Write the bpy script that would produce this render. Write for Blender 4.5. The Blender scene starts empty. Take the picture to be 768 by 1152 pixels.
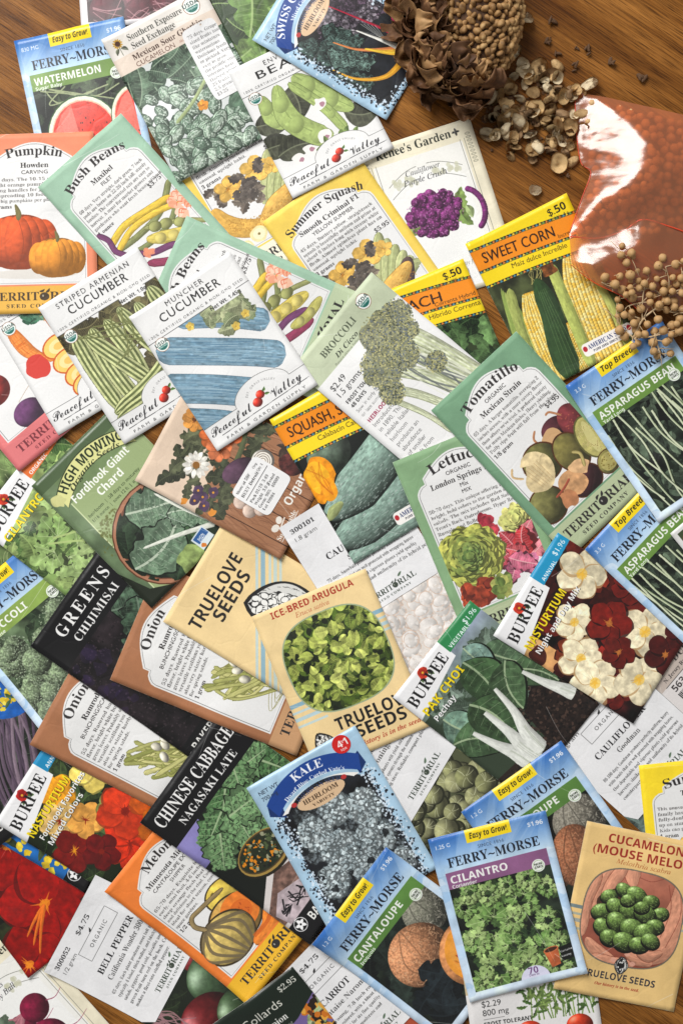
import bpy, bmesh, math, random
import numpy as np
from mathutils import Vector, Matrix, noise as mnoise
from mathutils.geometry import delaunay_2d_cdt

# ------------------------------------------------------------------ camera, light, exposure
sc = bpy.context.scene
K = 0.0006                       # metres on the table top per unit of the layout (a seed packet is about 131 x 200 units = 79 x 120 mm)
CAM_H = 1.05
def P2(x, y): return ((x - 384) * K, (576 - y) * K)

cam_d = bpy.data.cameras.new('camera'); cam = bpy.data.objects.new('camera', cam_d); sc.collection.objects.link(cam)
cam.location = (0, 0, CAM_H); cam.rotation_euler = (0, 0, 0)
cam_d.sensor_fit = 'VERTICAL'; cam_d.sensor_height = 24; cam_d.sensor_width = 16; cam_d.lens = 24 * CAM_H / (1152 * K)
cam_d.clip_start = 0.05; cam_d.clip_end = 20
sc.camera = cam
world = bpy.data.worlds.new('World'); sc.world = world; world.use_nodes = True
world.node_tree.nodes['Background'].inputs[0].default_value = (1.0, 0.985, 0.97, 1)
world.node_tree.nodes['Background'].inputs[1].default_value = 0.31
def area(name, loc, target, size, power, col):
    d = bpy.data.lights.new(name, 'AREA'); d.shape = 'RECTANGLE'; d.size, d.size_y = size; d.energy = power; d.color = col
    o = bpy.data.objects.new(name, d); sc.collection.objects.link(o); o.location = loc
    o.rotation_euler = (Vector(target) - Vector(loc)).to_track_quat('-Z', 'Y').to_euler()
    return o
area('window_light', (-1.05, 1.62, 1.85), (0.08, 0.0, 0.0), (1.4, 1.4), 89, (1.0, 0.985, 0.965))
sc.view_settings.view_transform = 'Standard'; sc.view_settings.look = 'None'
sc.view_settings.exposure = 0.0; sc.view_settings.gamma = 1.0
sc.render.engine = 'CYCLES'

# ------------------------------------------------------------------ printing press: draws the packets' printed fronts in code
S = 3                                                   # texels per layout unit
rngN = np.random.default_rng(5)
def fbm(n, cell, octv, rng):
    out = np.zeros((n, n), np.float32); amp = 1.0
    for o in range(octv):
        c = max(1, cell >> o); m = n // c
        g = rng.random((m, m)).astype(np.float32)
        idx = np.arange(n) / c; i0 = idx.astype(int); f = (idx - i0).astype(np.float32); f = f * f * (3 - 2 * f)
        a = g[i0 % m]; b = g[(i0 + 1) % m]; r = a * (1 - f)[:, None] + b * f[:, None]
        q = r[:, i0 % m] * (1 - f)[None] + r[:, (i0 + 1) % m] * f[None]
        out += q * amp; amp *= 0.55
    return (out - out.mean()) / out.std()
NZ = [fbm(512, 4, 1, rngN), fbm(512, 16, 3, rngN), fbm(512, 64, 4, rngN)]
_tc = bpy.data.curves.new('type_case', 'FONT'); _tc.fill_mode = 'NONE'; _tc.resolution_u = 3
_to = bpy.data.objects.new('type_case', _tc); sc.collection.objects.link(_to)
STY = {'B': (0x1D400, 0x1D41A, 0x1D7CE), 'I': (0x1D434, 0x1D44E, None), 'J': (0x1D468, 0x1D482, 0x1D7CE), 'S': (0x1D4D0, 0x1D4EA, None),
       'b': (0x1D5D4, 0x1D5EE, 0x1D7EC), 'o': (0x1D63C, 0x1D656, 0x1D7EC), 's': None}
_gc = {}
def glyphs(s, st, sp=0.0):
    key = (s, st, sp)
    if key in _gc: return _gc[key]
    m = STY[st]; t = ''
    for ch in s:
        if m and 'A' <= ch <= 'Z': t += chr(m[0] + ord(ch) - 65)
        elif st == 'I' and ch == 'h': t += chr(0x210E)
        elif m and 'a' <= ch <= 'z': t += chr(m[1] + ord(ch) - 97)
        elif m and m[2] and ch.isdigit(): t += chr(m[2] + ord(ch) - 48)
        else: t += ch
    _tc.body = t; _tc.space_character = 1 + sp
    me = _to.to_mesh()
    n = len(me.vertices); co = np.zeros(n * 3, np.float32); me.vertices.foreach_get('co', co); co = co.reshape(-1, 3)[:, :2]
    e = np.zeros(len(me.edges) * 2, np.int32); me.edges.foreach_get('vertices', e); e = e.reshape(-1, 2)
    _to.to_mesh_clear()
    r = (co, e, float(co[:, 0].min()) if n else 0., float(co[:, 0].max()) if n else 0.)
    _gc[key] = r
    return r

def lerp(a, b, t): return tuple(a[i] + (b[i] - a[i]) * t for i in range(3))
def mul(c, k): return tuple(min(1.0, x * k) for x in c)

class Art:
    """one printed sheet; coordinates in layout units, x to the right, y down"""
    def __init__(s, w, h, bg, seed=1):
        s.w, s.h = w, h; s.W, s.H = int(w * S), int(h * S)
        s.a = np.empty((s.H, s.W, 3), np.float32); s.a[:] = bg
        s.clip = None; s.r = random.Random(seed)
    def _put(s, m, y0, x0, col, al, n, ni):
        h, w = m.shape
        if h == 0 or w == 0: return
        if s.clip is not None: m = m & s.clip[y0:y0 + h, x0:x0 + w]
        if not m.any(): return
        reg = s.a[y0:y0 + h, x0:x0 + w]
        if isinstance(col, np.ndarray): c = col[m]
        else: c = np.array(col, np.float32)[None]
        if n:
            o = s.r.randrange(400)
            yy, xx = np.nonzero(m)
            c = c * (1 + n * NZ[ni][(yy + o) % 512, (xx + 3 * o) % 512])[:, None]
        reg[m] = reg[m] * (1 - al) + np.clip(c, 0, 1) * al
    def edges(s, x0, y0, x1, y1, col, al=1, n=0, ni=1):
        X0, Y0, X1, Y1 = [np.asarray(v, np.float64) * S for v in (x0, y0, x1, y1)]
        bx0 = int(max(0, math.floor(min(X0.min(), X1.min())))); bx1 = int(min(s.W, math.ceil(max(X0.max(), X1.max())) + 1))
        by0 = int(max(0, math.floor(min(Y0.min(), Y1.min())))); by1 = int(min(s.H, math.ceil(max(Y0.max(), Y1.max())) + 1))
        if bx1 <= bx0 or by1 <= by0: return
        lo = np.clip(np.ceil(np.minimum(Y0, Y1) - .5), by0, by1).astype(int); hi = np.clip(np.ceil(np.maximum(Y0, Y1) - .5), by0, by1).astype(int)
        cnt = hi - lo; tot = int(cnt.sum())
        if tot == 0: return
        idx = np.repeat(np.arange(len(cnt)), cnt); st = np.cumsum(cnt) - cnt
        rows = lo[idx] + (np.arange(tot) - st[idx])
        t = (rows + .5 - Y0[idx]) / (Y1[idx] - Y0[idx]); xs = X0[idx] + t * (X1[idx] - X0[idx])
        cols = np.clip(np.ceil(xs - .5).astype(int), bx0, bx1) - bx0
        g = np.zeros((by1 - by0, bx1 - bx0 + 1), np.int32); np.add.at(g, (rows - by0, cols), 1)
        m = (np.cumsum(g, 1)[:, :-1] & 1).astype(bool)
        s._put(m, by0, bx0, col, al, n, ni)
    def poly(s, P, col, al=1, n=0, ni=1):
        P = np.asarray(P, np.float64); Q = np.roll(P, -1, 0)
        s.edges(P[:, 0], P[:, 1], Q[:, 0], Q[:, 1], col, al, n, ni)
    def rect(s, x0, y0, x1, y1, col, al=1, n=0): s.poly([(x0, y0), (x1, y0), (x1, y1), (x0, y1)], col, al, n)
    def rrect(s, x0, y0, x1, y1, r, col, al=1):
        P = []
        for cx, cy, a0 in ((x1 - r, y0 + r, -90), (x1 - r, y1 - r, 0), (x0 + r, y1 - r, 90), (x0 + r, y0 + r, 180)):
            for k in range(6):
                a = math.radians(a0 + 18 * k); P.append((cx + r * math.cos(a), cy + r * math.sin(a)))
        s.poly(P, col, al); return P
    def grad(s, x0, y0, x1, y1, c0, c1, n=0, vert=True, pw=1.0):
        X0, X1, Y0, Y1 = max(0, int(x0 * S)), min(s.W, int(x1 * S)), max(0, int(y0 * S)), min(s.H, int(y1 * S))
        h, w = Y1 - Y0, X1 - X0
        if h < 1 or w < 1: return
        t = (np.linspace(0, 1, h)[:, None] if vert else np.linspace(0, 1, w)[None]) ** pw; t = np.broadcast_to(t, (h, w))[..., None]
        s._put(np.ones((h, w), bool), Y0, X0, (np.array(c0) * (1 - t) + np.array(c1) * t).astype(np.float32), 1, n, 2)
    def noise(s, x0, y0, x1, y1, amt, ni=2):
        X0, X1, Y0, Y1 = max(0, int(x0 * S)), min(s.W, int(x1 * S)), max(0, int(y0 * S)), min(s.H, int(y1 * S))
        reg = s.a[Y0:Y1, X0:X1]; o = s.r.randrange(300)
        f = (1 + amt * NZ[ni][(np.arange(Y0, Y1) + o)[:, None] % 512, (np.arange(X0, X1) + o)[None] % 512])[..., None]
        m = np.ones(reg.shape[:2], bool) if s.clip is None else s.clip[Y0:Y1, X0:X1]
        reg[m] = np.clip(reg * f, 0, 1)[m]
    def line(s, P, w, col, al=1, w2=None):
        P = np.asarray(P, np.float64)
        if len(P) < 2: return
        d = np.gradient(P, axis=0); L = np.hypot(d[:, 0], d[:, 1]) + 1e-9
        nx, ny = -d[:, 1] / L, d[:, 0] / L
        ww = np.linspace(w, w if w2 is None else w2, len(P)) / 2
        A = P + np.stack([nx * ww, ny * ww], 1); B = P - np.stack([nx * ww, ny * ww], 1)
        s.poly(np.vstack([A, B[::-1]]), col, al)
    def box(s, x0, y0, x1, y1, w, col):
        for a, b in (((x0, y0), (x1, y0)), ((x1, y0), (x1, y1)), ((x1, y1), (x0, y1)), ((x0, y1), (x0, y0))): s.line([a, b], w, col)
    def curve(s, pts, k=14):
        P = np.asarray(pts, np.float64); n = len(P); out = []
        for i in range(n - 1):
            p0, p1, p2, p3 = P[max(i - 1, 0)], P[i], P[i + 1], P[min(i + 2, n - 1)]
            for t in np.linspace(0, 1, k, endpoint=False):
                out.append(.5 * (2 * p1 + (p2 - p0) * t + (2 * p0 - 5 * p1 + 4 * p2 - p3) * t * t + (3 * p1 - p0 - 3 * p2 + p3) * t ** 3))
        out.append(P[-1]); return np.array(out)
    def ell(s, cx, cy, rx, ry, col, al=1, ang=0, n=0, k=28):
        t = np.linspace(0, 2 * np.pi, k, endpoint=False); c, q = math.cos(ang), math.sin(ang)
        x, y = rx * np.cos(t), ry * np.sin(t)
        s.poly(np.stack([cx + x * c - y * q, cy + x * q + y * c], 1), col, al, n)
    def blob(s, cx, cy, r, col, al=1, jit=.18, k=14, n=0, sy=1.0, ang=0):
        t = np.linspace(0, 2 * np.pi, k, endpoint=False); rr = np.array([r * (1 + s.r.uniform(-jit, jit)) for _ in range(k)])
        x, y = rr * np.cos(t), rr * np.sin(t) * sy; c, q = math.cos(ang), math.sin(ang)
        P = np.stack([cx + x * c - y * q, cy + x * q + y * c], 1)
        P = s.curve(np.vstack([P, P[:1]]), 3)[:-1]
        s.poly(P, col, al, n); return P
    def ball(s, cx, cy, rx, ry, col, ang=0, amb=.45, lx=-.45, ly=-.6, n=.06, ni=1, spec=.0, edge=None):
        r = max(rx, ry); X0, X1 = max(0, int((cx - r) * S)), min(s.W, int((cx + r) * S) + 1); Y0, Y1 = max(0, int((cy - r) * S)), min(s.H, int((cy + r) * S) + 1)
        if X1 <= X0 or Y1 <= Y0: return
        yy, xx = np.mgrid[Y0:Y1, X0:X1]; dx, dy = (xx + .5) / S - cx, (yy + .5) / S - cy
        c, q = math.cos(ang), math.sin(ang); u = (dx * c + dy * q) / rx; v = (-dx * q + dy * c) / ry
        d2 = u * u + v * v; m = d2 < 1; z = np.sqrt(np.clip(1 - d2, 0, 1))
        gx, gy = u * c - v * q, u * q + v * c
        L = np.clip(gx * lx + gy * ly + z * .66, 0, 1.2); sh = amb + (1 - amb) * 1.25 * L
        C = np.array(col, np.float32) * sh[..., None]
        if spec: C = C + spec * (np.clip(L, 0, 1) ** 14)[..., None]
        if edge is not None: C = np.where((d2 > .86)[..., None], np.array(edge, np.float32), C)
        s._put(m, Y0, X0, np.clip(C, 0, 1).astype(np.float32), 1, n, ni)
    def tube(s, pts, w, col, dark=.55, light=1.2, w2=None, n=.05, bands=6, stripe=None, edge=None, shape=None):
        P = s.curve(pts, 8); d = np.gradient(P, axis=0); L = np.hypot(d[:, 0], d[:, 1]) + 1e-9
        N = np.stack([-d[:, 1] / L, d[:, 0] / L], 1); t = np.linspace(0, 1, len(P))
        ww = (w + ((w if w2 is None else w2) - w) * t) / 2
        cap = np.clip(np.minimum(t, 1 - t) * (L.sum() / (2 * w) * 1.6) + .02, 0, 1) ** .5; ww = ww * (cap if shape is None else shape(t))
        if edge is not None:
            s.poly(np.vstack([P + N * (ww + .5)[:, None], (P - N * (ww + .5)[:, None])[::-1]]), edge)
        for k in range(bands):
            f0, f1 = -1 + 2 * k / bands, -1 + 2 * (k + 1) / bands; f = (f0 + f1) / 2
            # lit from the upper left of the sheet
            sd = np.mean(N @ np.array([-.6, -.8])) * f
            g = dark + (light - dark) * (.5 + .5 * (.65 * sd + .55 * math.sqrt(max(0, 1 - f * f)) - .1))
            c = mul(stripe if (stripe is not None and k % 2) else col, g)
            s.poly(np.vstack([P + N * (ww * f0)[:, None], (P + N * (ww * f1)[:, None])[::-1]]), c, 1, n)
    def text(s, t, x, y, size, col, st='B', al='l', ang=0, sx=1.0, fw=None, sp=0.0, arc=None, a=1.0, sh=None):
        co, e, x0, x1 = glyphs(t, st, sp)
        if len(e) == 0: return
        W = (x1 - x0) * size
        if fw: sx = fw / W
        X = (co[:, 0] - x0) * size * sx; Y = -co[:, 1] * size; W *= sx
        X = X - (0 if al == 'l' else W / 2 if al == 'c' else W)
        if arc:
            th = X / arc; R = arc - Y
            X = R * np.sin(th); Y = arc - R * np.cos(th)
        c, q = math.cos(math.radians(ang)), math.sin(math.radians(ang))
        XX = x + X * c + Y * q; YY = y - X * q + Y * c
        if sh is not None: s.edges(XX[e[:, 0]] + .5, YY[e[:, 0]] + .6, XX[e[:, 1]] + .5, YY[e[:, 1]] + .6, sh, a)
        s.edges(XX[e[:, 0]], YY[e[:, 0]], XX[e[:, 1]], YY[e[:, 1]], col, a)
    def para(s, x, y, lines, size=5.6, lead=7.2, col=(.2, .2, .2), st='B', a=.85, fw=None, al='l'):
        for i, t in enumerate(lines): s.text(t, x, y + i * lead, size, col, st, al, fw=fw if i < len(lines) - 1 else None, a=a)
    def leaf(s, cx, cy, L, W, ang, c0, kind='oval', vein=None, n=.10, c1=None):
        k = 14 if kind not in ('lobed', 'curly') else 26; t = np.linspace(0, 1, k); hw = W / 2 * np.sin(np.pi * t ** .8) ** (.8)
        if kind == 'lobed': hw = hw * (.50 + .60 * np.abs(np.sin(t * np.pi * 3.5)) ** .55)
        elif kind == 'curly': hw = hw * (1 + .13 * np.sin(t * 30 + s.r.uniform(0, 6)) + .09 * np.sin(t * 17 + s.r.uniform(0, 6)))
        elif kind == 'needle': hw = hw * .9
        bend = s.r.uniform(-.18, .18) * L; mx = (t - .5) * L; my = bend * (4 * t * (1 - t) - .5)
        c, q = math.cos(ang), math.sin(ang)
        def tr(x, y): return np.stack([cx + x * c - y * q, cy + x * q + y * c], 1)
        mid = tr(mx, my); up = tr(mx, my + hw); dn = tr(mx, my - hw)
        s.poly(np.vstack([mid, up[::-1]]), c0, 1, n); s.poly(np.vstack([mid, dn[::-1]]), c1 or mul(c0, .78), 1, n)
        if vein is not None:
            s.line(mid, max(.5, W * .05), vein, .8)
            if W > 9:
                for j in range(3, k - 2, 2):
                    for sd in (up, dn): s.line([mid[j - 1], mid[j] * .25 + sd[j] * .75], .45, vein, .5)
    def leaves(s, x0, y0, x1, y1, n, sz, dark, light, kind='oval', vein=None, asp=.55, nz=.12, angs=(0, 6.283), pw=1.3):
        for i in range(n):
            d = (i / n); L = sz * s.r.uniform(.6, 1.25); b = d ** pw * s.r.uniform(.55, 1.1)
            c = lerp(dark, light, min(1, b))
            s.leaf(s.r.uniform(x0, x1), s.r.uniform(y0, y1), L, L * asp * s.r.uniform(.7, 1.3), s.r.uniform(*angs), c, kind,
                   lerp(c, light, .6) if vein is None else (vein if vein else None), nz)
    def frond(s, cx, cy, r, ang, c, vein=(.78, .85, .62)):
        L = [(ang + d, q, z) for d, q, z in ((-1.5, .42, .30), (1.5, .42, .30), (-.85, .66, .34), (.85, .66, .34), (0, .78, .40))]
        for dx, dy, col, k in ((1.2, 1.4, mul(c, .45), 1.04), (0, 0, c, 1)):
            for a, q, z in L: s.blob(cx + dx + math.cos(a) * r * q, cy + dy + math.sin(a) * r * q, r * z * k, mul(col, s.r.uniform(.85, 1.12)), 1, .42, 17, .08, .85, a)
        for a, q, z in L: s.line([(cx, cy), (cx + math.cos(a) * r * (q + z * .7), cy + math.sin(a) * r * (q + z * .7))], .9, vein, .6, .4)
    pclip = None
    def setclip(s, P=None):
        if P is None: P = s.pclip
        if P is None: s.clip = None; return
        old = s.a.copy(); s.clip = None; s.a[:] = 0; s.poly(P, (1, 1, 1)); s.clip = s.a[..., 0] > .5; s.a = old
    def flower(s, cx, cy, r, col, ctr, k=5, dark=None, ang=0., sy=.9, w=1.0):
        for i in range(k):
            a = ang + i * 2 * math.pi / k + s.r.uniform(-.12, .12); px, py = cx + math.cos(a) * r * .55, cy + math.sin(a) * r * .55
            sh = s.r.uniform(.86, 1.06)
            s.blob(px, py, r * .56 * w, mul(dark or mul(col, .7), 1), .8, .1, 12, 0, sy, a)
            s.blob(px + .02 * r, py - .02 * r, r * .53 * w, mul(col, sh), 1, .12, 12, .07, sy, a)
            for j in (-1, 0, 1): s.line([(cx + math.cos(a + j * .15) * r * .15, cy + math.sin(a + j * .15) * r * .15), (cx + math.cos(a + j * .3) * r * .8, cy + math.sin(a + j * .3) * r * .8)], .6, mul(col, .8), .5, .2)
        for j in range(12):
            a = s.r.uniform(0, 6.28); q = r * s.r.uniform(.1, .34); s.line([(cx, cy), (cx + q * math.cos(a), cy + q * math.sin(a))], r * .06, ctr, .85, .3)
    def usda(s, x, y, r=7.5):
        s.ell(x, y, r, r, (.55, .38, .30)); s.ell(x, y, r * .93, r * .93, (.95, .96, .94)); 
        P = [(x + r * .75 * math.cos(a), y + r * .75 * math.sin(a)) for a in np.linspace(0.1, math.pi - .1, 12)]
        s.poly(P, (.12, .42, .38)); s.text('USDA', x, y - r * .02, r * .72, (.2, .3, .28), 'b', 'c'); s.text('ORGANIC', x, y + r * .36, r * .28, (.95, .96, .94), 'b', 'c')
    def nongmo(s, x, y, r=7.5):
        s.ell(x, y, r, r, (.93, .95, .92)); s.ell(x, y, r * .82, r * .82, (.60, .72, .50)); s.ell(x, y, r * .74, r * .74, (.95, .96, .94))
        s.text('NON', x, y - r * .05, r * .52, (.15, .2, .12), 'b', 'c'); s.text('GMO', x, y + r * .42, r * .52, (.15, .2, .12), 'b', 'c')

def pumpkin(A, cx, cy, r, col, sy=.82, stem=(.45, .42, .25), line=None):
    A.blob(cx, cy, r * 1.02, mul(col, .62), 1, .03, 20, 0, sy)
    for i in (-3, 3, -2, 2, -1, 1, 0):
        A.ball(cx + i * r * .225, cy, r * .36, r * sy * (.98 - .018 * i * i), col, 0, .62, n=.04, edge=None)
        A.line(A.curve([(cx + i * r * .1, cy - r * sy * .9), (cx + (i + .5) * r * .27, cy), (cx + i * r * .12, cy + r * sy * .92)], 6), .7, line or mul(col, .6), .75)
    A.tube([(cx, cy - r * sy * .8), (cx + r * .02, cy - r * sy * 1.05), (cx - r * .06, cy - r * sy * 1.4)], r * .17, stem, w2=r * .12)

def fruit_o(A, x, y, h, col):
    A.ell(x, y - h * .4, h * .47, h * .45, col); A.leaf(x - h * .2, y - h * 1.05, h * .6, h * .25, -.5, col, n=0, c1=col); A.leaf(x + h * .35, y - h * 1.05, h * .6, h * .25, -.9, col, n=0, c1=col)
    A.ell(x - h * .14, y - h * .48, h * .07, h * .13, (.85, .85, .8), .7)
def territorial(A, x, y, w, col, small=True):
    sz = w / 6.6; 
    A.text('TERRIT', x, y, sz, col, 'B', 'l', fw=w * .515); fruit_o(A, x + w * .575, y, sz * .74, col); A.text('RIAL', x + w * .632, y, sz, col, 'B', 'l', fw=w * .368)
    if small: A.text('SEED COMPANY', x + w * .5, y + sz * .62, sz * .45, col, 'B', 'c', sp=.35)

INK = (.16, .15, .15)
PAPER = (.905, .905, .90)
def type_t(border, band, title, l2, variety, sub, para, price, gram, art, bandcol=None, seed=1, tsize=15):
    """illustrated packet with a coloured border and an arched white panel, 131 x 228"""
    A = Art(131, 228, border, seed); w = 131
    A.noise(0, 0, 131, 228, .02)
    top = [(60 + 0, 0)]
    arc = [(24 + 83 * t, 30 - 19 * math.sin(math.pi * t)) for t in np.linspace(0, 1, 20)]
    P = [(11, 191), (11, 50), (12, 45), (15, 41), (19, 38), (24, 37)] + arc + [(107, 37), (112, 38), (116, 41), (119, 45), (120, 50), (120, 191)]
    A.poly(P, PAPER)
    Q = [((x - 65.5) * .965 + 65.5, (y - 110) * .978 + 110) for x, y in P]
    A.line(Q + [Q[0]], .55, (.35, .35, .35), .8)
    A.rect(0, 193, 131, 228, band)
    territorial(A, 15, 211, 101, bandcol or INK)
    A.text(title, 65.5, 27, tsize, INK, 'B', 'c', arc=120, fw=min(100, len(title) * 8.6))
    y = 37
    if l2: A.text(l2, 65.5, y, 6.6, INK, 's', 'c'); 
    y = 47 if l2 else 43
    A.text(variety, 65.5, y, 9.4, INK, 'B', 'c', sx=.95); y += 8
    for t in sub: A.text(t, 65.5, y, 6.8, INK, 's', 'c'); y += 7.5
    A.para(16, y + 1, para, 6.0, 6.7, INK, 'B', .68, fw=97)
    yy = y + 1 + 6.7 * len(para)
    A.text(gram, 16, yy + 1, 6.8, INK, 'B'); A.text(price, 116, yy - 2, 8, INK, 'B', 'r')
    A.pclip = P; A.setclip(P); art(A); A.pclip = None; A.setclip()
    return A

def art_pumpkin(A):
    A.ell(60, 178, 50, 6, (.75, .70, .62), .3); pumpkin(A, 46, 137, 42, (.86, .36, .17)); pumpkin(A, 88, 158, 30, (.93, .60, .20))
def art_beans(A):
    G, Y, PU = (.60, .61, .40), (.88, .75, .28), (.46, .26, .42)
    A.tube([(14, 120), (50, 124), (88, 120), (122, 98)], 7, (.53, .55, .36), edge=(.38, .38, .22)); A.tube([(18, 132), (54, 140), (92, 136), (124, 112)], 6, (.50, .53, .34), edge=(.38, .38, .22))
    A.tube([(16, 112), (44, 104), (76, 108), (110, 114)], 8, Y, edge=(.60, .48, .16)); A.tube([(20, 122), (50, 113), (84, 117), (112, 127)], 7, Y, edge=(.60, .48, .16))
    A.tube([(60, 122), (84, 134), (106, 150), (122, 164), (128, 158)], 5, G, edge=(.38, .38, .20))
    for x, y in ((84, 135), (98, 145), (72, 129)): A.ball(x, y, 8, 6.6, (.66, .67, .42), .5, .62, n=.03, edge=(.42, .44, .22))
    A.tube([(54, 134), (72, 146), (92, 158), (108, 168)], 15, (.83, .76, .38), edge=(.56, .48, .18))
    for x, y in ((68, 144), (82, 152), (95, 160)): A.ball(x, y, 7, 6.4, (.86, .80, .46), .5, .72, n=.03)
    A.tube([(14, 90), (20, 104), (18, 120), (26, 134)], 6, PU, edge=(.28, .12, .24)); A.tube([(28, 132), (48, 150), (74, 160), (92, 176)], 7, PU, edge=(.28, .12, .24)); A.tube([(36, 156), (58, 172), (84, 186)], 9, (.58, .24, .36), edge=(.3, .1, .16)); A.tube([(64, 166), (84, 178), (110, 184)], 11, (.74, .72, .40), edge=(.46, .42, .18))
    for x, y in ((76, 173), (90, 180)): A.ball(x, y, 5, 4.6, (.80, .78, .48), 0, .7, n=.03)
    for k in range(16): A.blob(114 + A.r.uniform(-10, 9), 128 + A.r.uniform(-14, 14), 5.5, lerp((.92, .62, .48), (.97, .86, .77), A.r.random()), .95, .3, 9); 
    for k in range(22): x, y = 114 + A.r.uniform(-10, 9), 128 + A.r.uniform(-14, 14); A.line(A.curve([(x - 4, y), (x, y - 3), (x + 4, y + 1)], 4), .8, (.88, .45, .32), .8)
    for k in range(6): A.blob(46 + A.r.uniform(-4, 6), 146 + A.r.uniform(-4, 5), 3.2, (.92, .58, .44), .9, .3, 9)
def art_squash(A):
    for k in range(6): A.tube([(66 + k * 7, 150 + k * 2), (84 + k * 6, 120 + k * 6), (100 + k * 4, 92 + k * 12)], 13, lerp((.60, .63, .42), (.75, .76, .56), A.r.random()), edge=(.42, .44, .28), stripe=(.68, .71, .50))
    A.tube([(60, 182), (86, 166), (112, 138)], 24, (.34, .27, .27), edge=(.2, .15, .15), dark=.6)
    A.tube([(14, 122), (18, 146), (38, 166), (66, 172)], 22, (.87, .68, .32), edge=(.6, .42, .15)); A.tube([(52, 170), (78, 158), (110, 144)], 24, (.85, .68, .35), edge=(.6, .42, .15))
    for k in range(260):
        a = A.r.random(); A.ell(20 + a * 88, 150 + 18 * math.sin(a * 3) + A.r.uniform(-9, 9), .8, .8, (.70, .50, .20), .6)
    for k in range(16): A.leaf(26 + A.r.uniform(0, 52), 116 + A.r.uniform(-14, 30), 15, 11, A.r.uniform(0, 6.3), lerp((.40, .36, .33), (.60, .55, .48), A.r.random()), 'lobed', (.3, .26, .24))
    A.flower(40, 110, 17, (.93, .74, .36), (.75, .5, .15), w=.78); A.flower(76, 106, 18, (.94, .76, .38), (.75, .5, .15), w=.78); A.flower(94, 112, 11, (.94, .76, .38), (.75, .5, .15), w=.8)
    for k in range(16): A.leaf(A.r.choice((24, 58, 62, 84, 50)) + A.r.uniform(-5, 5), 118 + A.r.uniform(-18, 20), 15, 11, A.r.uniform(0, 6.3), lerp((.36, .33, .31), (.52, .48, .43), A.r.random()), 'lobed', (.28, .24, .22))
    for x, y, r in ((44, 178, 10), (66, 184, 12), (26, 184, 7), (88, 180, 9)):
        A.blob(x, y, r, (.93, .88, .66), 1, .08, 14, .02); A.ell(x, y, r * .7, r * .7, (.96, .93, .80), .8); A.ell(x, y, 1.6, 1.6, (.55, .48, .28))
def art_tomatillo(A):
    O, GR = (.30, .16, .07), (.45, .43, .24)
    A.ball(88, 110, 17, 13, (.34, .17, .20)); A.ball(110, 118, 17, 22, (.48, .20, .22)); 
    for k in range(40): A.ell(110 + A.r.uniform(-12, 12), 118 + A.r.uniform(-17, 17), .8, .8, (.75, .4, .3), .6)
    A.blob(78, 118, 13, (.80, .64, .46), 1, .2); A.tube([(66, 118), (62, 104), (70, 96)], 2.5, (.72, .50, .35)); A.tube([(104, 104), (96, 92), (90, 92)], 2.5, (.72, .50, .35))
    A.ball(24, 168, 23, 22, (.47, .46, .27), edge=O); A.ball(52, 128, 24, 23, (.44, .43, .24), edge=O); A.ball(84, 142, 20, 25, (.46, .43, .23), edge=O)
    A.blob(40, 136, 18, (.84, .76, .58), 1, .18, 12, .06, 1.2, .7); A.blob(44, 116, 14, (.88, .80, .62), 1, .2, 12, .06, .5, .3); A.tube([(24, 128), (16, 118), (22, 110)], 2.5, (.80, .68, .5))
    for k in range(6): A.line([(28 + k * 4, 122), (34 + k * 3, 150)], .5, (.65, .52, .35), .6)
    A.ell(112, 144, 17, 26, (.36, .35, .18), 1, .2); A.ell(112, 144, 15, 24, (.70, .67, .40), 1, .2, .05); A.ell(112, 144, 5, 20, (.80, .77, .52), .8, .2)
    for k in range(70):
        a = A.r.uniform(0, 6.28); q = A.r.uniform(.4, .85); A.ell(112 + 14 * q * math.cos(a), 144 + 22 * q * math.sin(a), 1, .9, (.85, .80, .55)); A.ell(112 + 14 * q * math.cos(a), 144 + 22 * q * math.sin(a), .5, .5, (.48, .42, .2))
    A.ball(74, 176, 22, 18, (.30, .15, .17), edge=O); A.blob(64, 168, 17, (.79, .60, .42), 1, .22, 12, .07, .8, .3); A.blob(80, 160, 12, (.84, .68, .50), 1, .2, 12, .06, .7, .6); A.blob(46, 178, 9, (.74, .50, .34), 1, .25, 12, .05, 1.3)
    A.tube([(36, 168), (50, 166), (62, 162)], 2.6, (.62, .30, .22)); A.tube([(84, 164), (90, 150), (84, 142)], 3, (.72, .66, .42), edge=(.45, .4, .2))
    A.ball(108, 178, 15, 13, (.56, .53, .29), -.5, edge=O); A.ell(108, 178, 11, 9.5, (.68, .64, .38), 1, -.5, .05)
    for k in range(24): A.ell(108 + A.r.uniform(-8, 8), 178 + A.r.uniform(-7, 7), .9, .7, (.50, .44, .2))
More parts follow.
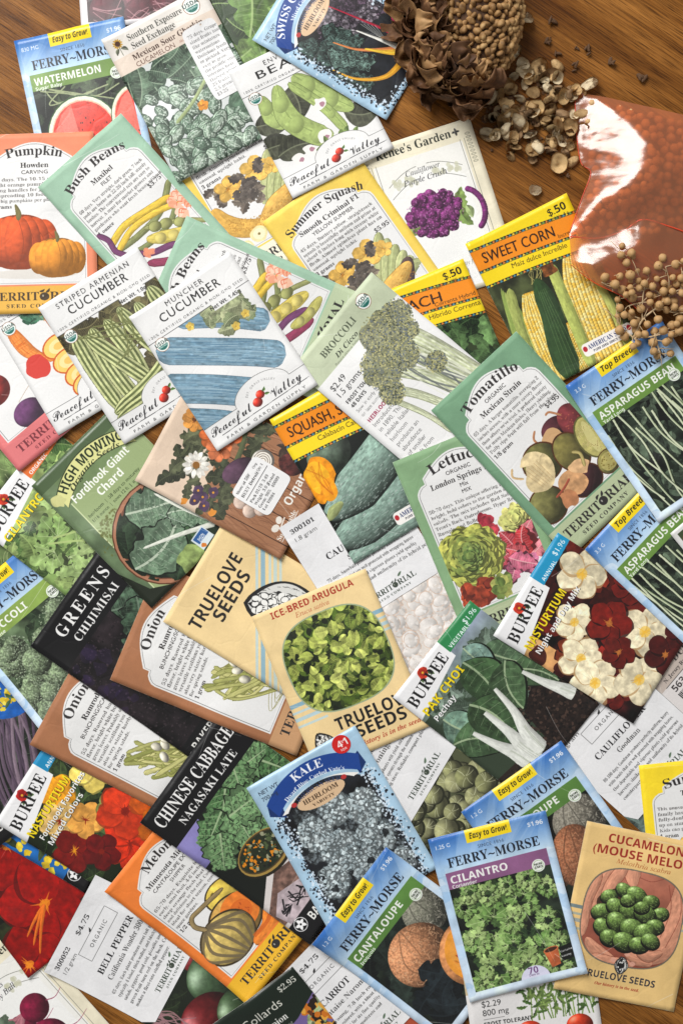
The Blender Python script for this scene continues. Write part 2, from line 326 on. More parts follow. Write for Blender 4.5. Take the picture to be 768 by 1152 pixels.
def art_lettuce(A):
    def head(cx, cy, r, dark, light, n=70, k=9, out=None):
        for i in range(n):
            f = 1 - i / n; a = i * 2.4 + A.r.uniform(-.2, .2); d = r * f ** .7
            c = lerp(dark, light, A.r.random()); c = lerp(c, out or light, f * .7)
            A.blob(cx + d * math.cos(a), cy + d * math.sin(a) * .9, r * .30, mul(c, .55), 1, .22, k); A.blob(cx + d * math.cos(a) - .9, cy + d * math.sin(a) * .9 - 1, r * .285, c, 1, .22, k, .10)
            A.line([(cx + d * .6 * math.cos(a), cy + d * .6 * math.sin(a)), (cx + d * 1.1 * math.cos(a), cy + d * 1.1 * math.sin(a))], .5, lerp(c, (1, 1, .9), .5), .7)
    for k in range(5): A.blob(104 + A.r.uniform(-9, 9), 118 + A.r.uniform(-9, 12), 10, (.42, .52, .30), 1, .2, 10, .1)
    head(104, 112, 16, (.66, .70, .40), (.88, .86, .52), 40)
    for k in range(14): A.blob(74 + A.r.uniform(-5, 5), 104 + A.r.uniform(-9, 10), 5.5, lerp((.50, .12, .18), (.75, .25, .30), A.r.random()), 1, .25, 9, .1)
    for i, (dx, dy, an, L, c) in enumerate([(4, -6, -1.9, 34, (.66, .22, .26)), (26, -8, -1.0, 34, (.78, .42, .46)), (34, 12, -.4, 30, (.80, .46, .50)), (-14, 10, 2.7, 30, (.72, .28, .33)), (16, 24, 1.3, 34, (.70, .40, .52)), (-4, 26, 2.2, 32, (.66, .34, .44)), (20, -2, -1.4, 36, (.70, .20, .22)), (8, 8, -2.4, 30, (.76, .30, .33)), (10, 20, .6, 36, (.74, .38, .48))]):
        A.leaf(84 + dx, 140 + dy, L, L * .62, an, mul(c, .55), 'curly'); A.leaf(83.5 + dx, 139.4 + dy, L * .95, L * .56, an, c, 'curly', (.93, .75, .74), c1=mul(c, 1.12))
    head(42, 132, 31, (.32, .42, .22), (.70, .72, .36), 110, 10, (.86, .84, .40)); head(42, 132, 13, (.26, .38, .20), (.58, .64, .34), 40)
    for k in range(40): A.blob(34 + A.r.uniform(-17, 17), 174 + A.r.uniform(-11, 12), 6, lerp((.36, .13, .10), (.72, .30, .18), A.r.random()), 1, .25, 9, .12)
    for k in range(28): A.blob(62 + A.r.uniform(-9, 8), 176 + A.r.uniform(-10, 11), 5.5, lerp((.36, .44, .22), (.76, .76, .42), A.r.random()), 1, .25, 9, .1)
def art_onion(A):
    for k in range(3): A.tube([(72 + 6 * k, 150 + 6 * k), (92 + 3 * k, 140), (112, 122 + 9 * k)], 12, ((.87, .45, .16), (.55, .18, .20), (.85, .42, .15))[k], edge=(.5, .2, .06), w2=15)
    for k in range(34):
        x0, y0 = 40 + A.r.uniform(-14, 20), 110 + A.r.uniform(-12, 34); x2, y2 = 70 + A.r.uniform(-14, 26), 164 + A.r.uniform(-14, 24)
        A.tube([(x0, y0), ((x0 + x2) / 2 + A.r.uniform(-16, 16), (y0 + y2) / 2 + A.r.uniform(-9, 9)), (x2, y2)], A.r.uniform(3, 6), lerp((.56, .58, .30), (.84, .82, .56), A.r.random()), edge=(.45, .45, .22), w2=2)
    for k in range(7): A.ball(54 + k * 6, 128 + A.r.uniform(-8, 16), 4.5, 7, (.90, .88, .80), A.r.uniform(-.6, .6), edge=(.6, .58, .45))
    for k in range(9): A.line(A.curve([(74 + A.r.uniform(-20, 18), 168), (60 + A.r.uniform(-30, 30), 182), (80 + A.r.uniform(-20, 36), 188)], 6), .6, (.60, .58, .36))
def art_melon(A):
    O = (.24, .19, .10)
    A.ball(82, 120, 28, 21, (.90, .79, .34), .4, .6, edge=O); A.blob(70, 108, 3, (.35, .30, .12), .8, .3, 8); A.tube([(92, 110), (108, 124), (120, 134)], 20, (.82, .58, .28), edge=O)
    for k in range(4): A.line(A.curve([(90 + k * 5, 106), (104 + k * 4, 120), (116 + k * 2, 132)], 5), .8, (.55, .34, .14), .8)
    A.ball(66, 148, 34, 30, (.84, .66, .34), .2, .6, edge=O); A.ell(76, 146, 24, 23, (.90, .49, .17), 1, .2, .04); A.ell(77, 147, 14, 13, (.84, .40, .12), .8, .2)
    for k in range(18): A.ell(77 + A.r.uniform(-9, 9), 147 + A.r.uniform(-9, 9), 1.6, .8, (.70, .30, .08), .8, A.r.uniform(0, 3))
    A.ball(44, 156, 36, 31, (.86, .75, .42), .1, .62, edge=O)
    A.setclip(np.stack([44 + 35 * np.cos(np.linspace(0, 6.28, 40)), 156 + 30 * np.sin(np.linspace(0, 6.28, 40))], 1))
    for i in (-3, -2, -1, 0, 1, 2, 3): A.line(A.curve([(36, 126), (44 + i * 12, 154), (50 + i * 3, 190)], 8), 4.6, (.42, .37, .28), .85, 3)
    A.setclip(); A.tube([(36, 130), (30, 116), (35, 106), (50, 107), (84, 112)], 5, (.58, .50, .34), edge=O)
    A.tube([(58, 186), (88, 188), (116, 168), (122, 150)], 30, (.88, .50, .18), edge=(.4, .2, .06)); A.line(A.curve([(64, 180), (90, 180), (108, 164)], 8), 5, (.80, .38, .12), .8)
def art_roots(A):
    A.ball(36, 128, 20, 20, (.80, .20, .18)); A.ball(52, 178, 19, 17, (.42, .25, .42)); A.line(A.curve([(50, 160), (76, 150), (110, 146)], 8), .6, (.7, .6, .5)); 
    A.tube([(16, 120), (50, 84), (60, 70)], 26, (.92, .48, .20), edge=(.7, .3, .1))
    A.ball(96, 80, 16, 14, (.78, .22, .20)); A.tube([(90, 96), (106, 120), (116, 150)], 26, (.90, .45, .16), edge=(.7, .3, .1), w2=8)

TERR_Y = (.90, .70, .22)
def t_pumpkin(): return type_t((.91, .55, .41), (.90, .70, .30), 'Pumpkin', '', 'Howden', ['CARVING'], ['100 days. The 10-15 pound, rich', 'bright orange pumpkins have tall,', 'strong handles for jack-o-lanterns', 'on spreading 10 foot vines. Yield', 'and big pumpkins per plant.'], '$3.75', '3 grams', art_pumpkin, (.28, .22, .15), 11, 17)
BEANTXT = ['60 days. Very straight, dark green, 7 inch', 'pods are borne on 22-26 inch tall, sturdy', 'bushes. The concentrated sets are easy to', 'harvest. A must for market growers and', 'gardeners who want fresh beans without']
def t_beans(): return type_t((.62, .76, .66), (.72, .78, .64), 'Bush Beans', '', 'Maxibel', ['FILET'], BEANTXT, '$3.75', '1 ounce', art_beans, None, 12, 16)
def t_squash(): return type_t((.95, .82, .36), (.94, .92, .84), 'Summer Squash', '', 'Smooth Criminal F1', ['YELLOW SUMMER'], ['45 days. Buttery yellow, straightneck', 'squash is beautifully uniform and prime at', 'about 6 inches long with creamy white', 'flesh. Almost spineless plant has an', 'unusual, upright habit.'], '$5.95', '3 grams', art_squash, None, 13, 15)
def t_squash2():
    return type_t((.98, .86, .16), (.95, .80, .2), 'Sunflower', '', 'Teddy Bear', ['DOUBLE'], ['This unusual sunflower has a compact', 'family has created golden balls and', 'fully-double, fluffy 5 inch flowers', 'up on sturdy stems about 2 feet tall.', 'Kids can grow it in a pot.'], '$3.75', '1 gram', art_squash, None, 14, 17)
def t_tomatillo(): return type_t((.45, .61, .48), (.70, .75, .60), 'Tomatillo', 'ORGANIC', 'Mexican Strain', [], ['65 days. A larger tomatillo, averaging 2', 'inches across, with a more savory flavor', "than others we've tried. A preferred variety", 'for many Mexican dishes. Heavy yielding.', 'Fully ripe fruit will fall from the plant.'], '$4.95', '1/8 gram', art_tomatillo, None, 15, 17)
def t_lettuce(): return type_t((.52, .66, .49), (.70, .75, .60), 'Lettuce', 'ORGANIC', 'London Springs F1', ['Mix', 'MIX'], ['50-70 days. This unique offering adds', 'bright, bold colors to the garden and', 'salads. The mix includes Red Sails,', "Trout's Back, Outredgeous, Hyper Red", 'Rumple, and Bullet.'], '$6.95', '3 grams', art_lettuce, None, 16, 18)
def t_onion(s=17): return type_t((.66, .44, .30), (.78, .60, .43), 'Onion', '', 'Ramrod', ['BUNCHING/SCALLION'], ['55 days. Ramrod has a delicate', 'flavor, bright white bulbs and deep', 'green leaves. Probably one of the most', 'versatile scallions you can grow. It is', 'also very winter hardy when planted', 'for spring salads.'], '$3.75', '1 gram', art_onion, None, s, 17)
def t_melon(): return type_t((.93, .50, .20), (.92, .71, .16), 'Melon', '', 'Minnesota Midget', ['CANTALOUPE EXTRA', 'SHIPPER'], ['65-70 days. Exquisite heirloom,', 'early, mini fruit, 4-6 inches across,', 'deep orange flesh that is sweet', 'and delicious to the rind. Compact vine', 'ideal for short season, container or', 'space gardens.'], '$3.95', '1/2 gram', art_melon, None, 18, 17)
def t_mix(): return type_t((.87, .47, .47), (.84, .45, .46), 'Garden Mix', '', 'Root Medley', ['MIX'], BEANTXT[:3], '$3.75', '3 grams', art_roots, (.45, .16, .2), 19)
def t_green(): return type_t((.17, .40, .28), (.2, .4, .3), 'Kale', '', 'Lacinato', ['KALE'], BEANTXT[:3], '$3.75', '1 gram', art_beans, None, 20)
def crystal(A, x0, y0, x1, y1, c0, c1, n):
    for k in range(n):
        x, y = A.r.uniform(x0, x1), A.r.uniform(y0, y1); A.blob(x, y, A.r.uniform(1, 2.6), lerp(c0, c1, A.r.random()), .9, .5, 7)

# ---- packets with a blue sky header, yellow tag and a coloured name band, 131 x 187
def type_f(tag, gram, price, name, sub, bandc, photo, seed, photobg=(.10, .13, .10)):
    A = Art(131, 187, (.80, .88, .95), seed)
    A.grad(0, 0, 131, 44, (.16, .40, .72), (.78, .88, .95), .03)
    for k in range(9):
        x = A.r.uniform(-10, 120); A.poly([(x, 44), (x + A.r.uniform(10, 40), 0), (x + A.r.uniform(42, 60), 0), (x + 12, 44)], (.86, .93, .98), .13)
    A.grad(0, 44, 131, 187, (.70, .82, .93), (.84, .90, .96), .05)
    for k in range(26): A.blob(A.r.choice((3, 127)), A.r.uniform(40, 187), A.r.uniform(3, 9), lerp((.55, .73, .90), (.95, .97, .99), A.r.random()), .5, .3, 9)
    P = [(9, 42), (122, 42), (122, 178), (9, 178)]; A.poly(P, photobg); A.setclip(P); photo(A); A.setclip()
    A.poly([(9, 42), (122, 42), (122, 61), (9, 61)], bandc); A.noise(9, 42, 122, 61, .03)
    A.text(name, 13, 55, 12, (.96, .97, .95), 'b', fw=min(101, len(name) * 7.9)); A.text(sub, 13, 60.6, 5.6, (.93, .95, .92), 'b')
    A.nongmo(109, 59, 7.2)
    A.rect(40, 0, 90, 15, (.98, .86, .10)); A.text(tag, 65, 11, 9.2, (.13, .12, .1), 'o', 'c', fw=42)
    A.text(gram, 6, 14, 6.4, (.95, .97, 1), 's'); A.text(price, 125, 14, 7, (.97, .98, 1), 'b', 'r')
    A.text('SINCE 1856', 65, 23, 5.4, (.25, .32, .42), 's', 'c', sp=.1)
    A.text('FERRY~MORSE', 65.5, 37, 15.5, (.10, .12, .16), 'B', 'c', fw=102)
    return A
def ph_watermelon(A):
    A.grad(9, 42, 122, 178, (.12, .15, .12), (.05, .06, .05), .1); A.leaves(9, 58, 122, 100, 40, 20, (.05, .08, .05), (.35, .42, .30), 'lobed')
    for k in range(5): A.line(A.curve([(A.r.uniform(10, 60), 62), (A.r.uniform(20, 80), 80), (A.r.uniform(40, 120), A.r.uniform(70, 100))]), 1.6, (.62, .66, .50))
    for cx, cy, r in ((58, 124, 44), (126, 112, 34)):
        A.ell(cx, cy, r, r * 1.12, (.22, .35, .20)); A.ell(cx, cy, r * .97, r * 1.08, (.93, .93, .84)); A.ell(cx, cy, r * .88, r * .99, (.94, .72, .62)); A.ell(cx, cy, r * .85, r * .95, (.88, .26, .20), 1, 0, .05)
        A.poly([(cx - r * .84, cy - r * .1), (cx - r * .5, cy - r * .7), (cx - r * .2, cy - r * .92), (cx - r * .05, cy + r * .9), (cx - r * .6, cy + r * .66)], (.93, .52, .46), .75)
        for k in range(26): A.ell(cx + A.r.uniform(-.2, .7) * r, cy + A.r.uniform(-.5, .7) * r, .6, 1.2, (.18, .08, .06))
    A.noise(9, 61, 122, 178, .03, 0)
def ph_cilantro(A):
    A.noise(9, 61, 122, 178, .3); A.leaves(9, 60, 122, 182, 130, 17, (.06, .11, .07), (.34, .46, .25), 'lobed', nz=.14, pw=.9)
    for cx, cy, r in ((44, 112, 30), (82, 92, 20), (104, 120, 15), (40, 160, 24), (90, 150, 20), (20, 84, 14), (70, 72, 11), (112, 84, 12), (60, 140, 18), (24, 124, 16), (70, 164, 18), (108, 150, 16), (94, 70, 14), (48, 76, 14), (30, 70, 12), (66, 112, 14), (22, 170, 16), (104, 170, 16)):
        for k in range(11):
            a = k * .571 + A.r.uniform(-.2, .2); c = lerp((.40, .54, .28), (.67, .77, .49), A.r.random())
            (A.frond(cx + math.cos(a) * r * .34, cy + math.sin(a) * r * .34, r * .62, a, c) if k % 2 else None)
    P = [(83, 178)]
    A.ell(76, 180, 16, 15, (.86, .86, .94)); A.text('70', 75, 173.5, 10, (.45, .30, .50), 'b', 'c'); A.text('Days to', 75, 176, 3.6, (.4, .3, .45), 's', 'c')
    A.poly([(91, 153), (107, 150), (106, 170), (96, 172)], (.74, .38, .22), 1, .08); A.ell(99, 152, 8.6, 3.2, (.80, .45, .27), 1, -.15); A.ell(99, 152, 7, 2.3, (.28, .15, .10), 1, -.15)
    A.poly([(108, 152), (122, 149), (122, 166), (108, 168)], (.08, .09, .08)); A.text('Container', 108.5, 158, 3, (.9, .9, .9), 'b', ang=6); A.text('Variety', 108.5, 163.5, 3, (.9, .9, .9), 'b', ang=6)
def netmelon(A, cx, cy, rx, ry, col, net, ang=0):
    A.ball(cx, cy, rx, ry, col, ang, .4, n=.10, ni=0)
    c, q = math.cos(ang), math.sin(ang)
    for k in range(200):
        a = A.r.uniform(0, 6.28); d = A.r.random() ** .5 * .93; x, y = math.cos(a) * d * rx, math.sin(a) * d * ry; b = A.r.uniform(0, 3.1); L = A.r.uniform(1, 2.6)
        X, Y = cx + x * c - y * q, cy + x * q + y * c; A.line([(X - L * math.cos(b), Y - L * math.sin(b)), (X + L * math.cos(b), Y + L * math.sin(b))], .7, net, .55)
    for i in (-1, 0, 1): A.line(A.curve([(cx + i * rx * .1 * c + ry * .95 * q, cy - ry * .95 * c), (cx + i * rx * .55 * c, cy + i * rx * .55 * q), (cx + i * rx * .1 * c - ry * .95 * q, cy + ry * .95 * c)], 8), 1.6, mul(col, .62), .6)
def ph_cantaloupe(A):
    A.noise(9, 61, 122, 178, .4); A.leaves(9, 62, 122, 178, 60, 34, (.04, .05, .05), (.18, .23, .20), 'lobed')
    netmelon(A, 102, 78, 27, 26, (.50, .50, .44), (.72, .70, .64)); netmelon(A, 60, 104, 36, 35, (.80, .56, .40), (.90, .72, .56), .2)
    A.leaves(20, 128, 60, 170, 12, 40, (.06, .08, .09), (.16, .20, .22), 'lobed')
    A.ball(100, 148, 40, 38, (.80, .54, .34), n=.1); A.ell(103, 148, 36, 34, (.93, .62, .22), 1, 0, .03); A.ell(103, 148, 30, 28, (.95, .66, .28), 1, 0, .03)
    for k in range(70): A.leaf(103 + A.r.gauss(0, 8), 148 + A.r.gauss(0, 9), 7, 3.4, A.r.uniform(0, 6.3), lerp((.75, .25, .06), (.97, .62, .24), A.r.random()), n=.05)
def ph_cantaloupe2(A):
    A.noise(9, 61, 122, 178, .4); netmelon(A, 98, 84, 30, 28, (.52, .50, .45), (.74, .72, .66)); netmelon(A, 42, 108, 30, 26, (.62, .42, .30), (.76, .58, .45), .6); netmelon(A, 74, 116, 27, 36, (.62, .40, .28), (.76, .56, .42), .3)
    A.ell(104, 150, 36, 34, (.80, .50, .22)); A.ell(106, 152, 33, 31, (.92, .58, .20), 1, 0, .04); A.ell(106, 152, 28, 26, (.94, .62, .25), 1, 0, .04)
    for k in range(50): A.leaf(108 + A.r.gauss(0, 7), 154 + A.r.gauss(0, 8), 6, 3.2, A.r.uniform(0, 6.3), lerp((.72, .22, .05), (.95, .60, .24), A.r.random()), n=.05)
def ph_asparagus(A):
    A.noise(9, 61, 122, 178, .4); A.leaves(9, 58, 122, 182, 170, 17, (.07, .10, .08), (.40, .47, .38), 'oval', nz=.14)
    for k in range(16):
        x = A.r.uniform(0, 105); y = A.r.uniform(56, 84); dx = A.r.uniform(-4, 26)
        P = A.curve([(x, y), (x + A.r.uniform(-2, 8), y + 40), (x + dx * .7, y + 85), (x + dx + 6, y + A.r.uniform(110, 140))], 10)
        A.line(P + np.array([.9, .7]), 2.4, (.10, .14, .09), .7); A.line(P, 2.3, lerp((.62, .68, .52), (.80, .83, .70), A.r.random()), 1, 1.6); A.line(P + np.array([-.4, 0]), .7, (.88, .90, .80), .8)
def ph_broccoli(A):
    A.grad(9, 42, 122, 187, (.30, .36, .26), (.20, .26, .20), .3); A.leaves(9, 60, 122, 180, 30, 30, (.12, .18, .12), (.34, .42, .30))
    for cx, cy, r in ((28, 88, 26), (20, 140, 30), (100, 92, 30), (110, 156, 34), (62, 116, 36), (66, 160, 30)):
        for k in range(15):
            a = A.r.uniform(0, 6.28); d = r * .62 * A.r.random() ** .5; x, y = cx + d * math.cos(a), cy + d * math.sin(a)
            A.ball(x, y, r * .42, r * .4, (.50, .57, .44), 0, .38, n=.16, ni=0)
        for k in range(420):
            a = A.r.uniform(0, 6.28); d = r * .98 * A.r.random() ** .5; A.ell(cx + d * math.cos(a), cy + d * math.sin(a), .8, .8, lerp((.28, .35, .26), (.72, .77, .66), A.r.random()), .8, k=6)
def ph_dill(A):
    A.a[:] = (.30, .36, .22); A.noise(0, 0, A.w, A.h, .35)
    for k in range(420):
        x, y = A.r.uniform(0, A.w), A.r.uniform(0, A.h); a = A.r.uniform(-2.2, -.6)
        A.line(A.curve([(x, y), (x + 9 * math.cos(a), y + 9 * math.sin(a)), (x + 18 * math.cos(a + .3), y + 18 * math.sin(a + .3))], 4), .9, lerp((.30, .38, .20), (.76, .80, .58), A.r.random()), .8, .4)
GB = (.47, .60, .31)
def f_watermelon(): return type_f('Easy to Grow!', '830 MG', '$1.96', 'WATERMELON', 'Sugar Baby', GB, ph_watermelon, 31)
def f_cilantro(): return type_f('Easy to Grow!', '1.25 G', '$1.96', 'CILANTRO', 'Coriander', (.55, .36, .52), ph_cilantro, 32)
def f_cantaloupe(): return type_f('Easy to Grow!', '1.2 G', '$1.96', 'CANTALOUPE', 'Iroquois', (.36, .53, .25), ph_cantaloupe, 33)
def f_cantaloupe2(): return type_f('Easy to Grow!', '1.2 G', '$1.96', 'CANTALOUPE', 'Hale', (.36, .53, .25), ph_cantaloupe2, 34)
def f_asparagus(s=35): return type_f('Top Breed', '3.5 G', '$1.96', 'ASPARAGUS BEAN', 'Yard Long', (.42, .57, .26), ph_asparagus, s)
def f_broccoli(): return type_f('Easy to Grow!', '1 G', '$1.96', 'BROCCOLI', 'Calabrese', (.55, .66, .32), ph_broccoli, 37)

# ---- yellow and orange packets with zigzag ribbons, 128 x 186
def type_a(name, sub1, price, spanish, photo, seed, nw='Net Wt. 4 g', fw=None):
    A = Art(128, 186, (.97, .85, .11), seed); sl = .10
    def yy(x, y): return y + sl * x - 1.5 * math.sin(math.pi * x / 128)
    X = np.linspace(0, 128, 30)
    def band(y0, y1, c): A.poly([(x, yy(x, y0)) for x in X] + [(x, yy(x, y1)) for x in X[::-1]], c)
    def zig(y):
        band(y - 1.6, y + 1.6, (.16, .16, .14))
        for i in range(32):
            x = i * 4; c = ((.30, .55, .62), (.95, .80, .2), (.45, .60, .30), (.85, .5, .2))[i % 4]
            A.poly([(x, yy(x, y + 1.3)), (x + 2, yy(x, y - 1.6)), (x + 4, yy(x, y + 1.3))], c)
    P = [(x, yy(x, 55)) for x in X] + [(128, 186), (0, 186)]
    A.poly(P, (.2, .25, .15)); A.setclip(P); photo(A); A.setclip()
    band(10, 35, (.95, .56, .10)); band(35, 55, (.97, .85, .11)); zig(10); zig(36); zig(54)
    A.text(price, 121, 15, 12, (.12, .1, .08), 'o', 'r'); A.text(nw, 121, 21, 5.4, (.3, .26, .1), 's', 'r')
    A.text(name, 10, 29, 17.5, (.20, .11, .06), 's', ang=-5.5, fw=fw); A.text(name, 10.4, 29, 17.5, (.20, .11, .06), 's', ang=-5.5, fw=fw)
    A.text(sub1, 125, 44, 7, (.28, .18, .05), 's', 'r', ang=-5.5); A.text(spanish, 36, 48, 8.4, (.30, .22, .06), 's', ang=-5.5)
    A.rrect(64, 160, 126, 175, 4, (.96, .95, .93)); A.text('AMERICAN SEED', 95, 168.5, 8.2, (.16, .22, .42), 'B', 'c', fw=48); A.text('PURE SEED SINCE 1926', 95, 173, 3.6, (.2, .2, .25), 'b', 'c')
    for x in (67.5, 122.5): A.ell(x, 166, 2.6, 3.2, (.72, .16, .20))
    return A
def ph_corn(A):
    A.grad(0, 50, 128, 186, (.20, .22, .14), (.30, .34, .18), .3)
    def ear(pts, w):
        P = A.curve(pts, 24); tp = lambda t: np.clip(.25 + t * 2.6, 0, 1) ** .6; A.tube(pts, w, (.80, .60, .18), shape=tp)
        d = np.gradient(P, axis=0); L = np.hypot(d[:, 0], d[:, 1]); N = np.stack([-d[:, 1] / L, d[:, 0] / L], 1)
        st = max(1, len(P) // 36)
        for i in range(2, len(P) - 2, st):
            for j in range(-4, 5):
                f = j / 4.6; ww = w * .49 * float(tp(i / len(P))); q = P[i] + N[i] * ww * f + d[i] / L[i] * (1.1 if j % 2 else 0)
                A.ball(q[0], q[1], max(.6, ww * .125), max(.7, w * .07), lerp((.94, .76, .28), (.98, .91, .60), A.r.random()), 0, .62, n=0)
    for k in range(7): A.tube([(4 + k * 3, 186), (4 + k * 3, 120), (14 + k, 62 + k * 3)], 9, lerp((.45, .55, .25), (.74, .76, .45), A.r.random()), w2=3)
    ear([(40, 80), (34, 130), (30, 190)], 32); ear([(104, 60), (94, 120), (88, 190)], 38); ear([(62, 130), (62, 190)], 22)
    for k in range(9): A.line(A.curve([(52 + A.r.uniform(-6, 8), 74), (54 + A.r.uniform(-14, 14), 62), (58 + A.r.uniform(-22, 26), 58)], 6), .8, (.70, .66, .40), .8)
    A.tube([(76, 62), (72, 110), (66, 190)], 12, (.68, .72, .38), w2=14); A.tube([(54, 70), (52, 110), (44, 150), (40, 190)], 20, (.19, .29, .16), w2=32); A.tube([(112, 70), (116, 130), (112, 186)], 9, (.70, .72, .40)); A.tube([(22, 66), (12, 120), (8, 186)], 11, (.62, .66, .36))
    for k in range(5): A.line([(50 + k * 2, 84), (36 + k * 5, 184)], .6, (.36, .47, .28), .7)
    A.blob(72, 66, 9, (.45, .26, .12), 1, .3, 10, .2)
def ph_zucchini(A):
    A.poly([(0, 40), (128, 40), (128, 186), (0, 186)], (.07, .09, .08))
    def zuc(pts, w, shape=None):
        A.tube(pts, w, (.40, .48, .44), dark=-.1, light=1.75, bands=20, n=.08, edge=(.04, .06, .05), shape=shape)
        P = A.curve(pts, 20); d = math.atan2(pts[-1][1] - pts[0][1], pts[-1][0] - pts[0][0])
        for j in range(-4, 5):
            for k in range(60):
                i = A.r.randrange(6, len(P)); f = (shape(np.array([i / len(P)]))[0] if shape is not None else 1) * .95; o = (j / 9 + A.r.uniform(-.035, .035)) * w * f; L = A.r.uniform(.8, 2.4)
                x, y = P[i][0] - math.sin(d) * o, P[i][1] + math.cos(d) * o; A.line([(x - L * math.cos(d), y - L * math.sin(d)), (x + L * math.cos(d), y + L * math.sin(d))], A.r.uniform(.5, 1), lerp((.30, .38, .35), (.82, .87, .84), A.r.random()), .6)
    sh = lambda t: np.clip(.30 + t * 1.5, 0, 1)
    zuc([(96, 52), (140, 74)], 44); A.ball(38, 66, 27, 23, (.42, .50, .42), -.3, .35, n=.1); zuc([(-8, 186), (60, 180), (150, 162)], 44); zuc([(-8, 158), (60, 150), (150, 122)], 44); zuc([(2, 126), (30, 120), (70, 106), (150, 72)], 52, sh)
    A.tube([(0, 130), (10, 124), (24, 120)], 14, (.62, .66, .44), dark=.5)
    A.blob(16, 86, 17, (.93, .58, .08), 1, .22, 14, .08, 1.4, .2); A.blob(13, 80, 12, (.98, .72, .14), .9, .3, 11, .05, 1.4, .2); A.blob(20, 100, 9, (.95, .62, .10), 1, .3, 11, .05, 1.5, .2)
    for k in range(5): A.line(A.curve([(16 + A.r.uniform(-10, 10), 68), (16 + A.r.uniform(-5, 5), 88), (19, 108)]), .9, (.78, .42, .04), .7)
def ph_spinach(A): A.leaves(0, 55, 128, 186, 120, 30, (.06, .12, .06), (.42, .56, .34), 'curly', nz=.15)
def a_corn(): return type_a('SWEET CORN', 'Incredible', '$.50', 'Maíz dulce Increíble', ph_corn, 41, fw=86)
def a_squash(): return type_a('SQUASH, SUMMER', 'Black Beauty', '$.50', 'Calabacín Calabaza', ph_zucchini, 42, fw=112)
def a_spinach(): return type_a('SPINACH', 'Correnta Hybrid', '$.50', 'Espinaca Híbrido Correnta', ph_spinach, 43, 'Net Wt. 700 mg', fw=78)

# ---- pale blue heirloom packets with an arched ribbon, 140 x 185
def type_h(name, sub, wt, photo, seed):
    A = Art(140, 185, (.66, .79, .88), seed); A.noise(0, 0, 140, 185, .03)
    cx, R0 = 68, 96
    arch = lambda R, y0, h, k=30: [(cx + R * math.sin(t), y0 + R - R * math.cos(t)) for t in np.linspace(-h, h, k)]
    P = [(16, 56)] + arch(80, 34, .62) + [(124, 56), (126, 178), (14, 178)]
    A.poly(P, (.10, .11, .13)); A.setclip(P); photo(A); A.setclip()
    for k in range(900):
        e = A.r.random()
        if e < .4: x, y = A.r.choice((15, 125)) + A.r.gauss(0, 3.4), A.r.uniform(50, 182)
        elif e < .6: x, y = A.r.uniform(12, 128), 180 + A.r.gauss(0, 3)
        else: x, y = A.r.choice((14, 126)) + A.r.gauss(0, 4.4), A.r.uniform(44, 180)
        A.blob(x, y, A.r.uniform(.6, 1.6), (.08, .09, .12) if A.r.random() < .55 else (.84, .90, .95), .9, .5, 6)
    B = (.10, .26, .56)
    A.poly([(6, 42), (10, 28), (24, 36), (22, 52)], mul(B, .72)); A.poly([(130, 42), (128, 26), (116, 32), (118, 50)], mul(B, .72))
    A.poly(arch(88, 33, .60) + arch(64, 33, .72)[::-1], (.95, .94, .92)); A.ell(68, 49, 30, 11, (.86, .73, .58)); A.poly(arch(110, 54, .28) + [(90, 60), (46, 60)], (.10, .11, .13), 0)
    A.poly(arch(92, 8, .70) + arch(82, 28, .70)[::-1], B)
    A.text(name, 68, 20, 14, (.95, .96, .98), 'B', 'c', arc=88); A.text(sub, 68, 29, 7, (.93, .95, .97), 'B', 'c', arc=84)
    A.text('AMERICAN SEED', 68, 40, 7.6, (.20, .25, .40), 'B', 'c', arc=80, fw=56); A.text('HEIRLOOM', 68, 50, 8, (.25, .18, .12), 'B', 'c', fw=44); A.text('VARIETY', 68, 56.5, 5.4, (.25, .18, .12), 'B', 'c', fw=28)
    for x in (36, 100): A.ell(x, 44, 3.4, 2.6, (.72, .20, .20))
    A.text('NET WT.', 8, 16, 6.6, (.16, .2, .26), 's'); A.text(wt, 8, 23.5, 6.6, (.16, .2, .26), 's')
    return A
def curlmass(A, cx, cy, r, dark, light, n):
    for i in range(n):
        a = A.r.uniform(0, 6.28); d = r * A.r.random() ** .5; q = i / n
        x, y = cx + d * math.cos(a), cy + d * math.sin(a); c = lerp(dark, light, min(1, q * A.r.uniform(.5, 1.2)))
        A.blob(x, y, A.r.uniform(1.6, 3.6), mul(c, .55), 1, .45, 8); A.blob(x - .5, y - .5, A.r.uniform(1.2, 2.6), c, 1, .5, 8, .1)
def ph_kale(A):
    A.noise(10, 30, 130, 182, .3)
    for k in range(16): curlmass(A, A.r.uniform(20, 122), A.r.uniform(58, 176), A.r.uniform(10, 18), (.14, .16, .17), (.46, .50, .52), 130)
    for cx, cy, r in ((40, 84, 20), (74, 70, 18), (104, 84, 20), (58, 116, 24), (98, 120, 22), (32, 140, 18), (78, 150, 24), (112, 158, 14)):
        curlmass(A, cx + 2, cy + 3, r * 1.08, (.16, .18, .19), (.30, .33, .35), 90); curlmass(A, cx, cy, r * .95, (.42, .48, .50), (.80, .85, .86), 320)
    for k in range(10): A.blob(A.r.uniform(20, 120), A.r.uniform(80, 176), A.r.uniform(2, 5), (.05, .06, .07), .8, .4, 9)
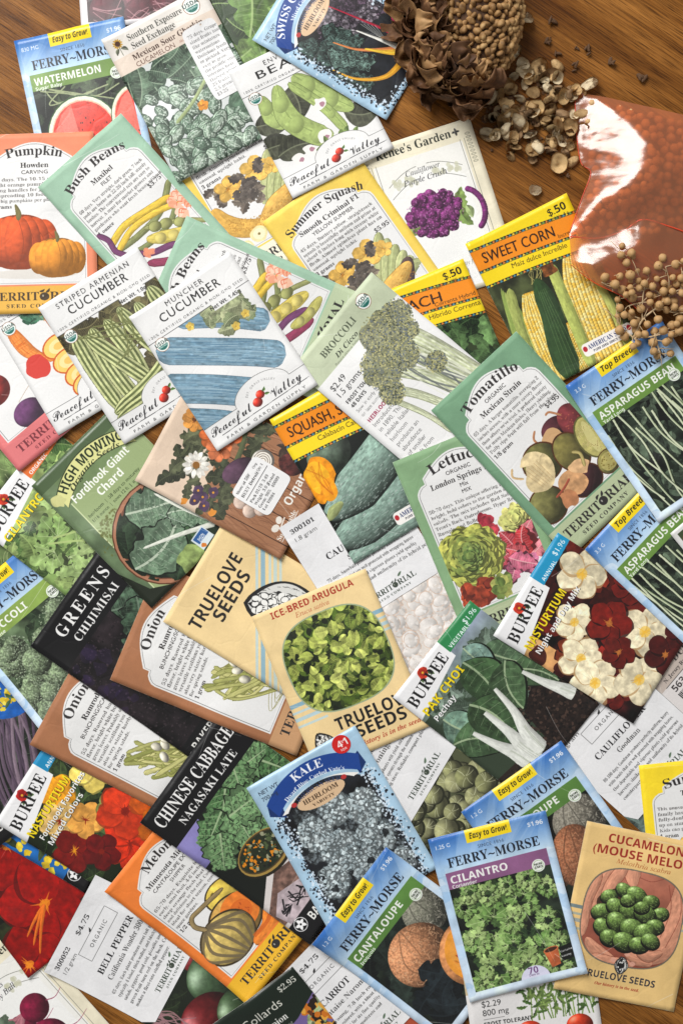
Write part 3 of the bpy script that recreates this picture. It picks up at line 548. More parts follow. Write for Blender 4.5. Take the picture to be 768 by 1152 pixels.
def ph_chard(A):
    A.noise(10, 30, 130, 182, .3)
    def savoy(cx, cy, L, W, a, c, n=140):
        st_ = A.r.getstate(); A.leaf(cx, cy, L * 1.05, W * 1.06, a, mul(c, .3), 'curly'); A.r.setstate(st_); A.leaf(cx, cy, L, W, a, c, 'curly', n=.2, c1=mul(c, .75)); q, z = math.cos(a), math.sin(a)
        for k in range(n): u, v = A.r.uniform(-.42, .42) * L, A.r.uniform(-.34, .34) * W; b = A.r.uniform(0, 6.3); x, y = cx + u * q - v * z, cy + u * z + v * q; A.line(A.curve([(x, y), (x + 2.5 * math.cos(b), y + 2.5 * math.sin(b)), (x + 4 * math.cos(b + .8), y + 4 * math.sin(b + .8))], 3), .8, mul(c, A.r.choice((.35, .5, 1.5, 1.9))), .7)
    for x, y, L, W, a in ((90, 44, 50, 40, .4), (112, 62, 46, 36, 1.2), (70, 58, 52, 40, 2.2), (96, 82, 50, 38, .9), (118, 100, 40, 34, 1.5)): savoy(x, y, L, W, a, lerp((.24, .19, .24), (.36, .30, .35), A.r.random()), 170)
    for k in range(6): curlmass(A, A.r.uniform(62, 122), A.r.uniform(44, 104), 12, (.12, .09, .13), (.62, .58, .62), 60)
    for x, y, L, W, a in ((30, 84, 70, 36, 1.4), (44, 112, 60, 32, 1.2), (24, 128, 50, 28, 1.3), (62, 90, 54, 28, 1.3)): savoy(x, y, L, W, a, lerp((.22, .29, .27), (.32, .40, .37), A.r.random()), 170)
    for p, c, w in (([(84, 44), (92, 90), (98, 130), (96, 150)], (.62, .10, .20), 3), ([(50, 84), (58, 112), (76, 140), (90, 156)], (.84, .50, .28), 4), ([(20, 100), (26, 130), (48, 158), (82, 166)], (.90, .64, .18), 4.5), ([(78, 100), (84, 130), (88, 152)], (.90, .90, .86), 4), ([(64, 120), (76, 146), (90, 164)], (.92, .72, .22), 6), ([(116, 128), (104, 150), (92, 164)], (.72, .16, .36), 6)):
        A.tube(p, w, c, n=.05, w2=w * 2, dark=.45, shape=lambda t: .35 + .65 * t); A.line(A.curve(p, 8) + np.array([-.5, -.3]), .6, mul(c, 1.35), .7)
    for k in range(5): A.line([(88 + k * 2, 100 + 4 * k), (86, 140)], .7, (.86, .86, .82), .6)
    A.blob(90, 164, 9, (.92, .74, .22), 1, .25, 12, .1)
def h_kale(): return type_h('KALE', "Dwarf Blue Curled Vate's", '700 mg', ph_kale, 51)
def h_chard(): return type_h('SWISS CHARD', 'Mixed Colors', '700 mg', ph_chard, 52)

# ---- white packets with a botanical painting and a domed foot, 131 x 180
def type_p(l1, l2, art, seed, wt='Net Wt. 1.0g'):
    W = (.905, .905, .90); A = Art(131, 180, W, seed)
    P = [(0, 39), (131, 39), (131, 152), (112, 152)] + [(77 + 34 * math.cos(t), 152 - 20 * math.sin(t)) for t in np.linspace(0, math.pi, 20)] + [(42, 152), (0, 152)]
    A.setclip(P); art(A); A.setclip(); A.line([(0, 39), (131, 39)], .6, (.3, .3, .3)); A.line(P[2:], .6, (.35, .35, .35), .8)
    A.text(l1, 65, 13, 8.6, (.22, .22, .22), 's', 'c', sp=.28); A.text(l2, 65, 26, 14.5, (.14, .14, .14), 's', 'c', sp=.18, fw=76); A.text(l2, 65.3, 26, 14.5, (.14, .14, .14), 's', 'c', sp=.18, fw=76)
    A.text('100% CERTIFIED ORGANIC & NON-GMO SEED', 65.5, 35.5, 4.6, (.3, .3, .3), 's', 'c', sp=.3, fw=121)
    A.rect(82, 38, 114, 47, W); A.text(wt, 98, 45, 6, (.2, .2, .2), 'b', 'c')
    A.usda(14, 46, 8)
    A.text('EST. GRASS VALLEY', 77, 141, 3.6, (.5, .5, .5), 's', 'c', arc=24, sp=.3)
    K_ = (.13, .13, .14)
    A.text('Peaceful', 4, 165, 15, K_, 'S', fw=54, ang=2); A.text('Valley', 83, 165, 15, K_, 'S', fw=38, ang=2); A.line([(14, 168), (128, 166.5)], .6, K_)
    A.ball(66, 159, 5.6, 5.2, (.85, .20, .13), spec=.3); A.ball(73, 153, 5, 4.8, (.86, .22, .14), spec=.3); A.leaf(80, 156, 6, 3, .3, (.35, .5, .25)); A.leaf(79, 150, 6, 3, -.6, (.35, .5, .25))
    A.text('FARM & GARDEN SUPPLY', 68, 175.5, 5, (.3, .3, .3), 's', 'c', sp=.45, fw=102)
    return A
def art_armenian(A):
    for k in range(60): A.leaf(A.r.uniform(0, 131), 44 + A.r.uniform(0, 26), 26, 20, A.r.uniform(0, 6.3), lerp((.22, .20, .13), (.46, .43, .28), A.r.random()), 'lobed', (.55, .52, .36))
    for k in range(26): A.leaf(A.r.uniform(40, 110), A.r.uniform(70, 130), 22, 16, A.r.uniform(0, 6.3), lerp((.26, .24, .16), (.44, .40, .28), A.r.random()), 'lobed', (.55, .52, .36))
    for p in ([(18, 46), (16, 90), (20, 150)], [(38, 50), (34, 96), (40, 156)], [(56, 50), (62, 100), (56, 150)], [(76, 46), (84, 90), (96, 120)], [(96, 52), (100, 90), (110, 124)], [(118, 44), (122, 80), (126, 140)], [(28, 54), (48, 100), (66, 140)], [(10, 146), (50, 140), (90, 126), (132, 96)], [(8, 154), (60, 150), (100, 132), (132, 112)]):
        A.tube(p, 18, (.76, .78, .56), stripe=(.37, .41, .24), bands=7, edge=(.28, .30, .16), dark=.7, light=1.15)
    for k in range(7): A.line(A.curve([(A.r.uniform(10, 120), 50), (A.r.uniform(10, 120), 80), (A.r.uniform(10, 120), 100)]), 1.5, (.45, .47, .28))
def art_muncher(A):
    B = (.42, .55, .62); rc = lambda t: np.clip(np.minimum(t, 1 - t) * 9, 0, 1) ** .45
    for p, w in (([(40, 28), (88, 58), (126, 90)], 25), ([(4, 48), (46, 77), (90, 108), (120, 132)], 30), ([(-14, 86), (34, 120), (84, 160)], 32), ([(-16, 128), (16, 152), (34, 168)], 28)):
        A.tube(p, w, B, stripe=(.49, .61, .68), bands=12, edge=(.26, .36, .44), dark=.68, light=1.2, n=.08, shape=rc)
        P = A.curve(p, 20)
        for k in range(190):
            i = A.r.randrange(2, len(P) - 14); o = A.r.uniform(-.40, .40) * w; Q = P[i:i + 12] + np.array([-o * .62, o * .78]); (A.line(Q, .7, lerp((.22, .38, .50), (.72, .82, .86), A.r.random()), .55) if 8 < i < len(P) - 24 or abs(o) < w * .2 else None)
    for k in range(26): A.leaf(94 + A.r.uniform(-20, 18), 52 + A.r.uniform(-12, 20), 22, 15, A.r.uniform(0, 6.3), lerp((.45, .50, .36), (.68, .70, .54), A.r.random()), 'curly', (.75, .77, .62))
    for x, y in ((50, 46), (92, 74), (108, 68)): A.flower(x, y, 4.6, (.93, .80, .38), (.75, .55, .15))
def art_envy(A):
    for x, y, a in ((20, 84, .3), (12, 112, .2), (54, 74, 1.7), (110, 72, .5), (30, 124, .1), (118, 120, .4)): A.leaf(x, y, 46, 32, a, (.30, .31, .25), 'oval', (.50, .52, .42)); 
    G = (.60, .67, .40)
    for p, w in (([(20, 46), (22, 76), (30, 96)], 22), ([(42, 42), (38, 86), (60, 122), (76, 130)], 26), ([(64, 40), (84, 76), (110, 112)], 27), ([(92, 48), (116, 80), (134, 98)], 26), ([(56, 46), (80, 92), (92, 134)], 12)):
        A.tube(p, w, G, edge=(.36, .42, .22), dark=.66, light=1.25); P = A.curve(p, 10); A.line(P + np.array([1.2, -1]), .7, (.42, .50, .27), .7)
        for i in range(6, len(P) - 4, 7): A.ball(P[i][0], P[i][1], w * .34, w * .42, mul(G, 1.08), .6, .8, n=.02)
    for x, y in ((78, 88), (44, 134), (66, 128), (28, 140)): A.blob(x, y, 8, (.93, .92, .90), 1, .3, 10); A.blob(x + 2, y + 1, 3, (.62, .40, .48), .8, .3, 8)
    for k in range(6): A.leaf(56 + k * 9, 138 + A.r.uniform(-6, 5), 13, 6, A.r.uniform(0, 6), (.46, .56, .30))
def art_carrot(A):
    A.leaves(30, 36, 100, 56, 24, 20, (.20, .40, .30), (.45, .62, .50), 'lobed')
    for p, w in (([(14, 46), (20, 80), (40, 104)], 24), ([(62, 46), (72, 86), (98, 122)], 40), ([(100, 44), (112, 90), (126, 130)], 24)):
        A.tube(p, w, (.91, .52, .22), edge=(.72, .34, .10), w2=6, stripe=(.93, .58, .28), bands=10); P = A.curve(p, 12)
        for k in range(26): i = A.r.randrange(len(P)); A.line([P[i] + np.array([-w * .3, A.r.uniform(-3, 3)]), P[i] + np.array([w * .25, A.r.uniform(-3, 3)])], .6, (.78, .38, .12), .6)
    for x, y in ((52, 92), (54, 112), (58, 132), (60, 146)):
        A.ell(x, y, 20, 14, (.80, .36, .14)); A.ell(x, y, 18, 12.4, (.95, .80, .42)); A.ell(x, y, 12, 8, (.97, .88, .62)); A.ell(x, y, 6, 4, (.94, .76, .40))
    A.blob(20, 100, 14, (.82, .24, .20), 1, .1)
def p_carrot(): return type_p('SUGAR LEAFLESS', 'CARROT', art_carrot, 61)
def p_armenian(): return type_p('STRIPED ARMENIAN', 'CUCUMBER', art_armenian, 62)
def p_muncher(): return type_p('MUNCHER', 'CUCUMBER', art_muncher, 63, 'Net Wt. 1.45g')
def p_envy(): return type_p('ENVY SOY', 'BEANS', art_envy, 64)

# ---- packets with a white label, bright price strip and slanted photo, 138 x 186
def type_b(strip, stript, price, name, subs, photo, seed, sky=None, flo=(.80, .22, .14)):
    A = Art(138, 186, (.2, .25, .15), seed); photo(A)
    A.poly([(0, 0), (80, 0), (80, 26), (0, 42)], (.94, .94, .945)); A.poly([(79, 0), (138, 0), (138, 16), (79, 19)], strip)
    A.text(price, 134, 13, 9, (.93, .97, .98), 's', 'r'); A.text(stript, 83, 17, 6.2, (.95, .97, .98), 'b')
    A.leaf(48, 16, 9, 5, 1.2, (.30, .42, .22)); A.leaf(36, 14, 8, 4, 2.2, (.36, .48, .28)); A.line([(42, 11), (44, 25)], 1, (.35, .45, .2))
    A.blob(42, 9, 6.6, flo, 1, .12, 14, .08); A.blob(42, 9, 4, mul(flo, .8), .9, .3, 10); A.ell(42, 9, 1.4, 1.4, (.9, .7, .2))
    A.text('BURPEE', 6, 29, 20, (.10, .10, .10), 'B', ang=6, fw=68)
    A.text(name, 8, 46 if len(name) > 8 else 45, 13.5, (.97, .87, .10), 'b', fw=min(78, 8.2 * len(name)), ang=1, sh=(.15, .12, .05))
    for i, t in enumerate(subs): A.text(t, 12 if len(subs) > 1 else 10, 57 + i * 11, 9.4, (.97, .97, .96), 'b', fw=min(88, 5.6 * len(t)), ang=1, sh=(.1, .1, .1))
    return A
def ph_nast_night(A):
    A.a[:] = (.16, .05, .05); A.noise(0, 0, 138, 186, .4); A.grad(0, 30, 24, 80, (.90, .72, .45), (.85, .62, .4), .1)
    for k in range(60): A.blob(A.r.uniform(0, 138), A.r.uniform(10, 186), A.r.uniform(5, 14), lerp((.12, .04, .04), (.42, .11, .07), A.r.random()), .9, .3, 10, .1)
    D = (.38, .10, .08)
    for x, y, r, c in ((88, 120, 30, D), (60, 66, 18, (.55, .16, .10)), (128, 156, 26, (.25, .06, .06)), (40, 118, 18, (.6, .14, .10)), (116, 66, 14, (.5, .16, .1)), (20, 150, 20, D), (100, 176, 18, (.3, .07, .06)), (30, 84, 16, (.5, .2, .1))): A.flower(x, y, r, c, (.75, .45, .2), dark=(.1, .02, .02))
    C = (.95, .90, .76)
    for x, y, r in ((113, 48, 27), (62, 70, 22), (31, 98, 24), (16, 126, 27), (96, 143, 28), (46, 166, 27)): A.flower(x, y, r, C, (.93, .70, .22), dark=(.72, .58, .40)); A.ell(x, y, r * .24, r * .22, (.95, .76, .28), .65)
    for x, y, r, c in ((82, 104, 25, (.46, .10, .07)), (86, 176, 22, (.30, .07, .06)), (60, 130, 18, (.40, .09, .06)), (130, 102, 20, (.42, .10, .08)), (124, 176, 20, (.26, .06, .06))): A.flower(x, y, r, c, (.80, .50, .20), dark=(.12, .02, .02)); A.ell(x, y, r * .16, r * .14, (.70, .42, .18), .8)
def ph_nast_mix(A):
    A.a[:] = (.10, .14, .07); A.leaves(0, 0, 138, 186, 50, 34, (.08, .13, .06), (.40, .50, .28), 'oval')
    for x, y, r, c in ((66, 40, 20, (.92, .62, .12)), (40, 60, 22, (.92, .76, .45)), (110, 60, 26, (.95, .85, .42)), (136, 100, 22, (.92, .45, .14)), (20, 92, 24, (.50, .08, .06)), (60, 140, 30, (.85, .20, .08)), (100, 150, 30, (.90, .40, .10)), (56, 84, 20, (.93, .66, .3)), (84, 100, 16, (.60, .62, .32))): A.flower(x, y, r, c, (.55, .12, .05) if c[0] > .6 else (.9, .6, .1))
    for x, y, r, c in ((88, 116, 30, (.87, .24, .10)), (122, 140, 32, (.90, .38, .08)), (94, 160, 24, (.90, .45, .10)), (36, 118, 20, (.42, .06, .06))): A.flower(x, y, r, c, (.45, .10, .04)); A.ell(x, y, r * .16, r * .16, (.50, .10, .04), .8)
def ph_pak(A):
    A.a[:] = (.20, .25, .19); A.grad(0, 0, 138, 46, (.64, .68, .82), (.46, .53, .48), .08); A.leaves(0, 34, 138, 120, 70, 24, (.18, .24, .18), (.60, .68, .62), 'curly')
    A.poly([(66, 186), (78, 126), (138, 100), (138, 186)], (.13, .09, .075)); A.poly([(0, 186), (0, 150), (70, 160), (80, 186)], (.16, .12, .10))
    for k in range(1100): x, y = A.r.uniform(0, 138), A.r.uniform(112, 186); (A.blob(x, y, A.r.uniform(.7, 2.2), lerp((.06, .04, .035), (.32, .24, .20), A.r.random() ** 2), .9, .4, 7) if x > 64 or y > 156 else None)
    def big(x, y, L, w, a, c, e=.62):
        st_ = A.r.getstate(); A.leaf(x + 1, y + 1.4, L * 1.04, w * 1.05, a, (.08, .11, .07)); A.r.setstate(st_); A.leaf(x, y, L, w, a, c, 'oval', (.70, .77, .62), c1=mul(c, 1.28))
        q, z = math.cos(a), math.sin(a)
        for k in range(30): u, v = A.r.uniform(-.4, .4) * L, A.r.uniform(-.3, .3) * w; A.line([(x + u * q - v * z, y + u * z + v * q), (x + (u + 5) * q - (v + A.r.uniform(-4, 4)) * z, y + (u + 5) * z + (v + A.r.uniform(-4, 4)) * q)], .7, mul(c, A.r.choice((.6, 1.5))), .5)
    for x, y, L, w, a, c in ((112, 70, 54, 40, 1.2, (.26, .34, .25)), (92, 50, 46, 36, 1.5, (.40, .50, .46)), (120, 108, 56, 36, 1.1, (.22, .30, .20)), (22, 84, 50, 40, 1.2, (.36, .46, .40)), (76, 70, 66, 48, 1.75, (.21, .30, .19)), (20, 108, 60, 42, .95, (.24, .33, .22)), (50, 106, 66, 54, 1.6, (.19, .27, .17)), (92, 96, 58, 42, 2.1, (.22, .30, .2))): big(x, y, L, w, a, c)
    f = lambda t: np.clip(.24 + t ** 1.2 * 1.0, 0, 1) * np.clip((1 - t) * 12, 0, 1) ** .5
    for p, w in (([(24, 96), (30, 124), (36, 146), (38, 166)], 19), ([(50, 92), (50, 124), (48, 148), (50, 172)], 21), ([(78, 84), (72, 116), (62, 142), (58, 170)], 18), ([(112, 96), (118, 122), (126, 146), (130, 158)], 17)):
        A.tube(p, w, (.88, .89, .86), dark=.60, light=1.12, n=.03, bands=9, shape=f)
        for k in range(4): q = A.curve(p, 8) + np.array([A.r.uniform(-.25, .25) * w, 0]); A.line(q[14:], .6, (.68, .71, .64), .6)
def ph_cil_big(A):
    A.a[:] = (.45, .58, .30); A.grad(0, 0, 138, 186, (.66, .74, .46), (.34, .46, .24), .15); A.leaves(0, 10, 138, 186, 60, 34, (.24, .36, .18), (.66, .75, .46), 'lobed')
    for x, y, r in ((44, 96, 34), (96, 60, 30), (88, 130, 36), (36, 150, 30), (124, 110, 26)):
        for k in range(9): a = k * .7; c = lerp((.46, .60, .32), (.78, .84, .60), A.r.random()); (A.frond(x + math.cos(a) * r * .4, y + math.sin(a) * r * .4, r * .7, a, c, (.80, .86, .66)) if k % 2 else None)
    for k in range(5): A.line(A.curve([(A.r.uniform(20, 120), 186), (A.r.uniform(30, 110), 130), (A.r.uniform(30, 110), 80)]), 2.4, (.70, .78, .50), .9)
def b_night(): return type_b((.12, .58, .76), 'ANNUAL', '$1.96', 'NASTURTIUM', ['Night and Day Mix'], ph_nast_night, 71)
def b_mix(): return type_b((.12, .55, .74), 'ANNUAL', '$1.96', 'NASTURTIUM', ['Fordhook Favorites', 'Mixed Colors'], ph_nast_mix, 72, flo=(.70, .13, .13))
def b_pak(): return type_b((.18, .52, .30), 'VEGETABLE', '$1.96', 'PAK CHOI', ['Pechay'], ph_pak, 73)
def b_cil(): return type_b((.90, .45, .20), 'ORGANIC', '$2.29', 'CILANTRO', [], ph_cil_big, 74)

# ---- black headed rare seed packets, 150 x 235
def bakerlogo(A, x, y, r=8):
    A.ell(x, y, r, r, (.93, .93, .93)); A.ell(x, y, r * .9, r * .9, (.05, .05, .05))
    for k in range(5): a = -math.pi / 2 + k * 1.2566; A.leaf(x + math.cos(a) * r * .46, y + math.sin(a) * r * .46, r * .8, r * .46, a, (.94, .94, .94), n=0, c1=(.94, .94, .94))
    A.ell(x, y, r * .15, r * .15, (.05, .05, .05))
def type_k(l1, l2, photo, seed, s1=20, fw1=128, x2=28, fw2=90, foot='BAKER CREEK', logo=True, sp=0):
    A = Art(150, 235, (.06, .06, .065), seed); P = [(0, 50), (150, 50), (150, 205), (0, 205)]
    A.setclip(P); photo(A); A.setclip()
    A.text(l1, 75, 26, s1, (.95, .95, .94), 'B', 'c', fw=fw1, sp=sp); A.text(l2, 75, 43, 14, (.93, .93, .92), 'B', 'c', fw=fw2, sp=.06)
    x = 12
    if logo: bakerlogo(A, 12, 213); x = 25
    A.text(foot, x, 222, 14, (.92, .92, .9), 'b', fw=len(foot) * 6.6)
    return A
def crinkle(A, cx, cy, L, W, ang, c, n=110):
    st_ = A.r.getstate(); A.leaf(cx, cy, L * 1.06, W * 1.08, ang, mul(c, .35), 'curly'); A.r.setstate(st_); A.leaf(cx, cy, L, W, ang, c, 'curly', c1=mul(c, .9)); q, z = math.cos(ang), math.sin(ang)
    for k in range(n):
        u, v = A.r.uniform(-.46, .46) * L, A.r.uniform(-.42, .42) * W * .8; x, y = cx + u * q - v * z, cy + u * z + v * q
        A.blob(x + .7, y + .8, W * .055, mul(c, .55), .8, .4, 7); A.blob(x, y, W * .05, mul(c, A.r.uniform(1.1, 1.5)), .8, .4, 7)
    A.line([(cx - L * .48 * q, cy - L * .48 * z), (cx + L * .45 * q, cy + L * .45 * z)], W * .06, (.66, .74, .58), .9, .5)
    for k in range(5):
        for sd in (-1, 1): t = -.35 + k * .16; bx, by = cx + t * L * q, cy + t * L * z; A.line([(bx, by), (bx + L * .13 * q - sd * W * .36 * z, by + L * .13 * z + sd * W * .36 * q)], .8, (.58, .68, .50), .7)
def ph_chin(A):
    A.rect(0, 50, 150, 205, (.07, .09, .07)); A.grad(0, 50, 40, 90, (.56, .53, .76), (.48, .46, .68), .03)
    G = lambda: lerp((.24, .37, .22), (.42, .55, .38), A.r.random())
    for x, y, L, W, a in ((128, 60, 50, 40, .3), (140, 96, 56, 44, 1.3), (100, 60, 44, 40, 2.2), (118, 126, 52, 42, 1.1), (134, 156, 50, 40, 1.4), (66, 66, 44, 40, 2.6), (100, 96, 56, 46, .7), (84, 116, 48, 40, 1.5), (104, 150, 48, 36, 1.3), (40, 72, 46, 38, 2.9), (62, 96, 50, 42, 2.0), (26, 94, 44, 38, 2.4), (84, 84, 48, 42, .3)): crinkle(A, x, y, L, W, a, G(), 150)
    A.poly([(0, 205), (0, 170), (40, 146), (84, 160), (86, 176), (20, 205)], (.84, .81, .80)); A.poly([(0, 200), (0, 178), (40, 155), (78, 166), (78, 172), (16, 200)], (.46, .35, .31), 1, .12)
    A.ell(52, 134, 34, 24, (.12, .11, .08), 1, .2); A.ell(52, 132, 33, 22.6, (.64, .52, .26), 1, .2); A.ell(52, 131, 31, 20.6, (.30, .24, .14), 1, .2); A.ell(52, 131, 29.5, 19, (.15, .17, .11), 1, .2)
    for k in range(230): a = A.r.uniform(0, 6.28); d = A.r.random() ** .5; A.blob(52 + 27 * d * math.cos(a) - 3 * d * math.sin(a), 131 + 17 * d * math.sin(a) + 5 * d * math.cos(a), A.r.uniform(.8, 2.4), A.r.choice(((.15, .20, .12), (.30, .36, .22), (.90, .55, .10), (.10, .1, .08), (.62, .62, .50), (.12, .16, .1))), .95, .4, 7)
    A.poly([(6, 205), (2, 186), (24, 172), (58, 184), (62, 205)], (.72, .66, .68), 1, .06)
    for x in (16, 34, 46):
        for k in range(5): A.line(A.curve([(x + A.r.uniform(-8, 8), 182 + A.r.uniform(-2, 16)), (x + A.r.uniform(-8, 8), 192), (x + A.r.uniform(-8, 8), 184 + A.r.uniform(-2, 18))], 5), 1.9, (.08, .08, .09), 1, .8)
def ph_chij(A):
    A.rect(0, 50, 150, 205, (.11, .09, .10)); A.noise(0, 50, 150, 205, .35, 2)
    for k in range(1300): A.blob(A.r.uniform(0, 150), A.r.uniform(50, 205), A.r.uniform(.5, 1.4), lerp((.06, .05, .06), (.27, .22, .24), A.r.random()), .8, .4, 6)
    for k in range(14): A.blob(16 + A.r.uniform(-14, 24), 74 + A.r.uniform(-20, 60), A.r.uniform(4, 10), (.24, .16, .40), .22, .3, 9)
    for x, y, L, W, a in ((112, 66, 60, 40, .4), (130, 90, 50, 36, 1.3), (92, 82, 56, 40, 2.6), (60, 98, 50, 34, 2.9), (84, 108, 56, 42, .9), (48, 130, 44, 32, 2.1), (72, 150, 50, 36, 1.4), (112, 126, 46, 34, .6)):
        st_ = A.r.getstate(); A.leaf(x, y, L * 1.05, W * 1.05, a, (.04, .05, .04), 'curly'); A.r.setstate(st_); A.leaf(x, y, L, W, a, (.19, .26, .20), 'curly', (.46, .54, .46), .25, (.25, .33, .26))
        for k in range(16): u = A.r.uniform(-.4, .4) * L; v = A.r.uniform(-.4, .4) * W; X, Y = x + u * math.cos(a) - v * math.sin(a), y + u * math.sin(a) + v * math.cos(a); A.line([(X, Y), (X + A.r.uniform(-7, 7), Y + A.r.uniform(-7, 7))], .6, (.34, .41, .35), .6)
def ph_redflower(A):
    A.a[:] = (.10, .11, .06); A.noise(0, 0, A.w, A.h, .4); A.leaves(0, 0, A.w, A.h, 26, 40, (.06, .08, .04), (.24, .26, .14), 'oval')
    for x, y, r in ((70, 54, 52), (64, 132, 50), (128, 20, 40), (10, 176, 40)): A.flower(x, y, r, (.62, .055, .03), (.90, .50, .10), dark=(.36, .03, .02)); A.ell(x, y, r * .13, r * .1, (.93, .55, .10), .8)
    for k in range(3): A.tube([(64, 132), (44, 140 + 6 * k), (26, 150 + 12 * k)], 5, (.85, .42, .12), w2=2)
def ph_yellowflower(A):
    A.rect(0, 50, A.w, 205, (.12, .42, .72)); A.noise(0, 50, A.w, 205, .06)
    for k in range(60): A.leaf(A.r.uniform(0, 150), A.r.uniform(50, 205), 24, 8, A.r.uniform(0, 6), lerp((.10, .16, .10), (.36, .44, .26), A.r.random()))
    for k in range(130): A.blob(A.r.uniform(0, 60) if k % 3 else A.r.uniform(60, 150), A.r.uniform(60, 200), A.r.uniform(2.5, 5), lerp((.80, .64, .08), (.97, .88, .30), A.r.random()), 1, .35, 9, .08)
def ph_purplestem(A):
    A.rect(0, 50, 150, 205, (.08, .09, .08)); A.leaves(0, 60, 150, 205, 60, 24, (.05, .07, .05), (.38, .44, .36), 'curly')
    for k in range(34):
        x = A.r.uniform(-10, 130); A.tube([(x, 205), (x + A.r.uniform(10, 26), 160), (x + A.r.uniform(30, 60), 110)], A.r.uniform(3, 6), lerp((.27, .21, .28), (.52, .45, .50), A.r.random()), w2=3)
    A.ell(116, 88, 42, 40, (.10, .36, .68), 1, 0, .05)
    for k in range(40): A.blob(108 + A.r.uniform(-14, 22), 92 + A.r.uniform(-12, 20), A.r.uniform(1.5, 3.5), lerp((.80, .66, .10), (.95, .88, .35), A.r.random()), 1, .35, 8)
    for k in range(8): A.leaf(110 + A.r.uniform(-12, 18), 96 + A.r.uniform(-8, 20), 12, 4, A.r.uniform(0, 6), (.30, .42, .26))
def k_greens(): return type_k('GREENS', 'CHIJIMISAI', ph_chij, 81, 21, 92, fw2=78, logo=False, sp=.35)
def k_chin(): return type_k('CHINESE CABBAGE', 'NAGASAKI LATE', ph_chin, 82, 22, 132, fw2=98)
def k_yellow(): return type_k('MUSTARD', 'YELLOW', ph_yellowflower, 83)
def k_purple(): return type_k('BROCCOLI', 'PURPLE', ph_purplestem, 84, logo=False)
def plain_red():
    A = Art(131, 187, (.1, .1, .1), 85); ph_redflower(A); return A
def plain_dill():
    A = Art(131, 190, (.1, .1, .1), 86); ph_dill(A); return A
def plain_leaf():
    A = Art(130, 190, (.16, .24, .12), 87); A.leaves(0, 0, 130, 190, 46, 60, (.14, .22, .10), (.48, .60, .32), 'lobed', (.62, .72, .46))
    for k in range(9): A.leaf(A.r.uniform(40, 120), A.r.uniform(110, 185), 74, 50, A.r.uniform(.8, 2.4), lerp((.34, .47, .22), (.52, .64, .36), A.r.random()), 'lobed', (.68, .77, .52))
    return A
def plain_burgundy():
    A = Art(130, 190, (.88, .87, .88), 88); A.rect(8, 0, 130, 184, (.20, .10, .12)); A.setclip([(8, 0), (130, 0), (130, 184), (8, 184)])
    A.leaves(8, 60, 130, 190, 60, 44, (.14, .06, .08), (.46, .26, .30), 'curly', (.66, .46, .50), .8)
    for x, y, r in ((30, 172, 20), (66, 178, 18), (100, 170, 24)):
        A.ball(x, y, r, r, (.34, .14, .18))
        for k in range(5): A.line(A.curve([(x - r * .8, y + A.r.uniform(-.6, .6) * r), (x, y + A.r.uniform(-.8, .8) * r), (x + r * .8, y + A.r.uniform(-.6, .6) * r)]), .9, (.72, .54, .56), .8)
    A.setclip(); return A
def plain_tomato():
    A = Art(110, 130, (.90, .90, .89), 89); A.rect(6, 6, 104, 124, (.25, .3, .2)); A.setclip([(6, 6), (104, 6), (104, 124), (6, 124)]); A.leaves(6, 6, 104, 124, 30, 30, (.1, .16, .08), (.4, .5, .3))
    for x, y in ((28, 30), (66, 46), (30, 86), (80, 96)): A.ball(x, y, 26, 25, (.80, .16, .10), spec=.5)
    A.setclip(); return A
# ---- cream packets with plaid stripes and a rounded photo, 139 x 192
CREAM = (.93, .82, .60)
def superell(cx, cy, rx, ry, e=2.8, k=60):
    t = np.linspace(0, 2 * np.pi, k, endpoint=False); c, q = np.cos(t), np.sin(t)
    return np.stack([cx + rx * np.sign(c) * np.abs(c) ** (2 / e), cy + ry * np.sign(q) * np.abs(q) ** (2 / e)], 1)
def beandraw(A, cx, cy, L, W, ang, seed=3):
    c, q = math.cos(ang), math.sin(ang); T = lambda x, y: (cx + x * c - y * q, cy + x * q + y * c)
    t = np.linspace(0, 1, 20); up = [T((u - .5) * L, -W * math.sin(math.pi * u) ** .7) for u in t]; dn = [T((u - .5) * L, W * math.sin(math.pi * u) ** .7) for u in t]
    A.poly(up + dn[::-1], (.09, .09, .09)); A.poly([T((u - .5) * L * .9, -W * .92 * math.sin(math.pi * u) ** .8) for u in t] + [T((u - .5) * L * .9, -W * .45 * math.sin(math.pi * u)) for u in t[::-1]], (.84, .84, .82)); A.poly([T((u - .5) * L * .9, W * .92 * math.sin(math.pi * u) ** .8) for u in t] + [T((u - .5) * L * .9, W * .62 * math.sin(math.pi * u)) for u in t[::-1]], (.84, .84, .82))
    for k in range(int(L * W / 16)):
        u = A.r.uniform(-.36, .36) * L; v = A.r.uniform(-.5, .5) * W * math.cos(u / L * 2.6); x, y = T(u, v); A.ell(x, y, W * .17, W * .13, (.12, .12, .12), 1, A.r.uniform(0, 3), k=12); A.ell(x, y, W * .145, W * .105, (.93, .93, .91), 1, A.r.uniform(0, 3), k=12)
    for k in range(60):
        u = A.r.uniform(-.45, .45) * L; s = A.r.choice((-1, 1)); v = s * W * .78 * math.cos(u / L * 2.9); x, y = T(u, v); a = ang + A.r.uniform(-.4, .4); A.line([(x - 2 * math.cos(a), y - 2 * math.sin(a)), (x + 2 * math.cos(a), y + 2 * math.sin(a))], .5, (.2, .2, .2), .8)
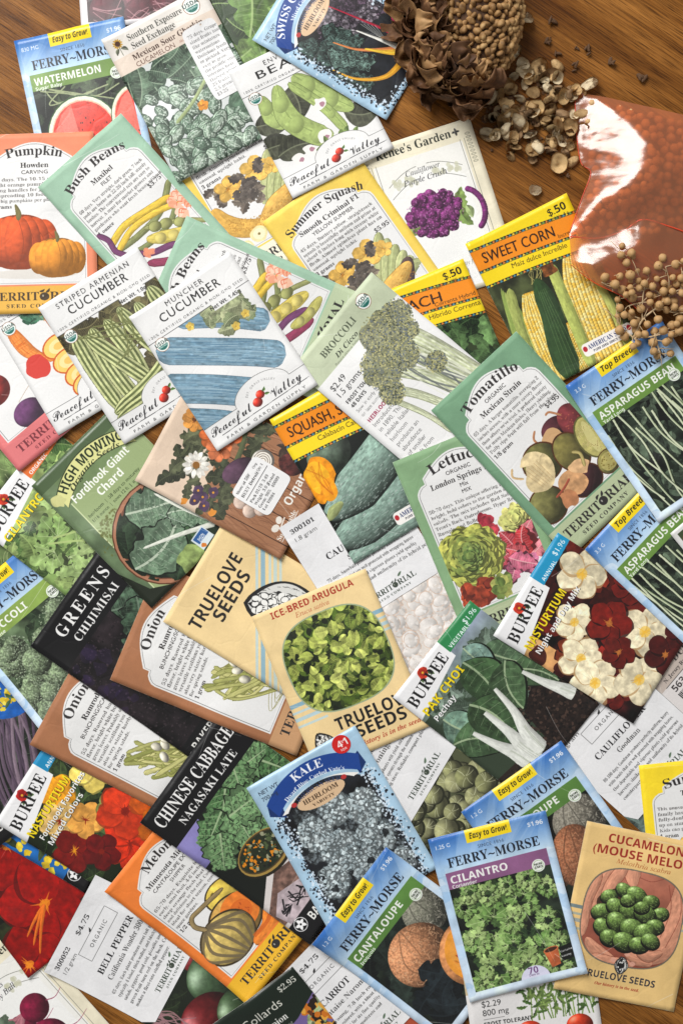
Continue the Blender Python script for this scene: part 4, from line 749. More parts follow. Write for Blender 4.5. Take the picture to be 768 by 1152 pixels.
def l_beans():
    A = Art(136, 205, CREAM, 91); A.noise(0, 0, 136, 205, .015)
    for o, w, c in ((-15, 3, (.72, .82, .84)), (-8, 5, (.50, .68, .78)), (0, 3, (.74, .83, .84)), (6, 4, (.72, .82, .83)), (12, 3, (.75, .83, .82))):
        A.line([(140 + o * .5, 60 + o * .85 - 4), (-10 + o * .5, 150 + o * .85 - 4)], w, c, .85)
    A.text('TRUELOVE', 12, 40, 21, (.12, .11, .10), 'b', fw=96); A.text('SEEDS', 34, 58, 21, (.12, .11, .10), 'b', fw=62)
    beandraw(A, 84, 108, 92, 30, 1.15); return A
def l_arugula():
    A = Art(139, 192, CREAM, 92); A.noise(0, 0, 139, 192, .015)
    for y, w, c in ((50, 5, (.50, .68, .78)), (58, 3, (.74, .84, .87)), (65, 4, (.70, .82, .87)), (72, 3, (.76, .85, .86))): A.line([(118, y), (139, y)], w, c, .9)
    for y, w, c in ((112, 5, (.50, .68, .78)), (120, 3, (.74, .84, .87)), (128, 4, (.70, .82, .87)), (136, 3, (.76, .85, .86))): A.line([(0, y), (36, y)], w, c, .9)
    P = superell(72, 81, 58.5, 55); A.poly(superell(72, 81, 60, 56.5), (.62, .68, .55)); A.poly(P, (.10, .15, .06)); A.setclip(P)
    A.leaves(10, 22, 134, 140, 150, 16, (.08, .12, .05), (.34, .44, .14), 'oval', asp=.7, pw=.8)
    A.leaves(10, 22, 134, 140, 190, 13, (.24, .33, .10), (.80, .83, .42), 'oval', asp=.72, pw=1.2); 
    for k in range(40): A.blob(A.r.uniform(14, 130), A.r.uniform(26, 134), A.r.uniform(2, 5), (.07, .10, .04), .9, .4, 8)
    A.leaves(10, 22, 134, 140, 60, 15, (.50, .58, .20), (.84, .87, .48), 'oval', asp=.72, pw=.3); A.setclip()
    R = (.66, .18, .12)
    A.text('ICE-BRED ARUGULA', 70, 12.5, 11, R, 'b', 'c', fw=100); A.text('Eruca sativa', 66, 21, 8, (.72, .38, .25), 'I', 'c')
    A.text('TRUELOVE', 40, 157, 20, (.10, .10, .10), 'b', fw=90); A.text('SEEDS', 58, 173, 20, (.10, .10, .10), 'b', fw=60); A.text('Our history is in the seed.', 40, 183, 8, R, 'J', fw=92)
    beandraw(A, 22, 170, 42, 13, 1.3); return A
def l_cucamelon():
    A = Art(139, 192, (.90, .76, .50), 93); A.noise(0, 0, 139, 192, .02)
    for y, w, c in ((96, 4, (.40, .48, .52)), (104, 3, (.62, .66, .62)), (111, 4, (.58, .62, .62)), (120, 3, (.66, .68, .62))): A.line([(0, y), (16, y)], w, c, .9); A.line([(124, y - 20), (139, y - 20)], w, c, .9)
    P = superell(71, 98, 56, 54); A.poly(superell(71, 98, 57.5, 55.5), (.45, .42, .36)); A.poly(P, (.62, .34, .26)); A.setclip(P)
    A.grad(10, 30, 132, 160, (.72, .45, .36), (.50, .25, .19), .06); SK = (.86, .60, .48); SE = (.50, .24, .18)
    A.tube([(120, 40), (126, 76), (118, 112), (98, 142)], 44, SK, dark=.62, light=1.1, bands=12, edge=SE)
    for p in ([(104, 52), (112, 80), (106, 112)], [(116, 50), (124, 84), (114, 122)], [(98, 46), (84, 52), (70, 50)]): A.line(A.curve(p, 8), .9, (.52, .26, .20), .7)
    A.tube([(66, 34), (62, 48), (66, 62)], 26, mul(SK, .95), dark=.6, edge=SE)
    for p, w in (([(40, 38), (26, 70), (22, 108)], 17), ([(26, 52), (16, 88), (18, 128)], 15), ([(54, 40), (42, 62), (36, 92)], 14)): A.tube(p, w, SK, dark=.55, light=1.14, bands=10, edge=SE)
    for p, w in (([(24, 128), (40, 142), (62, 148)], 17), ([(34, 146), (58, 152), (84, 148)], 16), ([(104, 144), (88, 142), (72, 138)], 15), ([(112, 128), (98, 136), (84, 134)], 14)): A.tube(p, w, SK, dark=.5, light=1.12, bands=10, edge=SE)
    for x, y in ((60, 147), (82, 148), (74, 138)): A.ell(x, y, 3.4, 2.6, (.88, .66, .58), .8)
    A.blob(66, 96, 36, (.18, .11, .07), .85, .12, 18, 0, .92)
    pts = [(40, 70, 10), (58, 58, 10), (76, 62, 13), (96, 66, 10), (112, 80, 10), (34, 92, 12), (52, 82, 12), (72, 84, 14), (92, 84, 13), (108, 98, 11), (40, 112, 12), (58, 102, 14), (78, 106, 14), (96, 108, 13), (52, 124, 12), (72, 126, 14), (92, 126, 12), (106, 118, 11), (66, 70, 9), (86, 76, 9)]
    for x, y, r in [(67 + (x - 71) * .84, 96 + (y - 92) * .84, r * .86) for x, y, r in pts]:
        a = A.r.uniform(-.5, .5); A.ball(x, y + 1.5, r * 1.2, r * .96, (.05, .06, .03), a, 1, n=0); A.ball(x, y, r * 1.14, r * .86, (.42, .54, .26), a, .30, n=.12, ni=0, spec=.3)
        for k in range(34): b = A.r.uniform(0, 6.28); d = A.r.random() ** .5 * r * .8; A.line([(x + d * math.cos(b), y + d * math.sin(b)), (x + d * math.cos(b) + 1.6, y + d * math.sin(b) + .4)], .6, (.56, .66, .38), .6)
    A.setclip(); R = (.60, .15, .10)
    A.text('CUCAMELON', 71, 18, 13.5, R, 'b', 'c', fw=86); A.text('(MOUSE MELON)', 72, 32, 13.5, R, 'b', 'c', fw=118); A.text('Melothria scabra', 72, 40, 7.6, (.68, .38, .2), 'I', 'c', fw=62)
    A.text('TRUELOVE SEEDS', 70, 170, 11, (.16, .17, .22), 'b', 'c', fw=84); A.text('Our history is in the seed.', 70, 178, 5, R, 'J', 'c'); beandraw(A, 70, 152, 21, 8, 1.57)
    return A

# ---- plain white packets whose lower end shows a photo under a flap, 130 x 225 (the flap itself is a separate sheet)
def w_photo(ph, seed):
    A = Art(130, 225, (.90, .90, .90), seed); ph(A); return A
def ph_cauli(A):
    A.a[:] = (.88, .85, .82); 
    for k in range(150): A.ball(A.r.uniform(0, 130), A.r.uniform(110, 225), A.r.uniform(6, 12), A.r.uniform(6, 11), (.92, .90, .88), 0, .82, n=.03, edge=(.85, .74, .66))
    for k in range(500): A.blob(A.r.uniform(0, 130), A.r.uniform(110, 225), A.r.uniform(1, 2.4), lerp((.84, .80, .76), (.97, .96, .95), A.r.random()), .7, .4, 7)
def ph_sprouts(A):
    A.a[:] = (.30, .32, .22)
    for k in range(70):
        x, y, r = A.r.uniform(0, 130), A.r.uniform(112, 225), A.r.uniform(9, 15); c = lerp((.50, .51, .34), (.68, .68, .50), A.r.random())
        A.ball(x + 1, y + 1.6, r * 1.06, r, (.14, .15, .09), 0, 1, n=0); A.ball(x, y, r, r * .94, c, 0, .42, n=.06)
        for j in range(6): a = A.r.uniform(0, 6.3); A.line(A.curve([(x + r * .1 * math.cos(a), y + r * .1 * math.sin(a)), (x + r * .5 * math.cos(a + .3), y + r * .5 * math.sin(a + .3)), (x + r * .9 * math.cos(a + .2), y + r * .9 * math.sin(a + .2))], 4), .7, (.78, .79, .64), .65)
def ph_peppers(A):
    A.a[:] = (.09, .12, .08); A.leaves(0, 110, 130, 225, 40, 26, (.06, .09, .05), (.26, .32, .2), 'oval')
    for x, y, rx, ry, c in ((112, 146, 34, 26, (.48, .14, .15)), (92, 172, 38, 30, (.24, .33, .22)), (40, 190, 36, 30, (.44, .12, .13)), (120, 196, 30, 30, (.46, .13, .14)), (70, 214, 30, 24, (.25, .34, .22))): A.ball(x, y, rx, ry, c, .3, .35, spec=.45)
    for k in range(14): A.line(A.curve([(A.r.uniform(0, 26), 134), (A.r.uniform(4, 30), 150), (A.r.uniform(0, 36), 175)], 5), 2, (.62, .46, .48), .9, .8)
def ph_dkgreen(A): A.a[:] = (.28, .33, .32); A.leaves(0, 110, 130, 225, 40, 30, (.2, .26, .24), (.50, .58, .55), 'oval')
def ph_carrotp(A): A.a[:] = (.72, .32, .20); A.noise(0, 0, 130, 225, .1)
def flap(code, price, grams, veg, variety, lines, seed, org=True, tail='days'):
    A = Art(130, 137, (.905, .905, .91), seed); A.noise(0, 0, 130, 137, .01); I = (.14, .14, .15)
    if code: A.text(code, 8, 14, 7.4, I, 'B', fw=30); A.text(grams, 8, 24, 7, (.35, .35, .35), 's', fw=27); A.text(price, 56, 16, 8, I, 'B', fw=27)
    if org:
        A.box(36, 25, 102, 42, .6, (.45, .45, .45)); A.text('ORGANIC', 69, 36, 6.6, (.3, .3, .3), 's', 'c', sp=.35)
        A.leaf(68, 23, 6, 2.4, -.6, (.2, .2, .2), n=0)
    A.text(veg, 67, 60, 11, I, 'B', 'c', fw=min(96, 7.2 * len(veg))); A.text(variety, 67, 72, 9, (.2, .2, .2), 'B', 'c', fw=min(80, 4.9 * len(variety)), a=.8)
    A.para(14, 82, lines, 5.6, 7.4, (.2, .2, .2), 'B', .8, fw=106)
    territorial(A, 40, 126, 62, (.24, .28, .24)); A.leaf(86, 115, 7, 2.6, -.5, (.4, .5, .4), n=0)
    return A
def fl_cauli(): return flap('300101', '$4.75', '1.8 gram', 'CAULIFLOWER', 'Snowball', ['75 days. Snowball produces perfectly uniform, heavy', 'white heads that are well protected with wrapping leaves', 'Our dependable and vigorous plants yield quality', 'heads of quality and uniformity of its hybrid peers.'], 101, False)
def fl_sprout(): return flap('300087', '$4.75', '1 gram', 'BRUSSELS SPROUTS', 'Groninger', ['90 days. Hardy plants will yield steady harvests', 'and produce tasty sprouts through the autumn. Rounds', 'bred for long stem. Reliable, compact plants'], 102)
def fl_pepper(): return flap('300052', '$4.75', '1/2 gram', 'BELL PEPPER', 'California Wonder 300', ['65 days. Each plant produces sweet bell peppers', 'typically 4 lobed, thick-walled, and blocky. Use in', 'salads, peppers, good cold, pizzalike and stuffed', 'green fruit turn red on the bush. California', 'makes a first-rate stuffed pepper.'], 103)
def fl_cauli2(): return flap('300103', '$4.75', '1 gram', 'CAULIFLOWER', 'Goodman', ['80-100 days. Goodman produces perfectly uniform, heavy', 'white heads that are well protected with wrapping leaves.', 'Our dependable and vigorous plants yield generous', 'harvests, similar size and uniformity of its hybrid', 'counterparts.'], 104)
def fl_carrot(): return flap('300060', '$4.75', '1 gram', 'CARROT', 'Nantaise Narome', ['65 days. Young, 7-8 inch roots are', 'sweet, deeply colored, with a blunt tip and a', 'growers prefer it for its fine quality. Smooth', 'skin, daily harvest, moderate and'], 105)

# ---- botanical painting packets with a green head, 140 x 200
def b_broccoli():
    A = Art(140, 200, (.925, .925, .92), 111); A.rect(0, 0, 140, 38, (.76, .80, .68)); A.noise(0, 0, 140, 38, .02)
    A.text('BROCCOLI', 60, 22, 12, (.25, .28, .22), 'B', 'c', fw=56, a=.85); A.text('Di Cicco', 60, 33, 8.6, (.2, .22, .18), 'J', 'c', fw=36); A.text('Brassica oleracea Italica Group', 60, 37.5, 4, (.4, .42, .36), 'I', 'c')
    A.text('$2.49', 10, 54, 10, (.2, .2, .2), 's'); A.text('1.5 grams', 10, 64, 10, (.2, .2, .2), 's'); A.text('FROST TOLERANT', 10, 75, 6, (.15, .15, .15), 'b'); A.text('48 DAYS', 10, 82, 6, (.15, .15, .15), 'b')
    A.para(10, 90, ['Sow in early spring', 'or late summer'], 6, 7, (.4, .4, .4), 's'); A.text('HEIRLOOM', 10, 107, 6.4, (.60, .12, .28), 'b'); A.para(10, 115, ['Introduced', 'in 1890. This', 'reliable Italian', 'heirloom', 'produces an', 'abundance', 'of smaller', 'heads from'], 7.4, 8.4, (.38, .38, .38), 's')
    W = (.83, .85, .74)
    for p, w in (([(60, 70), (90, 120), (110, 190)], 16), ([(90, 60), (106, 110), (120, 190)], 20), ([(50, 96), (70, 130), (90, 190)], 10), ([(112, 60), (124, 110), (136, 190)], 18), ([(46, 110), (58, 150), (62, 185)], 6)): A.tube(p, w, W, edge=(.50, .52, .40), n=.08, w2=w * .8, stripe=(.74, .77, .62), bands=8)
    for k in range(14): A.line(A.curve([(80 + A.r.uniform(-14, 30), 80), (96 + A.r.uniform(-14, 26), 130), (108 + A.r.uniform(-14, 26), 190)], 8), A.r.uniform(.8, 2.4), A.r.choice(((.36, .38, .40), (.52, .55, .42), (.90, .91, .84))), .7)
    for x, y, r in ((66, 78, 24), (96, 56, 26), (92, 86, 18), (122, 52, 17), (52, 104, 14), (110, 120, 12), (118, 72, 12)):
        A.blob(x, y, r, (.50, .51, .40), .9, .14, 18, .1)
        for k in range(int(r * 26)): a = A.r.uniform(0, 6.28); d = r * A.r.random() ** .5 * 1.06; A.ell(x + d * math.cos(a), y + d * math.sin(a), .9, .9, A.r.choice(((.26, .28, .24), (.66, .65, .44), (.78, .76, .54), (.42, .46, .50), (.55, .56, .42))), .9, k=6)
    A.leaf(78, 172, 26, 10, -.5, (.82, .84, .74)); A.usda(109, 14, 9); return A
def b_tomato():
    A = Art(146, 200, (.90, .895, .89), 112); A.rect(0, 0, 146, 38, (.80, .72, .55)); A.text('$2.29', 16, 54, 10, (.2, .2, .2), 's'); A.text('800 mg', 16, 64, 10, (.2, .2, .2), 's'); A.line([(16, 68), (40, 68)], .5, (.5, .5, .5)); A.text('FROST TOLERANT', 16, 76, 6.4, (.15, .15, .15), 'b')
    for k in range(16): x = 70 + k * 4.6; A.line(A.curve([(x + A.r.uniform(-4, 4), 78), (x + A.r.uniform(-5, 5), 55), (x + A.r.uniform(-10, 10), 40)], 6), 1.5, lerp((.30, .42, .20), (.58, .68, .38), A.r.random()))
    for k in range(60): A.leaf(56 + A.r.uniform(0, 88), 40 + A.r.uniform(0, 30), 13, 4, A.r.uniform(0, 6.3), lerp((.24, .36, .16), (.56, .66, .36), A.r.random()), 'lobed')
    for x in (66, 122): A.ball(x, 90, 15, 13, (.80, .22, .10), spec=.4)
    A.ball(94, 98, 13, 11, (.85, .40, .12), spec=.3); return A

# ---- cream packets with a garden gate drawing, 136 x 185
def type_r(l1, l2, art, seed):
    A = Art(136, 185, (.91, .88, .78), seed); A.noise(0, 0, 136, 185, .02); L = (.45, .45, .42)
    A.rect(16, 22, 120, 176, (.93, .925, .90)); A.poly([(24, 180), (24, 60), (40, 44), (68, 36), (96, 44), (112, 60), (112, 180)], (.94, .94, .93))
    for x0, x1 in ((26, 62), (74, 112)):
        t = np.linspace(0, 1, 12); A.line([(x0 + (x1 - x0) * u, 48 - 14 * math.sin(math.pi * (u * .5 + (0 if x0 < 50 else .5)))) for u in t], .6, L); A.line([(x0 + (x1 - x0) * u, 62 - 14 * math.sin(math.pi * (u * .5 + (0 if x0 < 50 else .5)))) for u in t], .6, L)
        for k in range(16): x = x0 + 4 + A.r.random() * (x1 - x0 - 8); A.ell(x, 48 + A.r.uniform(-5, 5), 2.4, 3, (.78, .78, .68), .7)
    for x in (14, 19, 118, 123): A.line([(x, 20), (x, 185)], .5, (.55, .55, .5))
    for x in (9, 128):
        for k in range(9): A.ell(x, 16 + k * 4, 3.2, 1.6, (.62, .60, .52), .8); A.ell(x, 16 + k * 4, 1.8, .9, (.85, .83, .74), .9)
    A.text("Renee's Garden", 66, 15, 14, (.13, .15, .12), 'B', 'c', fw=88); 
    for k in range(4): a = k * 1.571; A.leaf(116 + 2.4 * math.cos(a), 11 + 2.4 * math.sin(a), 4.5, 2.4, a, (.2, .2, .2), n=0)
    A.text(l1, 68, 42, 8.4, (.25, .25, .25), 'I', 'c'); A.text(l2, 68, 52, 9.2, (.2, .2, .22), 'I', 'c'); art(A); return A
def art_pcauli(A):
    for k in range(9): A.leaf(68 + A.r.uniform(-34, 34), 88 + A.r.uniform(-24, 26), 26, 14, A.r.uniform(0, 6.3), lerp((.42, .54, .26), (.68, .74, .45), A.r.random()), 'curly')
    for k in range(150):
        a = A.r.uniform(0, 6.28); d = A.r.random() ** .5; A.ball(66 + 30 * d * math.cos(a), 91 + 24 * d * math.sin(a), 5, 4.8, lerp((.38, .13, .34), (.58, .26, .52), A.r.random()), 0, .5, n=.14, ni=0)
    for k in range(300): a = A.r.uniform(0, 6.28); d = A.r.random() ** .5; A.ell(66 + 33 * d * math.cos(a), 91 + 27 * d * math.sin(a), .8, .8, A.r.choice(((.30, .10, .28), (.74, .48, .70), (.60, .30, .55))), .8, k=6)
    A.leaf(104, 100, 16, 9, 1.4, (.66, .74, .50))
    for k in range(22): t = k / 21; a = -1.2 + 2.3 * t; A.ball(103 + 18 * math.cos(a), 98 + 24 * math.sin(a), 3.4, 3.2, (.46, .17, .42), 0, .5, n=.1)
    A.box(90, 132, 114, 144, .6, (.6, .65, .55)); A.rect(96, 136, 100, 142, (.82, .86, .80)); A.text('Mild, delicious, nutty flavor', 68, 156, 6.2, (.5, .5, .45), 'I', 'c'); A.text('( 1/4 gram )', 68, 164, 6.2, (.4, .4, .4), 's', 'c')
def art_beets(A):
    for x, y, r in ((58, 96, 20), (86, 84, 17), (76, 122, 24), (44, 126, 19)):
        for k in range(3): A.tube([(x - r * .7, y - r * .2), (x - r * 1.5, y - 4 + k * 5), (x - r * 2.1, y - 10 + 9 * k)], 5, (.66, .42, .46)); A.leaf(x - r * 2.1, y - 10 + 9 * k, 18, 11, A.r.uniform(2, 4), lerp((.18, .25, .18), (.40, .46, .38), A.r.random()), 'curly')
        A.ball(x, y, r, r * .96, (.50, .08, .22), 0, .5, n=.08); A.line(A.curve([(x + r * .9, y + 2), (x + r * 1.5, y + 6), (x + r * 2.2, y + 2)]), 1.4, (.62, .3, .4), 1, .4)
def r_cauli(): return type_r('Cauliflower', 'Purple Crush', art_pcauli, 121)
def r_beet(): return type_r('Beets', 'Baby Ball', art_beets, 122)

# ---- one-off packets
def s_gherkin():
    A = Art(128, 182, (.90, .88, .85), 131); A.rect(0, 27, 128, 46, (.88, .82, .76)); A.noise(0, 0, 128, 46, .015)
    G = (.36, .46, .38); P = [(0, 46), (128, 46), (128, 182), (0, 182)]; A.setclip(P); A.rect(0, 46, 128, 182, (.82, .84, .83))
    A.leaves(0, 46, 128, 110, 34, 46, (.20, .28, .22), (.46, .55, .46), 'lobed', (.62, .70, .60))
    for k in range(6): A.blob(A.r.uniform(8, 40), A.r.uniform(88, 120), 9, (.88, .89, .89), 1, .3, 10)
    pts = sorted([(A.r.uniform(0, 128), A.r.uniform(84, 182)) for _ in range(120)], key=lambda p: p[1] + A.r.uniform(-20, 20))
    for x, y in pts:
        if x < 30 and y < 120 and A.r.random() < .7: continue
        a = A.r.uniform(0, 3.1); r = A.r.uniform(9, 13); c = lerp((.40, .49, .42), (.66, .74, .66), A.r.random())
        A.ball(x, y, r, r * .68, c, a, .5, n=.12, ni=0, edge=(.22, .29, .24)); 
        for j in (-2, -1, 0, 1, 2): v = j * r * .24; q, z = math.cos(a), math.sin(a); A.line([(x + u * q - v * (1 - (u / r) ** 2) * z, y + u * z + v * (1 - (u / r) ** 2) * q) for u in np.linspace(-r * .85, r * .85, 7)], 1, A.r.choice(((.30, .39, .32), (.80, .85, .79))), .6)
        for j in range(16): b = A.r.uniform(0, 6.28); d = A.r.random() ** .5 * r * .6; A.ell(x + d * math.cos(b), y + d * math.sin(b), 1, .8, (.82, .87, .82), .7, k=6)
    A.tube([(30, 122), (60, 108), (100, 80)], 4, (.60, .66, .46)); A.flower(66, 118, 6, (.92, .60, .2), (.6, .3, .1)); A.leaf(112, 130, 56, 34, 1.2, (.36, .46, .38), 'lobed', (.62, .70, .60)); A.setclip()
    A.text('Southern Exposure', 27, 15, 10.5, (.24, .24, .22), 'B', fw=68, a=.9); A.text('Seed Exchange', 27, 25, 10.5, (.24, .24, .22), 'B', fw=54, a=.9)
    A.text('Mexican Sour Gherkin', 22, 36.5, 9.6, (.25, .17, .14), 'B', fw=88); A.text('CUCAMELON', 22, 44.5, 8, (.40, .28, .24), 's', fw=48); A.text('Melothria scabra', 76, 43, 4, (.6, .4, .35), 'I')
    for k in range(12): a = k * .524; A.leaf(14 + 4 * math.cos(a), 12 + 4 * math.sin(a), 4, 2, a, (.85, .66, .25), n=0)
    A.ell(14, 12, 3, 3, (.30, .18, .12)); A.leaf(10, 20, 8, 4, 2.2, (.42, .44, .36)); A.leaf(19, 20, 9, 4, .7, (.42, .44, .36)); A.line([(14, 15), (14, 26)], .9, (.4, .42, .34))
    A.usda(107, 13, 10); return A
def st_gherkin():
    A = Art(42, 88, (.90, .90, .90), 132); A.para(5, 11, ['75 days. Grape', 'sized fruits look', 'like miniature', 'watermelons.', 'Delicious fresh', 'or pickled. Very', 'easy to grow,', 'the prolific vine', 'tolerates heat.', 'Harvest about', '25 fruits daily', '2.5 grams', '$3.25'], 5.6, 6, (.42, .42, .42), 'B', .8); return A
def m_chard():
    A = Art(130, 195, (.56, .64, .44), 141); A.grad(0, 0, 130, 195, (.40, .49, .32), (.62, .68, .48), .04)
    A.grad(0, 0, 20, 195, (.42, .50, .36), (.36, .44, .32), .06); A.poly([(18, 46), (130, 40), (130, 195), (18, 195)], (.60, .67, .47)); A.line([(18, 46), (18, 195)], 1.2, (.80, .84, .66)); A.rect(0, 0, 130, 16, (.30, .38, .25))
    arc = lambda R, y0: [(66 + R * math.sin(t), y0 + R - R * math.cos(t)) for t in np.linspace(-.62, .62, 26)]
    A.poly(arc(92, 10) + [(x, y + 21) for x, y in arc(92, 10)][::-1], (.20, .24, .14)); A.poly(arc(92, 11.2) + [(x, y + 19) for x, y in arc(92, 11.2)][::-1], (.86, .86, .58))
    A.blob(10, 34, 8, (.80, .80, .54), 1, .25, 12); A.blob(122, 34, 7, (.80, .80, .54), 1, .25, 12)
    A.text('HIGH MOWING', 66, 24, 15.5, (.10, .16, .08), 'b', 'c', arc=92, fw=92); A.text('Organic Seeds', 66, 31.5, 9.6, (.16, .20, .10), 'J', 'c', arc=92, fw=74)
    A.text('Fordhook Giant', 22, 50, 13.5, (.96, .97, .94), 'b', fw=84); A.text('Chard', 48, 64, 13.5, (.96, .97, .94), 'b', fw=36)
    A.text('heirloom  |  58 days to maturity', 22, 73, 6, (.22, .28, .16), 's', fw=78); A.text('1/16 ounce  |  sows 12 ft  |  item 2342', 22, 80, 6, (.22, .28, .16), 's', fw=84)
    for k in range(600): x = A.r.uniform(0, 130); y = 84 + abs(A.r.gauss(0, 14)); d = math.hypot(x - 74, y - 144); (A.blob(x, y, 1.2, (.40, .42, .22), .7, .5, 6) if 62 < d < 76 else None)
    A.poly([(0, 140), (14, 178), (40, 195), (0, 195)], (.12, .15, .10)); A.poly([(130, 150), (110, 185), (90, 195), (130, 195)], (.12, .15, .10))
    A.ell(74, 144, 63, 61, (.36, .22, .14)); A.ell(74, 144, 61.5, 59.5, (.68, .47, .36)); A.ell(74, 144, 57, 55, (.46, .28, .20)); A.ell(74, 145, 55, 53, (.09, .12, .09)); A.setclip(superell(74, 145, 59, 57, 2))
    A.leaves(20, 90, 130, 195, 26, 40, (.08, .12, .08), (.26, .36, .25), 'curly')
    for x, y, L, W, a in ((84, 116, 72, 48, .5), (58, 150, 80, 56, -.15), (104, 150, 50, 36, 1.0)):
        c = (.42, .52, .42); st_ = A.r.getstate(); A.leaf(x, y, L * 1.05, W * 1.07, a, (.08, .12, .08), 'curly'); A.r.setstate(st_); A.leaf(x, y, L, W, a, c, 'curly', (.80, .84, .76), c1=mul(c, .84))
        for k in range(130): u = A.r.uniform(-.44, .44) * L; v = A.r.uniform(-.36, .36) * W; q, z = math.cos(a), math.sin(a); X, Y = x + u * q - v * z, y + u * z + v * q; A.line([(X, Y), (X + A.r.uniform(-4, 4), Y + A.r.uniform(-2, 4))], 1, A.r.choice(((.24, .33, .25), (.60, .69, .58), (.30, .40, .31))), .7)
    for p in ([(40, 140), (80, 158), (118, 178)], [(92, 104), (104, 140), (120, 178)], [(110, 130), (116, 150), (122, 178)]): A.tube(p, 2.4, (.88, .89, .84), w2=7)
    A.blob(70, 186, 16, (.56, .64, .38), 1, .25, 12, .1); A.setclip()
    A.poly([(84, 172), (104, 168), (107, 186), (87, 190)], (.86, .90, .92)); A.poly([(86, 173), (103, 170), (105, 179), (88, 182)], (.20, .38, .62)); A.text('NON', 95, 178, 4, (.95, .96, .96), 'b', 'c', ang=9); A.text('GMO', 95.5, 181, 4, (.95, .96, .96), 'b', 'c', ang=9); A.blob(91, 186, 2.6, (.85, .5, .2), 1, .3, 8)
    return A
def s_wood():
    A = Art(128, 187, (.87, .78, .69), 151); A.noise(0, 0, 128, 187, .02)
    A.poly([(0, 78), (128, 60), (128, 187), (0, 187)], (.62, .43, .31)); A.setclip([(0, 78), (128, 60), (128, 187), (0, 187)])
    for k in range(420): y = A.r.uniform(60, 187); x = A.r.uniform(-20, 128); A.line(A.curve([(x, y), (x + 3, y + 16), (x - 2 + A.r.uniform(-2, 2), y + 36)], 4), A.r.uniform(.4, 1.2), lerp((.40, .25, .17), (.76, .56, .42), A.r.random()), .5)
    for x in (16, 44, 74, 100, 122): A.line([(x, 60), (x + A.r.uniform(-3, 3), 187)], 1.2, (.26, .16, .11))
    A.setclip()
    A.leaves(8, 30, 128, 110, 70, 24, (.20, .22, .15), (.42, .44, .32), 'lobed')
    A.tube([(60, 80), (90, 70), (128, 56)], 8, (.28, .31, .22)); A.tube([(56, 90), (90, 88), (126, 76)], 6, (.33, .36, .24))
    for x, y, r, c in ((92, 26, 15, (.88, .60, .28)), (104, 40, 13, (.88, .62, .34)), (86, 54, 18, (.82, .42, .20)), (100, 66, 20, (.85, .42, .22)), (76, 66, 16, (.85, .48, .30)), (112, 56, 14, (.80, .40, .22))): A.flower(x, y, r, c, (.5, .25, .1), 7, w=.7)
    A.flower(48, 52, 19, (.95, .94, .90), (.60, .40, .14), 13, dark=(.75, .73, .70), w=.5, sy=.5); A.ell(48, 52, 4, 4, (.55, .36, .12))
    for x, y in ((12, 70), (20, 76), (12, 82), (24, 68), (30, 84)): A.blob(x, y, 6, (.30, .22, .33), 1, .2, 10, .1); A.ell(x, y, 1.4, 1.4, (.85, .6, .2))
    for x, y in ((10, 94), (6, 60)): A.blob(x, y, 4, (.85, .55, .2), 1, .3, 9)
    A.ball(66, 98, 21, 13, (.36, .25, .33), .6, .5); A.ball(88, 116, 13, 13, (.93, .91, .87)); 
    for r in (11, 8.5, 6, 3.5): A.ell(88, 116, r, r, (.45, .40, .36)); A.ell(88, 116, r - .8, r - .8, (.94, .92, .88))
    for x, y in ((36, 116), (48, 112), (32, 130), (46, 128), (56, 122), (40, 140)): A.ball(x, y, 9, 8.5, (.84, .75, .69), 0, .65, edge=(.55, .42, .36))
    A.ball(104, 146, 17, 16, (.34, .17, .16), n=.2); A.tube([(108, 158), (106, 172), (98, 184)], 3, (.30, .18, .15))
    for k in range(6): A.leaf(114 + A.r.uniform(-8, 8), 130 + A.r.uniform(-8, 8), 16, 6, A.r.uniform(0, 6), (.28, .22, .18))
    A.text('Organic', 58, 168, 14, (.93, .92, .89), 'b', fw=50); A.text('Sustainable', 18, 177, 8, (.92, .91, .88), 'B', fw=38); A.ell(28, 165, 5, 4, (.90, .88, .84), 1, .4); A.ell(38, 164, 4.4, 3.6, (.90, .88, .84), 1, -.4); A.line([(30, 170), (44, 168)], 1.6, (.9, .88, .84)); A.line([(18, 179), (58, 178)], .8, (.92, .91, .88)); A.text('SEED COMPANY', 22, 184, 4.6, (.9, .88, .85), 's')
    return A
def st_wood():
    A = Art(52, 50, (.92, .92, .92), 152); T = (.22, .22, .22)
    A.text('Store at 50F', 4, 8, 5, T, 'B'); A.text('BEET Detroit', 4, 15, 5.6, T, 'B'); A.line([(3, 19), (49, 19)], .9, (.2, .2, .2)); A.para(4, 26, ['Pack 01/19', 'Weight  3.0 g', 'Germ: 96%', 'Lot 10984'], 5, 5.6, T, 'B', .85); A.para(38, 8, ['Org.', 'Qty 1'], 4.2, 6, T, 'B', .8); A.para(31, 26, ['3.49', 'Tested', '40009'], 5, 5.8, T, 'B', .85); return A
def st_sale():
    A = Art(22, 22, (.82, .14, .13), 153); A.text('4', 6, 14.5, 12, (.97, .95, .94), 'b'); A.text('$', 12, 10.5, 5, (.97, .95, .94), 'b'); A.text('1', 14.4, 14.5, 12, (.97, .95, .94), 'b'); A.text('FOR', 11, 19, 4, (.97, .95, .94), 'b', 'c'); return A
